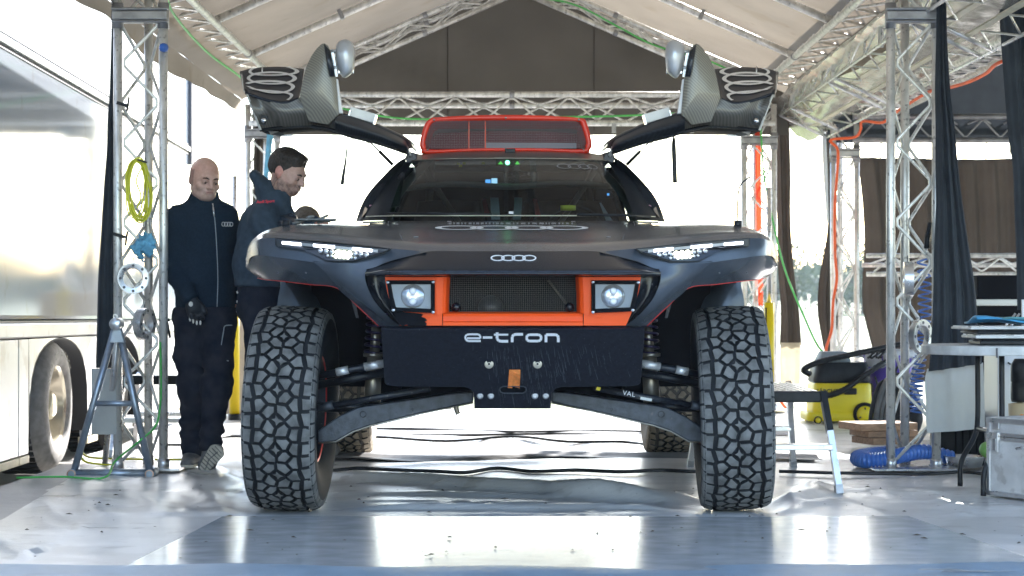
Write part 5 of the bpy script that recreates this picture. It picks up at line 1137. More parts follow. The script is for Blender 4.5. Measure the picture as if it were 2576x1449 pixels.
# gullwing doors, drawn for the left one (viewer's side) and mirrored
def zD(x, y): return (611.8 + x * .2222, 104.65 + y * .2222)
def door(s):
    DC = 1289
    def D(x, y, Y, dx=0):
        px, py = zD(x, y); px = DC + s * (DC - px) if s > 0 else px
        if s > 0: px -= 4; 
        return P(px, py, Y)
    d = part('gullwing_door', car, V(s * .53, 9.8, 1.73)); Y0 = 9.42
    lowskin = [[(60, 590), (130, 770), (210, 1000)], [(170, 640), (280, 800), (395, 975)], [(330, 680), (400, 810), (480, 968)], [(500, 705), (580, 820), (640, 955)], [(640, 650), (750, 800), (780, 950)], [(830, 560), (880, 780), (900, 968)], [(1060, 520), (1070, 800), (1060, 1005)]]
    MB().grid(catmull([[D(*p, Y0 + (0.02 if i in (1, 5) else 0) + (.05 if j == 2 else 0)) for j, p in enumerate(c_)] for i, c_ in enumerate(lowskin)], 4, 4)).build('door_skin', M['carbon'], d)
    # tapering hinge arm
    up_ = [(1060, 800), (1200, 850), (1350, 895), (1500, 950), (1660, 1020), (1780, 1075), (1860, 1130), (1895, 1215)]; dn_ = [(1060, 1005), (1200, 1050), (1400, 1095), (1550, 1140), (1700, 1190), (1800, 1225), (1850, 1238), (1880, 1245)]
    ml = [lerp(Vector((*a, 0)), Vector((*b, 0)), .5) for a, b in zip(up_, dn_)]
    yh = [Y0 + .3 * (i / 7) for i in range(8)]
    rowsA = [[D(*a, y + .02) for a, y in zip(up_, yh)], [D(m_.x, m_.y, y - .03) for m_, y in zip(ml, yh)], [D(*b, y + .02) for b, y in zip(dn_, yh)]]
    MB().grid(catmull(rowsA, 4, 4)).build('hinge_arm_skin', M['carbon_dark'], d)
    # depth of the door behind its front edge: upper and lower skins about 0.9 m long
    top = [D(*a, y + .02) for a, y in zip(up_, yh)]; low = [D(*b, y + .02) for b, y in zip(dn_, yh)]
    lo_e = [D(210, 1000, Y0 + .05), D(395, 975, Y0 + .05), D(640, 955, Y0 + .05), D(780, 950, Y0 + .05), D(900, 968, Y0 + .05)] + low
    rb = lambda v: V(v.x * .985 + s * .0, max(v.y, Y0) + .72, v.z + .045)
    MB().grid([lo_e, [lerp(p, rb(p), .33) + V(0, 0, -.01) for p in lo_e], [lerp(p, rb(p), .66) + V(0, 0, -.01) for p in lo_e], [rb(p) for p in lo_e]]).build('door_lining', M['interior'], d, solid=.012)
    MB().grid([top, [lerp(p, rb(p), .5) + V(0, 0, .012) for p in top], [rb(p) for p in top]]).build('door_outer_skin', M['carbon_dark'], d, solid=.01)
    # ribbon below (inner trim)
    MB().tube([p + V(0, -.01, -.006) for p in lo_e], .006, 6).build('door_seal', M['black'], d)
    # panel with the rings, sloping back and up
    n4 = [D(60, 590, Y0), D(330, 680, Y0), D(520, 700, Y0), D(640, 655, Y0)]; f4 = [D(5, 350, 10.2), D(150, 312, 10.22), D(450, 298, 10.24), D(715, 322, 10.22)]
    prs = [[lerp(a, b, t) + V(0, 0, -.018 * math.sin(math.pi * t)) for a, b in zip(n4, f4)] for t in (0, .25, .5, .75, 1)]
    g_ = catmull(prs, 6, 5); MB().grid(g_).build('ring_panel', M['ringpanel'], d, solid=.012)
    MB().tube([g_[0][0], g_[6][0], g_[12][0], g_[-1][0]] , .009, 8).build('panel_edge', M['black'], d)
    MB().grid([[D(-2, 350, 10.2), D(18, 560, Y0 + .1), D(52, 600, Y0), D(206, 1004, Y0 + .04)], [D(12, 350, 10.2), D(32, 560, Y0 + .1), D(70, 600, Y0 - .01), D(222, 1000, Y0 + .03)]], smooth=False).build('white_edge', mat('pale_edge', (.55, .55, .52), .5) if 'pale_edge' not in bpy.data.materials else bpy.data.materials['pale_edge'], d, solid=.006)
    rb_ = MB(); nr = len(g_) - 1; nc = len(g_[0]) - 1
    def gp(u, v):
        u = min(max(u, 0), 1) * nc; v = min(max(v, 0), 1) * nr; i = min(nc - 1, int(u)); j = min(nr - 1, int(v)); a, b = u - i, v - j
        return lerp(lerp(g_[j][i], g_[j][i + 1], a), lerp(g_[j + 1][i], g_[j + 1][i + 1], a), b)
    for cu, cv_, ru_, rv_ in ((.56, .885, .38, .125), (.50, .70, .41, .165), (.44, .455, .44, .20), (.38, .16, .46, .205)):
        for a in range(40):
            a0, a1 = 6.283 * a / 40, 6.283 * (a + 1) / 40; pts = []
            for an in (a0, a1):
                for k in (1, .75): pts.append((cu + ru_ * (k + (1 - k) * .25) * math.cos(an), cv_ + rv_ * k * math.sin(an)))
            if all(.01 <= u <= .985 and .01 <= v <= .99 for u, v in pts): rb_.add([gp(u, v) + V(0, -.004, .0125) for u, v in pts], [(0, 1, 3, 2)])
    rb_.build('door_rings', M['rings'], d)
    p0 = gp(.42, .86); MB().tube([p0 + V(0, 0, -.01), p0 + V(0, -.0, .045)], .004, 6).build('latch_pin', M['bright_alu'], d); MB().box(p0 + V(.02, -.01, -.006), (.07, .03, .006)).build('latch_plate', M['red_plastic'], d)
    # upright fin
    fin = [(660, 640), (668, 560), (690, 460), (705, 380), (735, 280), (790, 165), (850, 80), (900, 32), (935, 20), (975, 45), (1005, 100), (1030, 220), (1060, 400), (1075, 520), (1090, 700), (1100, 815), (1090, 830)]
    fl = [D(*p, Y0 - .03) for p in fin]
    inner = [D(830, 600, Y0 - .045), D(890, 400, Y0 - .05), D(930, 200, Y0 - .045)]
    base = [D(760, 900, Y0 - .01), D(980, 940, Y0 - .01)]
    poly = fl + base[::-1]; cen = D(900, 560, Y0 - .05); mb = MB(); n = len(poly)
    mids = [lerp(p, cen, .35) + V(0, -.012, 0) for p in poly]
    mb.grid([poly, mids], closed=True); b = len(mb.v); mb.add([cen], []); k0 = b - n
    mb.f += [(k0 + i, k0 + (i + 1) % n, b) for i in range(n)]; mb.sm += [True] * n
    mb.grid([[p + V(0, .035, 0) for p in poly], poly], closed=True); mb.build('fin', M['carbon_fin_lit'], d)
    MB().prism([p + V(0, .036, 0) for p in poly], (0, .004, 0)).build('fin_back', M['carbon_dark'], d)
    MB().grid([[D(932, 30, Y0 - .052), D(960, 200, Y0 - .065), D(1000, 395, Y0 - .062)], [D(1000, 110, Y0 - .048), D(1030, 230, Y0 - .052), D(1055, 398, Y0 - .05)]]).build('fin_flap', M['carbon_dark'], d, solid=.006)
    MB().prism([D(1066, 420, Y0 - .02), D(1086, 420, Y0 - .02), D(1145, 815, Y0 - .02), D(1098, 812, Y0 - .02)], (0, .04, 0)).build('glazed_edge', M['white'], d, bevel=.004)
    MB().bar(D(1020, 110, Y0), D(1066, 400, Y0), .012, .02).build('mirror_rail', M['bright_alu'], d)
    # mirror
    mr = part('mirror', d, D(1170, 200, 9.38)); c = D(1168, 195, 9.40)
    def fm(p):
        a = ell(p, (c.x, c.y + .02, c.z + .03), (.056, .06, .072)); b_ = ell(p, (c.x - s * .006, c.y + .02, c.z - .042), (.036, .05, .060)); r_ = smin(a, b_, .04)
        r_ = smax(r_, p[1] - (c.y + .05), .01); r_ = smax(r_, np.abs(p[0] - c.x) - .050, .012); return smax(r_, .75 * (p[0] - c.x) * s * -1 - (p[2] - c.z) - .098, .01)
    h = .004; sdf_mb(fm, np.arange(c.x - .07, c.x + .07, h), np.arange(c.y - .06, c.y + .09, h), np.arange(c.z - .11, c.z + .12, h)).build('mirror_housing', M['mirror_shell'], mr)
    MB().box(c + V(0, .056, 0), (.085, .006, .14)).build('mirror_glass', M['chrome'], mr, bevel=.01)
    for yy in (110, 290): MB().tube([D(1010, yy, Y0), D(1100, yy + 5, 9.42)], .010, 8).build('mirror_stalk', M['mirror_shell'], mr)
    # lit box on top of the arm, strut, strap, latch, bolt
    MB().box(lerp(D(1235, 800, 9.6), D(1520, 885, 9.66), .5) + V(0, 0, .002), (.145, .05, .05), ry=(R(16) if s < 0 else R(-16))).build('arm_lamp', mat('lamp_box_white', (.8, .8, .78), .3) if 'lamp_box_white' not in bpy.data.materials else bpy.data.materials['lamp_box_white'], d, bevel=.004)
    for q in (1218, 1510): MB().box(D(q, 850 if q < 1300 else 905, 9.6), (.008, .06, .065), ry=(R(16) if s < 0 else R(-16))).build('lamp_bracket', M['bright_alu'], d)
    a, b = D(1440, 1120, 9.9), D(1715, 1395, 9.9); m_ = lerp(a, b, .45); MB().tube([a, m_], .0045, 8).build('gas_strut_rod', M['cable'], d); MB().tube([m_, b], .010, 10).build('gas_strut', M['black'], d); MB().ball(a, .016).build('ball_joint', M['damper'], d)
    MB().tube(spline([D(1870, 1190, 9.72), D(1895, 1250, 9.73), D(1912, 1300, 9.74)], 3), .008, 8).build('hinge', M['bright_alu'], d)
    s0 = D(1190, 1040, 9.75); q = [(1198, 1060), (1200, 1120), (1190, 1250), (1180, 1360), (1160, 1480), (1140, 1620)] if s < 0 else [(1180, 1060), (1182, 1160), (1178, 1300), (1172, 1450), (1168, 1600)]
    MB().grid(catmull([[D(x - w_, y, 9.75), D(x + w_, y, 9.75)] for (x, y), w_ in zip(q, [4, 5, 9, 12, 17, 22] if s < 0 else [8, 24, 26, 26, 26])], 1, 4)).build('pull_strap', M['black'], d, solid=.003)
    MB().box(s0, (.03, .02, .014)).build('strap_buckle', M['bright_alu'], d)
    MB().tube(spline([D(1230, 1080, 9.8), D(1500, 1300, 9.8), D(1770, 1560, 9.8), D(1780, 1640, 9.8)], 6), .0015, 4).build('tether', M['cable'], d)
    MB().tube(spline([D(1775, 1560, 9.8), D(1760, 1620, 9.8), D(1720, 1660, 9.8), D(1745, 1690, 9.8), D(1780, 1650, 9.8)], 5), .005, 6).build('tether_hook', M['cable'], d)
    MB().prism([D(305, 1015, 9.55), D(420, 1020, 9.55), D(500, 1055, 9.5), D(575, 1050, 9.5), D(575, 1065, 9.5), D(440, 1070, 9.5), D(330, 1055, 9.55)], (0, .03, 0)).build('latch_lever', M['alu_dark'], d)
    MB().lathe([(0, -.006), (.008, -.005), (.013, 0)], D(250, 893, Y0 + .0), 'y', 16).build('panel_bolt', M['chrome'], d)
    MB().box(D(250, 890, Y0 + .02), (.035, .01, .05), ry=.3).build('bolt_plate', M['black'], d)
door(-1); door(1)
car.rotation_euler = (0, 0, R(.35))
# ------------------------------------------------------------------ things hung on and around the lattice columns
def tag(o, label, cat, group=None):
    o['label'] = label; o['category'] = cat
    if group: o['group'] = group
    return o
# yellow cable coil
mb = MB(); cc = P(347, 478, 9.90); rr = random.Random(4)
for k in range(9):
    w_, h_ = .050 + rr.uniform(-.008, .018), .165 + rr.uniform(-.012, .014); ox = rr.uniform(-.008, .008); oz = rr.uniform(-.008, .012); ph = rr.uniform(0, 6); tl = rr.uniform(-.05, .05)
    mb.tube([cc + V(ox + w_ * math.cos(a) * (1 + .12 * math.sin(2 * a + ph)) + tl * math.sin(a) * .4, -.012 + k * .004 + .010 * math.sin(a * 2 + ph), oz + h_ * math.sin(a)) for a in [6.283 * i / 36 for i in range(36)]], .0042, 6, closed=True)
mb.tube(spline([cc + V(.03, -.02, .13), cc + V(-.005, -.02, .05), cc + V(.02, -.02, -.03), cc + V(.0, -.02, -.10)], 5), .0042, 6)
coil = thing('cable_coil', 'bright yellow electric cable coiled in loops, hanging on the left lattice column', 'cable', cc)
mb.build('loops', M['yellow_cable'], coil); MB().box(cc + V(.028, -.02, .155), (.05, .02, .008), ry=.3).build('cable_tie', M['black'], coil)
# blue rag
rc = P(362, 618, 9.92)
def frag(p):
    d = ell(p, rc, (.055, .04, .06)); return (d + .020 * rnoise((p[0] - rc.x, p[1] - rc.y, p[2] - rc.z), 60, 2) + .010 * rnoise(p, 130, 5)) * .6
h = .006; o = sdf_mb(frag, np.arange(rc.x - .09, rc.x + .09, h), np.arange(rc.y - .07, rc.y + .07, h), np.arange(rc.z - .1, rc.z + .1, h)).build('cleaning_rag', M['rag'], loc=rc); tag(o, 'crumpled light blue cleaning rag tucked into the left lattice column', 'rag')
# flange rings
def flange(px, py, Y, rx, r_, wd, label, n=8, tilt=0):
    c = P(px, py, Y); t = thing('flange_ring', label, 'metal ring', c, 'metal flange rings hung on the columns')
    m_ = MB().lathe([(r_, -wd / 2), (r_, wd / 2), (r_ * .62, wd / 2), (r_ * .62, -wd / 2), (r_, -wd / 2)], V(0, 0, 0), 'y', 40); Mx = Matrix.Rotation(rx, 3, 'Z') @ Matrix.Rotation(tilt, 3, 'X')
    m_.v = [c + Mx @ p for p in m_.v]; m_.build('ring', M['bright_alu'], t, bevel=.002)
    for k in range(n):
        a = 6.283 * k / n; p = V(r_ * .81 * math.cos(a), 0, r_ * .81 * math.sin(a)); MB().tube([c + Mx @ (p + V(0, -wd / 2 - .0015, 0)), c + Mx @ (p + V(0, -wd / 2 + .002, 0))], r_ * .09, 10).build('bolt_hole', M['seam'], t)
    MB().tube([c + V(0, 0, r_ * .6), c + V(0, .02, r_ * 1.35)], .003, 5).build('hanging_wire', M['cable'], t)
flange(334, 700, 9.94, .35, .085, .03, 'steel flange ring facing the camera on the left column, below the blue rag')
flange(363, 815, 9.98, 1.25, .088, .045, 'steel flange ring seen edge-on, low on the left column above the jack stand')
flange(2285, 702, 9.95, 1.42, .095, .05, 'steel flange ring seen edge-on, halfway up the right column')
flange(2316, 846, 9.93, .75, .092, .035, 'drilled steel flange ring facing left, low on the right column')
# velcro straps and small fittings
for px, py in ((322, 262), (318, 600)):
    o = MB().box(P(px, py, 9.98), (.010, .010, .08), ry=.15).build('cable_strap', M['black'], loc=P(px, py, 9.98)); tag(o, 'black strap end hanging from the left column %s the yellow cable' % ('above' if py < 400 else 'below'), 'strap')
# green cable along the left
gcab = [P(415, -20, 10.1), P(440, 40, 10.6), P(520, 130, 12), P(600, 190, 14), P(640, 225, 15.1), P(760, 250, 15.2), P(960, 292, 15.2), P(1100, 300, 15.2), P(1290, 296, 15.2), P(1540, 292, 15.2), P(1700, 285, 15.2)]
tag(MB().tube(spline(gcab, 8), .008, 6).build('green_cable', M['green_cable'], loc=gcab[-1]), 'green cable running along the left eave beam and the rear cross beam', 'cable')
g2c = [P(1310, -10, 15.2), P(1440, 10, 15.2), P(1560, 70, 15.2), P(1650, 115, 15.2), P(1800, 160, 15.25), P(1905, 230, 15.3), P(1914, 330, 15.3), P(1922, 440, 15.3), P(1945, 560, 15.2), P(1975, 680, 14.9), P(2020, 790, 14.6), P(2065, 880, 14.4), P(2120, 905, 14.3)]
tag(MB().tube(spline(g2c, 8), .008, 6).build('green_cable', M['green_cable'], loc=g2c[-1]), 'long green cable sagging from the right gable beam down to the yellow vacuum cleaner', 'cable')
g3 = [P(403, 860, 9.9), P(405, 930, 9.9), P(404, 1010, 9.85), P(392, 1070, 9.8), P(350, 1110, 9.7), P(290, 1160, 9.8)] + [V(-2.12, 9.5, .02), V(-2.35, 9.55, .02), V(-2.6, 9.6, .01)]
tag(MB().tube(spline(g3, 7), .006, 6).build('green_cable', M['green_cable'], loc=g3[-1]), 'thin green cable looping down the left column past the jack stand to the floor', 'cable')
yc = [V(-2.2, 10.2, .02), P(212, 1160, 10.0), P(206, 1120, 10.1), P(225, 1150, 10.3), V(-2.1, 10.5, .03), V(-1.8, 10.6, .02)]
tag(MB().tube(spline(yc, 6), .006, 6).build('yellow_lead', M['yellow_cable'], loc=yc[-1]), 'thin yellow lead lying on the floor beside the truck wheel', 'cable')
oc = [P(2576 + 60, 130, 11.5), P(2520, 155, 11.7), P(2480, 185, 12), P(2440, 205, 12.3), P(2390, 220, 12.8), P(2335, 232, 13.4), P(2250, 285, 14.4), P(2220, 308, 14.7), P(2170, 305, 15), P(2165, 325, 15.1), P(2150, 345, 15.2), P(2090, 352, 15.3), P(2107, 375, 15.3), P(2107, 420, 15.3), P(2100, 520, 15.35), P(2101, 640, 15.35), P(2105, 700, 15.35), P(2096, 760, 15.3), P(2092, 830, 15.25), P(2078, 880, 15.2), P(2070, 960, 15.2)]
tag(MB().tube(spline(oc, 7), .012, 8).build('orange_cable', M['orange_cable'], loc=oc[-1]), 'thick orange cable looping under the foil gutter and down a distant column', 'cable')
# sprung blue air hose and ribbed blue duct
cl = [V(2.24 + .02 * math.sin(t * 9), 10.11, 0) for t in (0,)]
pts = []
for i in range(400):
    t = i / 399; z = lerp(1.18, .32, t ** .9) ; pts.append(V(2.285 + .015 * math.sin(t * 6) - .03 * t + .034 * math.cos(i * 6.283 / 16), 10.16 + .034 * math.sin(i * 6.283 / 16), z - .06 * math.sin(t * 3.1)))
tag(MB().tube(pts, .0055, 6).build('coiled_air_hose', M['blue_hose'], loc=pts[-1]), 'blue coiled air hose hanging inside the right lattice column', 'hose')
pts = [P(2340, 560, 10.05), P(2338, 600, 10.05), P(2350, 640, 10.05), P(2330, 680, 10.05)]; ah = thing('air_gun', 'small black air gun hanging in the right column above the coiled hose', 'air gun', P(2338, 600, 10.05))
MB().tube([P(2339, 560, 10.02), P(2334, 590, 10.02)], .012, 8).build('grip', M['black'], ah); MB().tube([P(2334, 590, 10.02), P(2331, 625, 10.02)], .016, 8).build('barrel', M['black'], ah); MB().tube([P(2331, 625, 10.02), P(2330, 640, 10.02)], .006, 8).build('nozzle', M['bright_alu'], ah)
path = spline([V(2.16, 10.55, .06), V(2.02, 10.42, .06), V(1.93, 10.22, .06), V(1.95, 10.06, .06), V(2.05, 10.04, .07), V(2.16, 10.09, .09), V(2.30, 10.16, .10), V(2.46, 10.2, .06)], 30)
path = [p for p in path]; rr_ = [.037 + .007 * math.sin(i * 1.25) for i in range(len(path))]
tag(MB().tube(path, rr_, 18).build('ribbed_duct', M['blue_hose'], loc=V(2.1, 10.2, 0)), 'thick ribbed blue duct hose lying on the floor around the right column foot', 'hose')
# black cables across the floor under the car
for pts, r_, lb in (([(820, 1196), (900, 1188), (980, 1192), (1100, 1196), (1170, 1199), (1250, 1188), (1340, 1196), (1450, 1193), (1560, 1197), (1660, 1193), (1750, 1196), (1900, 1192)], .010, 'thick black cable bundle crossing the floor just behind the front wheels'),
                    ([(830, 1116), (900, 1112), (960, 1108), (1120, 1118), (1260, 1112), (1330, 1116), (1430, 1124), (1560, 1120), (1640, 1130)], .009, 'black cable crossing the sunlit floor between the rear wheels'),
                    ([(780, 1086), (900, 1086), (1020, 1088), (1160, 1090), (1300, 1094), (1420, 1092), (1560, 1092), (1700, 1096)], .007, 'thin black cable farthest back under the car'),
                    ([(1960, 1196), (2100, 1200), (2240, 1202), (2330, 1203), (2420, 1198), (2470, 1202)], .009, 'black cable on the floor in front of the right column foot'),
                    ([(400, 1128), (480, 1126), (560, 1108), (625, 1106), (700, 1108)], .008, "black cable on the floor behind the bald man's shoes")):
    q = []
    for px, py in pts: Y = CH * F / (py - HY); q.append(V((px - HX) * Y / F, Y, .022 + foldz((px - HX) * Y / F, Y)))
    tag(MB().tube(spline(q, 6), r_, 8).build('floor_cable', M['cable'], loc=q[0]), lb, 'cable', 'black cables on the floor')
# A-frame stand
js = thing('axle_stand', 'blue-grey steel A-frame stand in front of the left column', 'stand', V(-2.18, 9.72, 0)); Y = 9.72
ap = P(293, 812, Y); lf, rt = P(183, 1196, Y), P(379, 1196, Y)
for a, b in ((ap + V(-.008, 0, -.03), lf), (ap + V(.012, 0, -.03), rt)): MB().tube([a, b], .019, 14).build('leg', M['steel_blue'], js)
MB().tube([P(236, 1015, Y), P(338, 1015, Y)], .015, 12).build('cross_tube', M['steel_blue'], js)
MB().tube([lf + V(-.0, 0, .012), rt + V(0, 0, .012)], .021, 14).build('base_tube', M['steel_blue'], js)
for e in (lf, rt):
    MB().tube([e + V(0, .10, .012), e + V(0, -.035, .010)], .025, 16).build('foot_tube', M['steel_blue'], js)
    MB().lathe([(.018, -.002), (.024, -.002), (.024, .002), (.018, .002)], e + V(0, -.036, .010), 'y', 18).build('foot_rim', mat('copper_worn_rim', (.62, .40, .28), .4, .7) if 'copper_worn_rim' not in bpy.data.materials else bpy.data.materials['copper_worn_rim'], js)
    MB().lathe([(.0, .03), (.018, .03)], e + V(0, -.036, .010), 'y', 18).build('foot_hollow', M['seam'], js)
MB().prism([P(284, 828, Y - .025), P(303, 828, Y - .025), P(312, 862, Y - .025), P(276, 862, Y - .025)], (0, .05, 0)).build('head_plate', mat('pale_blue_plate', (.50, .56, .62), .4, .3), js, bevel=.004)
MB().lathe([(.0, -.045), (.030, -.045), (.033, -.040), (.033, .04), (0, .04)], P(294, 815, Y), 'y', 24).build('pivot', M['bright_alu'], js)
ring_on(q := MB(), P(290, 796, Y), V(1, 0, 0), V(0, 0, 1), .012, .014, .35, 14); q.build('lifting_eye', M['bright_alu'], js, solid=.006)
MB().tube([ap + V(0, .04, -.03), P(262, 1185, 10.35)], .017, 12).build('rear_leg', M['bright_alu'], js)
o = MB().box(P(262, 1010, 10.0), (.135, .012, .36)).build('grey_board', M['skirt'], loc=P(262, 1100, 10.0)); tag(o, 'pale grey board leaning behind the A-frame stand', 'board')
# folding steps
def steps(name, label, x0, x1, y0, y1, zt, tread, m):
    t = thing(name, label, 'step stool', ((x0 + x1) / 2, (y0 + y1) / 2, 0), 'aluminium folding steps')
    MB().box(((x0 + x1) / 2, (y0 + y1) / 2, zt - .012), (x1 - x0, y1 - y0 - .1, .024)).build('platform', M['alu_dark'], t, bevel=.003)
    for k in range(14):
        x = lerp(x0 + .02, x1 - .02, k / 13); MB().box((x, (y0 + y1) / 2, zt + .003), (.010, y1 - y0 - .1, .006)).build('grip_rib', M['bright_alu'], t)
    MB().box(((x0 + x1) / 2, y0 + .045, zt - .018), (x1 - x0 - .01, .03, .055)).build('front_edge', M['black'], t, bevel=.008)
    for x, s in ((x0, -1), (x1, 1)):
        for y, d in ((y0, -1), (y1, 1)):
            top = V(x, y + .05 * -d, zt); mid_ = V(x + s * .02, y + d * .03, zt * .62); ft = V(x + s * .05, y + d * .12, .02)
            MB().bar(top, mid_, .030, .06, up=(0, 1, 0)).build('leg_upper', M['black'] if d < 0 else M['bright_alu'], t); MB().bar(mid_, ft, .028, .055, up=(0, 1, 0)).build('leg', M['bright_alu'], t)
            MB().bar(lerp(mid_, ft, .9), ft + V(0, 0, -.015), .034, .062, up=(0, 1, 0)).build('rubber_foot', M['alu_dark'], t)
    for y in (y0 - .06, y1 + .06): MB().box(((x0 + x1) / 2, y, zt * .47), (x1 - x0 + .05, .075, .028)).build('step', M['bright_alu'], t, bevel=.004)
    return t
steps('folding_steps', 'aluminium work platform with ribbed top standing beside the right front wheel', 1.05, 1.53, 8.95, 10.15, .485, 1, 0)
t = steps('folding_steps', 'aluminium steps standing behind the left column, beside the bald man', -2.34, -1.99, 11.0, 11.5, .48, 1, 0)
# timber blocks
wb = [((2.32, 11.6, .150), (.40, .30, .045), .30), ((2.36, 11.62, .104), (.34, .28, .040), .25), ((2.37, 11.6, .060), (.34, .26, .042), .36)]
for (c, s, a), lb in zip(wb, ('topmost rough timber board of the pile left of the right column', 'middle timber board of the pile left of the right column', 'lowest timber board of the pile left of the right column')):
    o = MB().box(c, s, rz=a).build('timber_board', M['wood'], loc=V(c[0], c[1], c[2] - s[2] / 2), bevel=.003); tag(o, lb, 'board', 'timber boards piled by the right column')
# yellow posts
for x, y, z, lb in ((-2.17, 14.3, 1.02, 'yellow sleeved post behind the two men'), (2.01, 14.3, .93, 'yellow sleeved post behind the right front wheel')):
    t = thing('yellow_post', lb, 'post', (x, y, 0), 'yellow posts at the back'); MB().tube([(x, y, .06), (x, y, z)], .040, 14).build('sleeve', M['yellow_pad'], t); MB().tube([(x, y, 0), (x, y, .06)], .05, 14).build('foot', M['black'], t); MB().tube([(x - .03, y - .045, z - .04), (x - .03, y - .045, z - .16)], .006, 6).build('slot', M['black'], t)
    MB().tube([(x, y, z), (x, y, z + .9)], .018, 10).build('pole', M['bright_alu'], t)
# wet and dry vacuum
vc = V(2.54, 14.2, 0); t = thing('vacuum_cleaner', 'yellow and black wet and dry vacuum cleaner with a black hose over its lid', 'vacuum cleaner', vc)
def rbox(mb, c, sx, sy, z0, z1, r_=.06, n=5, tp=1.):
    rows = []
    for z, k in ((z0, .96), (z0 + .015, 1.0), (lerp(z0, z1, .5), lerp(1, tp, .5)), (z1 - .015, tp), (z1, tp * .96)):
        row = []
        for qx, qy, a0 in ((1, 1, 0), (-1, 1, 90), (-1, -1, 180), (1, -1, 270)):
            for i in range(n): a = R(a0 + 90 * i / (n - 1)); row.append(V(c[0] + k * (qx * (sx / 2 - r_) + r_ * math.cos(a)), c[1] + k * (qy * (sy / 2 - r_) + r_ * math.sin(a)), z))
        rows.append(row)
    mb.grid(rows, closed=True); b = len(mb.v); m_ = 4 * n; mb.add([v for v in rows[0]], [tuple(reversed(range(m_)))]); mb.add([v for v in rows[-1]], [tuple(range(m_))]); return mb
rbox(MB(), vc, .47, .40, .035, .31, .07, tp=.95).build('tank', M['yellow'], t); rbox(MB(), vc + V(-.03, 0, 0), .50, .42, .02, .09, .05).build('base', M['yellow'], t)
rbox(MB(), vc, .45, .38, .312, .47, .08, tp=.9).build('motor_head', M['black'], t); rbox(MB(), vc + V(-.05, 0, 0), .26, .24, .47, .55, .06, tp=.8).build('lid', M['interior_g'], t)
for x in (.16, -.2):
    for y in (-.20, .2): 
        w = part('wheel', t, vc + V(x, y, .075 if x > 0 else .03)); r_ = .09 if x > 0 else .03
        MB().lathe([(r_ * .72, -.022), (r_, -.018), (r_, .018), (r_ * .72, .022)], wloc(w), 'y', 28).build('tyre', M['rubber'], w); MB().lathe([(0, -.026), (r_ * .25, -.026), (r_ * .72, -.020), (r_ * .72, .02)], wloc(w), 'y', 24).build('hub', M['yellow'], w)
        if x > 0 and y < 0:
            for k in range(3): a = 1.6 + k * 2.094; MB().box(wloc(w) + V(.045 * math.cos(a), -.026, .045 * math.sin(a)), (.016, .004, .010), ry=-a).build('spoke_gap', M['black'], w)
for s in (-1, 1): MB().box(vc + V(.02 + s * .21, -.0, .27), (.05, .12, .07)).build('latch', M['black'], t, bevel=.01)
MB().box(vc + V(.05, -.2, .25), (.10, .03, .05)).build('latch', M['black'], t, bevel=.01)
text_on(MB(), 'KÄRCHER', .045, vc + V(-.12, -.212, .25), V(1, 0, 0), V(0, 0, 1), 1, .001).build('lettering', M['black'], t)
hp_ = spline([vc + V(-.26, -.2, .38), vc + V(-.31, -.24, .42), vc + V(-.18, -.22, .48), vc + V(.05, -.20, .53), vc + V(.26, -.15, .57), vc + V(.42, -.1, .60), vc + V(.52, -.1, .62)], 14)
MB().tube(hp_, [.021 + .003 * (i % 2) for i in range(len(hp_))], 10).build('hose', M['black'], t)
hp_ = spline([vc + V(.40, -.1, .50), vc + V(.25, -.24, .44), vc + V(.1, -.26, .34), vc + V(-.02, -.27, .26), vc + V(-.15, -.27, .22), vc + V(-.3, -.25, .24)], 10); MB().tube(hp_, [.021 + .003 * (i % 2) for i in range(len(hp_))], 10).build('suction_tube', M['black'], t)
cd = spline([vc + V(.26, -.1, .36), vc + V(.30, -.12, .2), vc + V(.27, -.2, .12), vc + V(.30, -.2, .02)], 5); MB().tube(cd, .008, 6).build('power_cord', M['cable'], t)
for k in range(6): a = k * 1.05; MB().tube([vc + V(.25 + .05 * math.cos(a), -.1 + .03 * math.sin(a), .50), vc + V(.30 + .05 * math.cos(a + 1), -.1, .56)], .008, 6).build('cable_loop', M['cable'], t)
# purple bin with clear bag
pc = V(2.96, 14.4, 0); t = thing('purple_bin', 'purple plastic bin with a clear plastic bag over its rim, behind the backpack', 'bin', pc)
MB().lathe([(.0, .02), (.15, .02), (.19, .50), (.20, .51), (.19, .52), (.17, .50)], pc, 'z', 28).build('tub', M['purple'], t)
rows = [[pc + V((.205 + .02 * math.sin(k * 2.3) + .015 * i * math.sin(k * 1.1)) * math.cos(k * 6.283 / 40), (.205 + .02 * math.sin(k * 2.3)) * math.sin(k * 6.283 / 40), .56 - i * .016 - .05 * i * max(0, math.sin(k * .5 + 1)) * .4) for k in range(40)] for i in range(5)]
MB().grid(rows, closed=True).build('liner_bag', M['poly'], t, solid=.002)
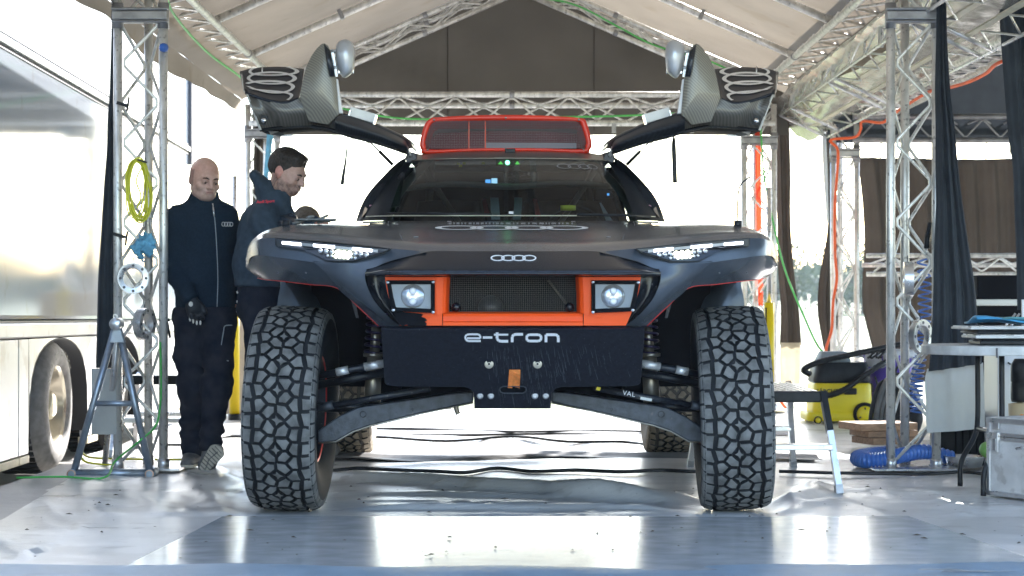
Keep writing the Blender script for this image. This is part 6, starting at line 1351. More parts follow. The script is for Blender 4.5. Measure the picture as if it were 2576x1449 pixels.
# backpack
bc = V(2.62, 12.4, 0); t = thing('backpack', 'black backpack with grey trim standing behind the right column', 'backpack', bc)
def fb(p): 
    a = ell(p, (bc.x, bc.y, .21), (.16, .12, .24)); b_ = ell(p, (bc.x + .02, bc.y - .08, .15), (.13, .09, .14)); return smin(a, b_, .03) + .006 * rnoise(p, 26, 3)
h = .014; sdf_mb(fb, np.arange(bc.x - .24, bc.x + .24, h), np.arange(bc.y - .24, bc.y + .2, h), np.arange(-.03, .5, h)).build('pack_body', M['bag'], t)
for k, (ox, m_) in enumerate(((-.155, 'bag_grey'), (-.12, 'bag_grey'), (-.085, 'bag_grey'), (-.19, 'bag'))):
    z1 = .44 - abs(k) * .01; MB().tube(spline([bc + V(ox - .03, -.10, .0 + .02), bc + V(ox - .02, -.14, .2), bc + V(ox + .03, -.11, .36), bc + V(ox + .10, -.05, z1)], 6), .014 if k else .02, 8).build('trim_strap', M[m_], t)
MB().tube(spline([bc + V(-.03, 0, .43), bc + V(0, -.01, .50), bc + V(.05, 0, .43)], 5), .008, 6).build('carry_loop', M['bag'], t)
# tray, balls and black case under the curtain
dc = V(2.42, 9.9, 0) ; t = thing('oil_tray', 'round pale metal tray on the floor right of the column', 'tray', V(2.50, 10.1, .02))
MB().lathe([(0, .005), (.09, .005), (.105, .06), (.112, .064), (.107, .058), (.092, .012)], V(2.50, 10.1, .02), 'z', 32).build('dish', M['bright_alu'], t, solid=.002)
t = thing('black_case', 'black plastic case with faint red print standing behind the pale skirt', 'case', V(2.62, 10.5, 0)); MB().box((2.62, 10.5, .155), (.40, .22, .31)).build('shell', M['black'], t, bevel=.02)
for k in range(6): MB().box((2.52 + .04 * k, 10.385, .15), (.008, .01, .26)).build('rib', M['interior'], t, bevel=.002)
text_on(MB(), 'SMART', .03, (2.535, 10.378, .22), V(1, 0, 0), V(0, 0, 1)).build('lettering', M['red_print'], t)
def reel(c, r_, m1, label, cat):
    t = thing('cable_reel' if cat == 'cable reel' else 'plastic_ball', label, cat, V(*c) - V(0, 0, r_)); MB().ball(c, r_, 20, 12).build('shell', M[m1], t); MB().bar(V(*c) + V(-r_ * .4, -r_, -r_ * .6), V(*c) + V(r_ * .3, -r_, r_ * .6), .008, .004, up=(0, 1, 0)).build('band', M['black'], t)
reel((2.487, 10.0, .27), .028, 'orange_plastic', 'small orange knob with a black band hanging below the pale skirt', 'knob')
reel((2.60, 10.0, .125), .045, 'green_plastic', 'green plastic ball on the floor beside the metal tray', 'ball')
o = MB().box((2.60, 9.75, .09), (.05, .06, .12)).build('green_bottle', M['green_plastic'], loc=V(2.645, 9.75, .03), bevel=.015); tag(o, 'small green bottle on the floor left of the flight case', 'bottle')
o = MB().lathe([(0, .05), (.022, .045), (.026, 0), (.024, -.04), (0, -.045)], V(2.645, 9.68, .14), 'z', 16).build('red_can', M['red_plastic'], loc=V(2.645, 9.68, .09)); tag(o, 'small red can lying against the flight case', 'can')
# folding table with stacked trays
TZ = .725; t = thing('folding_table', 'round-ended grey folding table at the right edge, with black bent tube legs', 'table', V(2.5, 8.8, 0))
out = []
x0 = 2.0
for k in range(25): a = R(90 + 180 * k / 24); out.append(V(x0 + .38 + .38 * math.cos(a), 8.90 + .38 * math.sin(a), TZ - .045))
out += [V(4.0, 8.52, TZ - .045), V(4.0, 9.28, TZ - .045)]
MB().prism(out[::-1], (0, 0, .045)).build('table_top', M['table'], t, bevel=.006)
MB().bar(V(2.26, 8.53, TZ - .03), V(2.26, 8.517, TZ - .03), .006, .045).build('fold_joint', M['seam'], t)
for y in (8.7, 9.15): MB().tube(spline([V(2.33, y, TZ - .05), V(2.33, y, .35), V(2.31, y, .25), V(2.24, y - .04, .14), V(2.23, y - .05, .015)], 6), .0135, 12).build('leg', M['black'], t)
MB().tube([V(2.33, 8.7, .30), V(2.33, 9.15, .30)], .012, 10).build('leg_brace', M['black'], t)
for k, (w_, z, m_, lb) in enumerate(((.36, .017, 'black', 'lowest black laptop of the stack on the folding table'), (.40, .012, 'flight', 'silver laptop second from the bottom of the stack on the table'), (.38, .010, 'black', 'black tray third in the stack on the folding table'), (.44, .010, 'flight', 'silver framed tray on top of the stack on the table'))):
    zz = TZ + [.012, .040, .062, .082][k]; t2q = thing('laptop' if k < 2 else 'tray', lb, 'laptop' if k < 2 else 'tray', V(2.42, 8.85, zz - .01), 'stack on the folding table')
    MB().box((2.42 - k * .012, 8.85, zz), (w_, .28, z * 1.2), rz=.05 * (k - 1)).build('base', M[m_], t2q, bevel=.005); MB().box((2.42 - k * .012, 8.85, zz + z * .8), (w_ * .96, .27, .005), rz=.05 * (k - 1)).build('lid', M['bright_alu'] if k in (1, 3) else M['black'], t2q, bevel=.002)
rows = [[V(2.22 + .62 * j / 12, 8.72 + .26 * i / 6, TZ + .108 + .008 * math.sin(j * .9 + i) + .030 * (1 - j / 12) * (1 - i / 6) - .012 * (i == 0)) for j in range(13)] for i in range(7)]
o = MB().grid(rows).build('blue_folder', M['blue_folder'], loc=V(2.5, 8.85, TZ + .10), solid=.008); tag(o, 'bright blue plastic folder lying on top of the stack on the table', 'folder')
rows = [[V(2.34 + .5 * j / 12, 8.70 + .2 * i / 6, TZ + .128 + .006 * math.sin(j + i * 2)) for j in range(13)] for i in range(7)]
o = MB().grid(rows).build('teal_folder', mat('teal_folder', (.10, .30, .34), .4), loc=V(2.5, 8.8, TZ + .12), solid=.006); tag(o, 'pale teal plastic sleeve lying over the blue folder', 'folder')
t = thing('desk_stand', 'small metal stand with a white upright plate behind the blue folder', 'stand', V(2.55, 9.15, TZ)); MB().tube([V(2.40, 9.15, TZ), V(2.52, 9.15, TZ + .15)], .006, 6).build('strut', M['bright_alu'], t); MB().tube([V(2.44, 9.15, TZ), V(2.54, 9.15, TZ + .15)], .006, 6).build('strut', M['bright_alu'], t); MB().box((2.575, 9.15, TZ + .11), (.05, .02, .22)).build('plate', M['white'], t, bevel=.003)
# flight case
t = thing('flight_case', 'scuffed aluminium flight case with butterfly latches at the bottom right', 'flight case', V(2.75, 8.6, 0))
fc = Matrix.Rotation(R(-58), 3, 'Z'); o0 = V(2.245, 8.66, .02)
def fcp(u, v, z): return o0 + fc @ V(u, v, 0) + V(0, 0, z)
def fbx(mb, u0, u1, v0, v1, z0, z1):
    vs = [fcp(u, v, z) for u in (u0, u1) for v in (v0, v1) for z in (z0, z1)]; return mb.add(vs, [(0, 1, 3, 2), (4, 6, 7, 5), (0, 4, 5, 1), (2, 3, 7, 6), (0, 2, 6, 4), (1, 5, 7, 3)])
FH = .365; FU, FV = .62, .85
fbx(MB(), .006, FU - .006, .006, FV - .006, .004, .275).build('case_body', M['flight'], t); fbx(MB(), .006, FU - .006, .006, FV - .006, .285, FH - .004).build('case_lid', M['flight'], t)
for z0, z1 in ((0, .022), (.262, .278), (.282, .298), (FH - .02, FH)): fbx(MB(), 0, FU, -.002, .012, z0, z1).build('edge_rail', M['bright_alu'], t); fbx(MB(), -.002, .012, 0, FV, z0, z1).build('edge_rail', M['bright_alu'], t)
fbx(MB(), 0, .022, 0, .022, 0, FH + .002).build('corner_rail', M['bright_alu'], t, bevel=.004); fbx(MB(), .0, FU, .0, FV, FH - .003, FH + .003).build('case_top', M['flight'], t)
for u in (.065, .30, .5):
    if u == .065: fbx(MB(), u - .016, u + .016, -.012, .0, .205, .30).build('latch', M['bright_alu'], t, bevel=.003); fbx(MB(), u - .008, u + .008, -.018, -.01, .215, .27).build('latch_hasp', M['alu_dark'], t)
    elif u == .30:
        fbx(MB(), u - .04, u + .04, -.010, .0, .205, .285).build('latch', M['bright_alu'], t, bevel=.003); fbx(MB(), u - .045, u + .0, -.02, -.01, .235, .25).build('latch_wing', M['alu_dark'], t); MB().tube([fcp(u, -.012, .25), fcp(u - .07, -.05, .235)], .006, 8).build('latch_key', M['bright_alu'], t)
    fbx(MB(), u - .02, u + .02, -.008, .0, .315, .345).build('hinge_plate', M['bright_alu'], t, bevel=.002)
# clutter behind the table
t = thing('white_cabinet', 'tall pale metal cabinet standing behind the table legs', 'cabinet', V(3.0, 10.2, 0)); MB().box((2.84, 10.2, .40), (.34, .3, .8)).build('body', M['truck_low'], t, bevel=.008)
for z in (.25, .5): MB().box((2.80, 10.04, z), (.06, .012, .07)).build('latch', M['bright_alu'], t, bevel=.004)
MB().tube(spline([V(2.72, 10.03, .6), V(2.80, 9.98, .56), V(2.95, 10.0, .62)], 5), .005, 6).build('cord', M['cable'], t)
o = MB().lathe([(0, 0), (.045, 0), (.05, .02), (.05, .10), (.046, .105), (.05, .11), (.05, .20), (.03, .23), (0, .23)], V(2.71, 9.75, .40), 'z', 28).build('spray_tin', M['black'], loc=V(2.71, 9.75, .40)); tag(o, 'black round tin on top of a wooden tub behind the table leg', 'tin')
t = thing('wooden_tub', 'small pale wooden tub with a round orange sticker behind the table leg', 'tub', V(2.71, 9.75, 0)); MB().lathe([(0, 0), (.06, 0), (.062, .38), (0, .39)], V(2.71, 9.75, .01), 'z', 24).build('body', mat('pale_wood', (.55, .45, .30), .6), t); MB().lathe([(0, 0), (.018, .0)], V(2.70, 9.685, .32), 'y', 16).build('sticker', M['orange_plastic'], t)
t = thing('dark_cabinet', 'dark shelf unit in the shade behind the curtain at the right edge', 'cabinet', V(3.4, 11.5, 0)); MB().box((3.2, 11.6, .55), (.6, .4, 1.1)).build('body', M['interior'], t, bevel=.01); MB().box((3.0, 11.4, .93), (.3, .08, .04)).build('parcel', M['paper'], t, bevel=.01)
MB().box((3.1, 11.38, .40), (.44, .02, .012)).build('shelf', M['alu_dark'], t)
# back left things
o = MB().tube([V(-2.1, 14.2, .05), V(-1.85, 14.2, .05)], .05, 16).build('cardboard_roll', M['cardboard'], loc=V(-2, 14.2, 0)); tag(o, 'short brown cardboard roll on the floor beside the yellow post', 'roll')
o = MB().box((-2.1, 15.0, .52), (.5, .3, 1.0)).build('pale_crate', mat('pale_tan', (.46, .40, .33), .7), loc=V(-2.1, 15, 0), bevel=.02); tag(o, 'tan box standing behind the yellow post on the left', 'box')
t = thing('poster_board', 'blue, white and red printed board low behind the left front wheel', 'board', V(-2.0, 14.7, 0)); MB().box((-2.02, 14.6, .28), (.12, .02, .26)).build('blue_panel', M['rag'], t); MB().box((-1.94, 14.6, .28), (.05, .02, .26)).build('white_panel', M['paper'], t); MB().box((-1.90, 14.6, .30), (.025, .02, .2)).build('red_panel', M['red_cloth'], t); MB().box((-1.96, 14.6, .10), (.16, .03, .1)).build('yellow_panel', M['yellow'], t)
t = thing('red_trestle', 'low red bench seen under the car far behind', 'bench', V(-.8, 17.5, -.1)); MB().box((-.75, 17.5, .02), (.36, .3, .05)).build('seat', M['orange_dark'], t)
for x in (-.9, -.6): MB().box((x, 17.5, -.05), (.05, .25, .1)).build('leg', M['paper'], t)
o = MB().lathe([(0, .10), (.08, .08), (.10, 0), (0, 0)], V(1.02, 15.2, .02), 'z', 20).build('orange_cone_foot', M['yellow'], loc=V(1.02, 15.2, .02)); tag(o, 'small orange-yellow cap on the floor far behind the right wishbone', 'cap')
tr_ = thing('tripod', 'small orange tripod foot on the grass beyond the vacuum cleaner', 'tripod', V(1.62 + .6, 15.9, 0))
for a in (-.16, .16, .0): MB().tube([V(2.22, 15.9, .22), V(2.22 + a, 15.8, .0)], .012, 6).build('leg', M['orange_cable'], tr_)
# gloves and papers on the bonnet
t = thing('work_glove', 'pair of crumpled grey work gloves lying on the left wing of the car', 'gloves', V(-1.02, 8.35, 1.29))
for px, sp_x in ((775, 1), (815, .6)):
    b0 = P(px, 558, 8.35); rows = [[b0 + V((i - 3) * .018 * sp_x, (j - 3) * .02, .004 + .010 * abs(math.sin(i * 1.1 + j)) * (1 if j > 2 else .6)) for j in range(7)] for i in range(9)]
    MB().grid(rows).build('palm', M['glove_grey'], t, solid=.006)
for a, b, c_ in (((790, 556), (806, 550), (824, 542)), ((800, 560), (815, 556), (830, 556)), ((760, 556), (748, 560), (738, 562)), ((770, 552), (778, 546), (788, 545))):
    MB().tube(spline([P(*a, 8.35), P(*b, 8.33), P(*c_, 8.36)], 3), .007, 8).build('finger', M['glove_grey'], t)
o = MB().box(P(412, 120, 9.99), (.05, .05, .05)).build('blue_clamp', mat('blue_clamp', (.03, .12, .45), .4), loc=P(412, 120, 9.99), bevel=.02); tag(o, 'small dark blue knob on the left column below its collar', 'knob')

# parked van seen between the two men, far outside in the glare
vn = thing('parked_van', 'pale grey parked van standing outside in the glare between the two men', 'van', V(-4.45, 30, -.13))
def vb(mb, x0, x1, y0, y1, z0, z1): return mb.box(((x0 + x1) / 2, (y0 + y1) / 2, (z0 + z1) / 2), (x1 - x0, y1 - y0, z1 - z0))
vb(MB(), -5.35, -3.55, 30, 34.4, .25, 2.0).build('body', M['truck_low'], vn, bevel=.12)
for x0 in (-5.2, -4.4): vb(MB(), x0, x0 + .7, 29.97, 30.0, 1.15, 1.75).build('rear_window', M['seam'], vn, bevel=.02)
vb(MB(), -5.3, -3.6, 29.9, 30.02, .25, .48).build('bumper', M['alu_dark'], vn, bevel=.03)
for x in (-5.25, -3.72): vb(MB(), x, x + .07, 29.96, 30.0, .8, 1.15).build('tail_lamp', M['red_plastic'], vn)
for x in (-5.3, -3.75):
    for y in (30.8, 33.4): MB().lathe([(0, -.02), (.3, -.02), (.33, .02), (.33, .18), (0, .2)], V(x, y, .20), 'x', 24).build('wheel', M['rubber'], vn)
# ------------------------------------------------------------------ people
def colour_attr(o, fn):
    me = o.data; at = me.color_attributes.new('tint', 'FLOAT_COLOR', 'POINT'); n = len(me.vertices); co = np.empty(n * 3); me.vertices.foreach_get('co', co); co = co.reshape(-1, 3) + np.array(wloc(o))
    at.data.foreach_set('color', np.concatenate([fn(co), np.ones((n, 1))], 1).astype(np.float32).ravel())
def rotm(yaw, pitch, roll=0):
    return np.array((Matrix.Rotation(yaw, 3, 'Z') @ Matrix.Rotation(pitch, 3, 'X') @ Matrix.Rotation(roll, 3, 'Y')))
def head_sdf(p, hc, Mx, k=1., beard=False, bald=True):
    """face looks along local -Y; hc = centre of the skull; k = scale"""
    d = [p[i] - hc[i] for i in range(3)]; q = [sum(Mx[j][i] * d[j] for j in range(3)) / k for i in range(3)]
    E = lambda c, r: ell(q, c, r); S = lambda a, b, ra, rb: seg(q, a, b, ra, rb)
    r = E((0, .012, .022), (.077, .097, .090)); r = smin(r, E((0, -.022, -.035), (.060, .070, .078)), .035)
    r = smin(r, E((0, -.048, -.088), (.034, .036, .024)), .035)                 # chin
    r = smin(r, S((-.052, -.005, -.062), (-.020, -.055, -.088), .020, .018), .025); r = smin(r, S((.052, -.005, -.062), (.020, -.055, -.088), .020, .018), .025)
    r = smin(r, S((-.034, -.080, .008), (.034, -.080, .008), .011, .011), .02)    # brow ridge
    for s in (-1, 1):
        r = smax(r, -E((s * .031, -.097, -.012), (.019, .014, .011)), .010)
        r = smin(r, E((s * .031, -.080, -.012), (.0145, .0145, .0125)), .004)
        r = smin(r, E((s * .045, -.062, -.038), (.020, .018, .018)), .02)
        r = smin(r, E((s * .077, .008, -.012), (.009, .020, .032)), .006); r = smax(r, -E((s * .086, .002, -.010), (.005, .011, .018)), .005)
    r = smin(r, S((0, -.090, .0), (0, -.112, -.036), .008, .0125), .012); r = smin(r, E((-.012, -.100, -.040), (.009, .010, .008)), .006); r = smin(r, E((.012, -.100, -.040), (.009, .010, .008)), .006)
    r = smin(r, E((0, -.084, -.062), (.026, .014, .014)), .012)
    r = smin(r, S((-.020, -.094, -.0605), (.020, -.094, -.0605), .0045, .0045), .004); r = smin(r, S((-.016, -.093, -.0705), (.016, -.093, -.0705), .0058, .0058), .004)
    r = smax(r, -S((-.024, -.101, -.0655), (.024, -.101, -.0655), .0022, .0022), .003)
    r = smin(r, S((0, .02, -.07), (0, .035, -.17), .052, .056), .03)               # neck
    return r * k, q
def head_parts(person, hc, Mx, k, hair, beard):
    L = lambda v: Vector(hc) + Vector(Mx @ (np.array(v) * k))
    hd = part('head', person, hc) if False else person
    for s in (-1, 1):
        e = part('eye', person, L((s * .031, -.082, -.012)))
        MB().ball(L((s * .031, -.0826, -.0130)), .0114 * k, 14, 10).build('eyeball', M['eye'], e); MB().ball(L((s * .031 + .001, -.0900, -.0145)), .0062 * k, 10, 8).build('iris', M['iris'], e)
        MB().tube([L((s * .018, -.0905, -.0115)), L((s * .031, -.0925, -.0085)), L((s * .044, -.0850, -.0120))], .0016 * k, 6).build('eyelid', M['hair_dark'], e)
        MB().tube([L((s * .012, -.0955, .006)), L((s * .028, -.0985, .013)), L((s * .046, -.086, .009))], [.0032 * k, .0044 * k, .0024 * k], 6).build('eyebrow', M['hair_dark'], e)
    MB().tube([L((-.019, -.0975, -.0655)), L((0, -.0995, -.0648)), L((.019, -.0975, -.0655))], .0013 * k, 5).build('mouth_line', mat('lip_line', (.20, .07, .06), .6) if 'lip_line' not in bpy.data.materials else bpy.data.materials['lip_line'], person)
def person_mesh(name, f, m, parent, lo, hi, h, fx=None, fy=None, fz=None):
    return sdf_mb(f, axis_(lo[0], hi[0], h, fx), axis_(lo[1], hi[1], h, fy), axis_(lo[2], hi[2], h, fz)).build(name, m, parent)
def limb(p, pts, rs, k=.03, grow=0., sq=(1, 1, 1)):
    r = None
    for a, b, ra, rb in zip(pts, pts[1:], rs, rs[1:]):
        d = seg(p, a, b, ra + grow, rb + grow, sq); r = d if r is None else smin(r, d, k)
    return r
def hand(p, w, d, side, curl=.6, k=1.):
    """w wrist point, d direction along the hand, side: direction towards the thumb"""
    d = np.array(d, float); d /= np.linalg.norm(d); t = np.array(side, float); t -= d * t.dot(d); t /= np.linalg.norm(t); n = np.cross(d, t); w = np.array(w, float)
    r = seg(p, w, w + d * .045 * k, .026 * k, .030 * k)
    r = smin(r, seg(p, w + d * .03 * k + t * .022 * k, w + d * .075 * k + t * .022 * k, .019 * k, .018 * k), .02); r = smin(r, seg(p, w + d * .03 * k - t * .022 * k, w + d * .068 * k - t * .024 * k, .018 * k, .016 * k), .02)
    for i, (o, L_) in enumerate(((.029, .068), (.010, .076), (-.010, .070), (-.029, .055))):
        a = w + d * .078 * k + t * o * k; c = curl * (1 + .12 * i)
        d1 = d * math.cos(c * .8) + n * math.sin(c * .8); d2 = d * math.cos(c * 1.8) + n * math.sin(c * 1.8); d3 = d * math.cos(c * 2.6) + n * math.sin(c * 2.6)
        b = a + d1 * L_ * .45 * k; e = b + d2 * L_ * .32 * k; g = e + d3 * L_ * .25 * k
        fr = np.minimum(np.minimum(seg(p, a - d * .012, b, .0098 * k, .0092 * k), seg(p, b, e, .0092 * k, .0086 * k)), seg(p, e, g, .0086 * k, .0076 * k)); r = smin(r, fr, .006)
    a = w + d * .022 * k + t * .028 * k; b = a + (d * .7 + t * .55 + n * .25) * .036 * k; e = b + (d * .9 + t * .1 + n * .35) * .034 * k
    return smin(r, np.minimum(seg(p, a, b, .014 * k, .0115 * k), seg(p, b, e, .0112 * k, .009 * k)), .012)

SK1 = np.array((.64, .40, .32)); SK2 = np.array((.62, .385, .31))
# ---- bald man, walking towards the camera --------------------------------
def bald():
    Y = 10.2; t = thing('person', 'bald man in navy fleece and work trousers walking beside the truck, one black glove on', 'person', V(-1.73, Y, 0))
    q = lambda px, py, dy=0.: np.array(P(px, py, Y + dy))
    hc = q(515, 448, -.03); Mx = rotm(R(31), R(12), R(3)); k = 1.02
    neck = q(514, 505, .03); chest = q(508, 590, .02); waist = q(512, 700, .02); hip = q(520, 778, .02)
    shR, elR, wrR = q(450, 552, .01), q(436, 674, -.02), q(484, 756, -.15)       # his right arm, viewer's left
    shL, elL, wrL = q(566, 548, .04), q(580, 660, .14), q(590, 748, .20)
    hipR, knR, anR = q(478, 800, .02), q(486, 975, .03), q(484, 1140, .10); hipL, knL, anL = q(552, 800, .0), q(546, 975, -.06), q(530, 1128, -.08)
    def body(p):
        r, _ = head_sdf(p, hc, Mx, k)
        r = smin(r, limb(p, [neck, chest, waist, hip], [.06, .13, .12, .12], .05, sq=(1, .7, 1)), .03)
        for a in ((shR, elR, wrR), (shL, elL, wrL)): r = smin(r, limb(p, a, [.05, .042, .028], .03), .03)
        for a in ((hipR, knR, anR), (hipL, knL, anL)): r = smin(r, limb(p, a, [.075, .055, .038], .04), .04)
        r = smin(r, hand(p, wrR, q(493, 800, -.15) - wrR, (.9, .3, -.3), .75), .01); return smin(r, hand(p, wrL, q(596, 800, .22) - wrL, (-.6, -.5, 0), .7), .01)
    o = person_mesh('body', body, M['skin'], t, (-2.0, Y - .28, .06), (-1.45, Y + .34, 1.78), .013, (hc[0] - .1, hc[0] + .1, .0042), (hc[1] - .13, hc[1] + .06, .0042), (hc[2] - .12, hc[2] + .12, .0042))
    def tint(co):
        d = (co - hc) @ Mx / k; c = np.tile(SK1, (len(co), 1)); x, y, z = d.T
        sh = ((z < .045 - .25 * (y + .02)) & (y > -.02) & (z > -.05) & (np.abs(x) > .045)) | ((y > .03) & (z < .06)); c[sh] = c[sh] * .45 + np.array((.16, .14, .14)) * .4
        bd = np.clip((-.035 - z) / .02, 0, 1) * (y < .01) * (z > -.13); c = c * (1 - .22 * bd[:, None]) + np.array((.30, .28, .29)) * (.22 * bd[:, None])
        lip = np.exp(-((z + .0655) / .007) ** 2) * (np.abs(x) < .022) * (y < -.08); c = c * (1 - .45 * lip[:, None]) + np.array((.42, .16, .15)) * (.45 * lip[:, None])
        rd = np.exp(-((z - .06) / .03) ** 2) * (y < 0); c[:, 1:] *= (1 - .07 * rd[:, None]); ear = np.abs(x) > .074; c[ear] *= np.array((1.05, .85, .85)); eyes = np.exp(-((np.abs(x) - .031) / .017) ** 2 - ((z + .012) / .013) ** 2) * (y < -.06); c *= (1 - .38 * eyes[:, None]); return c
    colour_attr(o, tint); head_parts(t, hc, Mx, k, None, False)
    def jacket(p):
        tr = limb(p, [neck + (0, 0, -.045), q(510, 560, .03), chest, waist, q(518, 762, .02)], [.085, .150, .160, .156, .166], .06, sq=(1.0, .72, 1))
        tr = smin(tr, seg(p, shR + (.02, 0, -.02), shL + (-.02, 0, -.02), .085, .082), .05)
        aR = limb(p, [shR, elR, wrR], [.082, .064, .046], .03); aL = limb(p, [shL, elL, wrL], [.080, .062, .046], .03)
        dn = (q(484, 765, -.15) - elR); dn = dn / np.linalg.norm(dn); cut = sum((p[i] - (np.array(wrR) + dn * .004)[i]) * dn[i] for i in range(3)); aR = smax(aR, cut, .004)
        up_k = np.clip((p[2] - 1.25) / .12, 0, 1); r = smin(tr, aL, .03); r = np.where(up_k > .5, smin(r, aR, .035), smin(r, aR, .010)); col = seg(p, q(515, 492, .0), q(514, 520, .01), .076, .084, (1, .85, 1)); r = smin(r, col, .02)
        wr_ = .0065 * rnoise(p, 14, 1) + .0045 * rnoise((p[0], p[1], p[2] * 2.2), 30, 4) + .004 * np.sin((p[2] - 1.42) * 210) * np.exp(-((p[2] - 1.455) / .035) ** 2)
        r = r + wr_; r = smax(r, -(p[2] - q(0, 778)[2] - .004 * np.sin(p[0] * 30)), .006)
        inner = seg(p, q(515, 478, -.01), q(514, 520, .02), .064, .062, (1, .92, 1)); r = smax(r, -inner, .006)
        top = (p[2] - (q(0, 489)[2] - .25 * (-(p[1] - Y)) + .02 * np.abs(p[0] - hc[0]) / .06)); r = smax(r, top, .010)
        return r
    person_mesh('fleece_jacket', jacket, M['fleece'], t, (-2.03, Y - .28, .85), (-1.42, Y + .36, 1.55), .0105)
    def trousers(p):
        r = limb(p, [q(518, 770, .02), hip + (0, 0, -.02)], [.155, .158], .05, sq=(1, .74, 1))
        wr_ = .008 * rnoise((p[0], p[1], p[2] * 1.6), 13, 2) + .0045 * rnoise((p[0], p[1], p[2] * 2), 30, 6); fold_ = .008 * np.sin(p[2] * 85 + 3 * np.sin(p[0] * 20)) * np.exp(-((p[2] - .22) / .12) ** 2) + .005 * np.sin(p[2] * 60 + p[0] * 40) * np.exp(-((p[2] - .55) / .08) ** 2)
        a = limb(p, [hipR, knR + (0, 0, .0), anR + (0, .0, .02)], [.098, .077, .066], .05); b = limb(p, [hipL, knL, anL + (0, 0, .03)], [.100, .078, .064], .05)
        r = smin(r, a, .04); r = smin(r, b, .035); pk = ell(p, q(452, 880, .03), (.035, .06, .09)); r = smin(r, pk, .015); r = r + wr_ + fold_
        return smax(r, p[2] - q(0, 772)[2], .006)
    person_mesh('trousers', trousers, M['trouser'], t, (-2.0, Y - .24, .05), (-1.46, Y + .26, .95), .0105)
    def shoeR(p):
        a, b = q(480, 1160, .06), q(470, 1170, -.06); r = smin(seg(p, a, b, .046, .038), seg(p, anR + (0, 0, -.01), a, .048, .046), .03); return smax(r, -(p[2] - .028), .006)
    sR = part('shoe', t, q(474, 1170, 0)); person_mesh('upper', shoeR, M['shoe'], sR, (-2.0, Y - .2, 0), (-1.7, Y + .24, .2), .008)
    rows = [[q(458, 1176, y) + (0, 0, 0), q(496, 1176, y)] for y in (-.12, .1)]
    def soleR(p): return smax(smin(seg(p, q(480, 1174, .07), q(470, 1174, -.07), .046, .040), 10, .01), np.abs(p[2] - .022) - .010, .004)
    person_mesh('sole', soleR, M['sole'], sR, (-2.0, Y - .2, -.01), (-1.7, Y + .2, .06), .007)
    # raised left foot showing its sole
    sL = part('shoe', t, q(530, 1160, -.12)); heel, toe = q(512, 1180, -.12), q(548, 1132, -.17)
    dl = (toe - heel); L_ = np.linalg.norm(dl); dl = dl / L_; nrm = np.array((-.10, -1, -.25)); nrm -= dl * nrm.dot(dl); nrm /= np.linalg.norm(nrm); sd_ = np.cross(dl, nrm)
    def loc(p, c): d = [p[i] - c[i] for i in range(3)]; return [sum(v[i] * d[i] for i in range(3)) for v in (dl, sd_, nrm)]
    def soleL(p):
        u = loc(p, (heel + toe) / 2); w_ = .040 + .010 * np.clip(u[0] / .07, -1, 1); r = np.sqrt((np.maximum(np.abs(u[0]) - .055, 0)) ** 2 + (u[1] * .046 / w_) ** 2) - .044
        r = smax(r, np.abs(u[2]) - .010, .004); return smax(r, -(np.abs(np.abs(((u[0] + .004) % .022) - .011) - .0) - .0016 - (np.abs(u[2] - .012) > .006) * 1.0) if False else r, .001)
    person_mesh('sole', soleL, M['sole'], sL, tuple((heel + toe) / 2 - .13), tuple((heel + toe) / 2 + .13), .005)
    gr = MB()
    for i in range(9):
        u = -.085 + i * .021; c = (heel + toe) / 2 + dl * u + nrm * .0105; w_ = .036 * math.sqrt(max(.1, 1 - (u / .105) ** 2)) + .004; gr.bar(Vector(c - sd_ * w_ + dl * .006), Vector(c + sd_ * w_ - dl * .006), .004, .003, up=tuple(nrm))
    gr.tube([Vector((heel + toe) / 2 + dl * -.06 + nrm * .011 + sd_ * .008), Vector((heel + toe) / 2 + nrm * .011 - sd_ * .008), Vector((heel + toe) / 2 + dl * .07 + nrm * .011 + sd_ * .006)], .003, 5); gr.build('sole_grooves', M['shoe'], sL)
    def upL(p): c = -nrm * .035; return smin(seg(p, heel + c, toe + c * .8 - dl * .02, .040, .036), seg(p, anL + (0, 0, -.01), heel + c * 1.3 + dl * .02, .048, .042), .03)
    person_mesh('upper', upL, M['shoe'], sL, tuple((heel + toe) / 2 - .16), tuple((heel + toe) / 2 + .16), .008)
    def glove(p): return smin(hand(p, wrR, q(493, 800, -.15) - wrR, (.9, .3, -.3), .75) - .0035, seg(p, wrR - (q(493, 800, -.15) - wrR) * .2, wrR + (q(493, 800, -.15) - wrR) * .25, .031, .030), .008)
    w0 = np.array(wrR); g_ = person_mesh('glove', glove, M['glove'], t, tuple(w0 - (.09, .10, .19)), tuple(w0 + (.12, .14, .06)), .0045)
    for px, py in ((478, 803), (486, 808), (495, 812), (504, 812)): MB().ball(Vector(q(px, py, -.192)), (.006, .004, .013), 8, 6).build('finger_patch', M['paper'], t)
    MB().ball(Vector(q(480, 765, -.187)), (.012, .006, .014), 10, 8).build('cuff_patch', M['paper'], t)
    # prints
    mb = text_on(MB(), 'Audi Sport', .026, V(*q(446, 580, -.058)), V(1, -.15, .16), V(0, 0, 1), 1, .0006); mb.build('sleeve_print', M['red_print'], t)
    four_rings(MB(), V(*q(572, 564, -.085)), V(1, .35, 0), V(0, 0, 1), .0095, .0125, .22, 1.45, 4, 16).build('chest_rings', M['rings'], t)
    zp = [V(*q(x, y, d)) for x, y, d in ((536, 515, -.085), (541, 560, -.118), (545, 620, -.118), (548, 700, -.108), (546, 772, -.11))]; MB().tube(spline(zp, 5), .0028, 5).build('zip', M['piping'], t); MB().tube([V(*q(535, 512, -.088)), V(*q(539, 545, -.118))], .004, 5).build('zip_pull', M['bright_alu'], t)
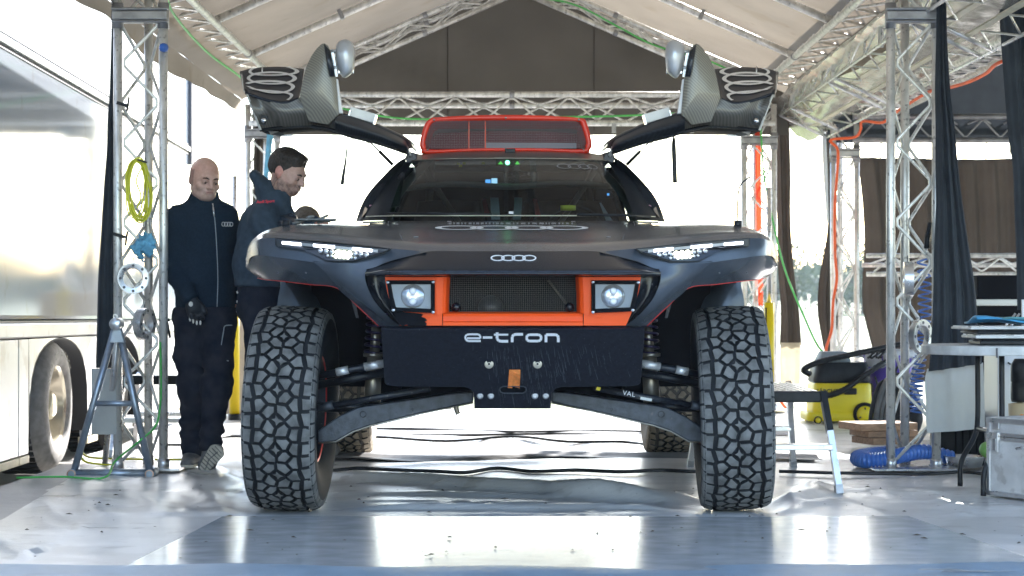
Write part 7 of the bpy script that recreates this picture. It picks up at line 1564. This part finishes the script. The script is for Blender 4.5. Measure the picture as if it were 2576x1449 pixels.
    kp = [V(*q(x, y, -.105)) for x, y in ((584, 818), (566, 820), (562, 835), (556, 870), (550, 895), (552, 901), (575, 908))]; MB().tube(spline(kp, 4), .0032, 5).build('pocket_piping', M['piping'], t)
    sc = thing('screwdriver', 'black screwdriver tucked in the leg pocket of the bald man', 'screwdriver', V(*q(424, 850, -.02))); MB().tube([V(*q(420, 806, -.02)), V(*q(428, 850, -.02))], .007, 8).build('shaft', M['black'], sc); MB().tube([V(*q(414, 808, -.02)), V(*q(427, 804, -.02))], .008, 8).build('handle', M['black'], sc)
bald()
# ---- bearded man in profile, leaning over the wing -------------------------
def bearded():
    Y = 9.95; t = thing('person', 'bearded man in a blue-grey softshell jacket leaning over the left wing, seen in profile', 'person', V(-1.32, Y, 0))
    q = lambda px, py, dy=0.: np.array(P(px, py, Y + dy))
    hc = q(724, 432, .0); Mx = rotm(R(66), R(21), R(0)); k = 1.03
    neck = q(690, 500, .02); chest = q(668, 590, .02); waist = q(650, 690, .02); hip = q(655, 770, .02)
    shN, elN, wrN = q(662, 548, -.13), q(690, 650, -.12), q(748, 600, -.02); shF, elF, wrF = q(700, 545, .17), q(745, 610, .16), q(790, 560, .1)
    hN, kN, aN = q(655, 800, -.06), q(652, 980, -.02), q(648, 1150, .0); hF, kF, aF = q(660, 800, .10), q(680, 980, .10), q(690, 1150, .12)
    def body(p):
        r, _ = head_sdf(p, hc, Mx, k); r = smin(r, limb(p, [q(702, 480, .01), neck, chest, waist, hip], [.052, .06, .11, .10, .11], .05), .03)
        for a in ((shN, elN, wrN), (shF, elF, wrF)): r = smin(r, limb(p, a, [.05, .04, .027], .03), .03)
        for a in ((hN, kN, aN), (hF, kF, aF)): r = smin(r, limb(p, a, [.07, .052, .038], .04), .04)
        return smin(smin(r, hand(p, wrN, (.8, .1, -.35), (0, -1, .2), .4), .01), hand(p, wrF, (.8, -.1, -.2), (0, -1, .2), .4), .01)
    o = person_mesh('body', body, M['skin'], t, (-1.56, Y - .26, .06), (-.92, Y + .34, 1.82), .013, (hc[0] - .13, hc[0] + .13, .0045), (hc[1] - .13, hc[1] + .06, .0045), (hc[2] - .15, hc[2] + .1, .0045))
    def tint(co):
        d = (co - hc) @ Mx / k; c = np.tile(SK2, (len(co), 1)); x, y, z = d.T
        edge_ = -.038 + .55 * np.clip(y + .03, 0, .1) ; n_ = rnoise((x, y, z), 90, 3) * .008
        bd = np.clip((edge_ - z + n_) / .014, 0, 1) * (y < .035) * (z > -.125); mo = np.exp(-((z + .052) / .007) ** 2) * (np.abs(x) < .026) * (y < -.07); bd = np.clip(bd * (1 - np.exp(-((z + .0655) / .0075) ** 2) * (np.abs(x) < .02) * (y < -.085)) + mo, 0, 1)
        fl = (.55 + .35 * np.clip(rnoise((x, y, z), 300, 7), -1, 1)) * bd; c = c * (1 - fl[:, None]) + np.array((.085, .055, .045)) * fl[:, None]
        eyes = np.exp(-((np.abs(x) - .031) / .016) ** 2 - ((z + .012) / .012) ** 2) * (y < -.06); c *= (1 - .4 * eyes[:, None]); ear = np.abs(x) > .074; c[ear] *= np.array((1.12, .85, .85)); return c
    colour_attr(o, tint); head_parts(t, hc, Mx, k, None, True)
    def hair(p):
        d = [p[i] - hc[i] for i in range(3)]; u = [sum(Mx[j][i] * d[j] for j in range(3)) / k for i in range(3)]
        r = ell(u, (0, .018, .032), (.084, .104, .094)) + .0035 * rnoise((u[0] * 2, u[1] * .6, u[2]), 70, 2) + .0016 * np.sin((u[0] * 1.0 + u[2] * .8) * 420 + 3 * np.sin(u[1] * 60))
        quiff = ell(u, (0, -.045, .090), (.055, .040, .022)); r = smin(r, quiff + .002 * rnoise(u, 90, 5), .02)
        face = u[2] - (.040 + .55 * (u[1] + .06) * -1 * (u[1] < -.06) - 1.25 * np.clip(u[1] + .05, 0, .06) - .35 * np.clip(u[1] - .01, 0, .08) - .0 * u[1])
        ear_ = ell(u, (np.sign(u[0]) * .080, .008, -.012), (.02, .024, .036)); return smax(smax(r, -face, .006), -ear_, .006) * k
    person_mesh('hair', hair, M['hair'], t, tuple(hc - .15), tuple(hc + .15), .0045)
    def jac(p):
        r = limb(p, [neck + (-.01, 0, -.04), q(672, 560, .02), chest, q(655, 660, .02), q(655, 716, .02)], [.078, .13, .142, .138, .138], .05, sq=(1, 1.15, 1))
        r = smin(r, seg(p, shN, shF, .075, .075), .04); a = limb(p, [shN, elN, wrN], [.078, .062, .042], .03); b = limb(p, [shF, elF, wrF], [.072, .058, .042], .03); r = smin(smin(r, a, .02), b, .02)
        hood = seg(p, q(640, 440, .03), q(668, 478, .02), .030, .048, (1, 2.2, 1)); col = seg(p, q(668, 478, .01), q(702, 500, .0), .060, .068, (1, 1.1, 1)); lap = seg(p, q(716, 512, -.02), q(742, 545, -.02), .024, .008, (1, 2, 1)); r = smin(smin(smin(r, hood, .03), col, .02), lap, .012)
        r = r + .005 * rnoise(p, 15, 4) + .003 * rnoise((p[0], p[1], p[2] * 2), 34, 1)
        r = smax(r, -(p[2] - q(0, 722)[2]), .006); inner = seg(p, q(716, 455, -.0), q(692, 505, .01), .060, .058); return smax(r, -inner, .006)
    person_mesh('softshell_jacket', jac, M['softshell'], t, (-1.58, Y - .30, .95), (-1.02, Y + .34, 1.66), .0105)
    def quilt(p):   # padded chest and side panel, slightly proud of the jacket
        c = q(722, 585, -.02); r = ell(p, c, (.085, .15, .105)); z = (p[2] + .5 * p[0]); r = r + .006 * np.cos(z * 150); lo_ = ell(p, q(648, 640, -.10), (.075, .075, .19)) + .004 * np.cos((p[2] + .6 * p[0]) * 170)
        return r
    person_mesh('quilted_panel', quilt, M['quilt'], t, (-1.56, Y - .22, 1.0), (-1.05, Y + .18, 1.48), .009)
    def tro(p):
        r = limb(p, [q(655, 700, .02), q(656, 770, .02)], [.125, .135], .04, sq=(1, 1.1, 1)); r = smin(r, limb(p, [hN, kN, aN], [.098, .074, .062], .05), .04); r = smin(r, limb(p, [hF, kF, aF], [.096, .074, .062], .05), .04)
        return smax(r + .007 * rnoise((p[0], p[1], p[2] * 1.6), 14, 9) + .004 * rnoise(p, 36, 2), p[2] - q(0, 715)[2], .006)
    person_mesh('trousers', tro, M['trouser'], t, (-1.56, Y - .24, .05), (-1.08, Y + .30, 1.05), .012)
    for c in ((aN, 0), (aF, 1)):
        a = c[0]; f = lambda p: smax(seg(p, a + (-.02, 0, -.03), a + (.12, -.02, -.045), .045, .036), -(p[2] - .008), .006)
        person_mesh('shoe', f, M['shoe'], t, tuple(a + (-.1, -.09, -.13)), tuple(a + (.2, .09, .06)), .010)
    text_on(MB(), 'Audi Sport', .022, V(*q(668, 507, -.215)), V(1, -.08, .06), V(0, .35, 1), 1, .0006).build('sleeve_print', M['red_print'], t)
    bl = thing('tool_belt_clip', 'small metal clip hanging at the waist between the two men', 'clip', V(*q(600, 765, -.02)))
    for i in range(5): MB().ball(V(*q(598 + 3 * (i % 2), 735 + i * 12, -.04)), (.008, .006, .009), 8, 6).build('link', M['bright_alu'], bl)
bearded()
# ---- third person, crouching behind the wing: only the top of the head shows -----
def crouch():
    Y = 10.9; t = thing('person', 'person with short greying hair crouching behind the left wing, only the head top showing', 'person', V(-1.22, Y, 0)); q = lambda px, py, dy=0.: np.array(P(px, py, Y + dy))
    hc = q(771, 570, 0); Mx = rotm(R(35), R(35), 0)
    def body(p):
        r, _ = head_sdf(p, hc, Mx, 1.0); r = smin(r, limb(p, [hc + (-.02, .05, -.1), hc + (-.06, .16, -.25), hc + (-.10, .30, -.62)], [.055, .14, .14], .05, sq=(1.1, .9, 1)), .03)
        for s in (-1, 1): r = smin(r, limb(p, [hc + (-.06 + s * .17, .15, -.22), hc + (s * .2 - .02, .0, -.45), hc + (s * .08 + .03, -.16, -.40)], [.05, .042, .03], .03), .03); r = smin(r, limb(p, [hc + (-.1 + s * .1, .30, -.68), hc + (s * .17, -.08, -.60), hc + (s * .15, .12, -1.05 + .03)], [.08, .06, .04], .04), .04); r = smin(r, hand(p, hc + (s * .08 + .03, -.16, -.40), (0, -1, .2), (-s, 0, .3), .5), .01)
        return r
    o = person_mesh('body', body, M['skin'], t, tuple(hc - (.36, .34, hc[2] - .05)), tuple(hc + (.32, .50, .14)), .014, (hc[0] - .1, hc[0] + .1, .006), (hc[1] - .12, hc[1] + .08, .006), (hc[2] - .1, hc[2] + .12, .006)); colour_attr(o, lambda co: np.tile(SK1, (len(co), 1))); head_parts(t, hc, Mx, 1., None, False)
    def hair(p):
        d = [p[i] - hc[i] for i in range(3)]; u = [sum(Mx[j][i] * d[j] for j in range(3)) for i in range(3)]; r = ell(u, (0, .016, .026), (.080, .101, .093)) + .002 * rnoise(u, 110, 2); return smax(r, -(u[2] - (.055 - 1.1 * np.clip(u[1] + .05, 0, .08))), .006)
    person_mesh('hair', hair, M['hair_grey'], t, tuple(hc - .14), tuple(hc + .14), .006)
    def jk(p):
        r = limb(p, [hc + (-.05, .13, -.19), hc + (-.10, .30, -.62)], [.155, .165], .05, sq=(1.15, .95, 1))
        for s in (-1, 1): r = smin(r, limb(p, [hc + (-.06 + s * .17, .15, -.22), hc + (s * .2 - .02, .0, -.45), hc + (s * .08 + .03, -.13, -.41)], [.07, .06, .045], .03), .03)
        return r + .005 * rnoise(p, 16, 2)
    person_mesh('jacket', jk, M['fleece'], t, tuple(hc - (.40, .25, .85)), tuple(hc + (.36, .55, -.02)), .015)
    def tr(p):
        r = None
        for s in (-1, 1): d = limb(p, [hc + (-.1 + s * .1, .30, -.68), hc + (s * .17, -.08, -.60), hc + (s * .15, .12, -1.0)], [.11, .08, .06], .04); r = d if r is None else smin(r, d, .03)
        return r + .005 * rnoise(p, 16, 5)
    person_mesh('trousers', tr, M['trouser'], t, tuple(hc - (.4, .25, hc[2] - .04)), tuple(hc + (.36, .5, -.45)), .015)
    for s in (-1, 1):
        a = hc + np.array((s * .15, .1, 0)); a[2] = .05; person_mesh('shoe', lambda p: smax(seg(p, a, a + (0, -.14, -.01), .045, .038), -(p[2] - .008), .006), M['shoe'], t, tuple(a - (.07, .22, .05)), tuple(a + (.07, .08, .08)), .011)
crouch()
# ------------------------------------------------------------------ bright morning haze over the meadow
hz = MB().box((30, 70, 12), (400, 340, 25.6)).build('haze', (hm := bpy.data.materials.new('haze_air')))
hm.use_nodes = True; hn = hm.node_tree.nodes; hn.remove(hn['Principled BSDF']); pv = hn.new('ShaderNodeVolumePrincipled'); pv.inputs['Color'].default_value = (.80, .90, 1, 1); pv.inputs['Density'].default_value = .0008; pv.inputs['Anisotropy'].default_value = .0
hm.node_tree.links.new(pv.outputs[0], hn['Material Output'].inputs['Volume']); hz['kind'] = 'stuff'
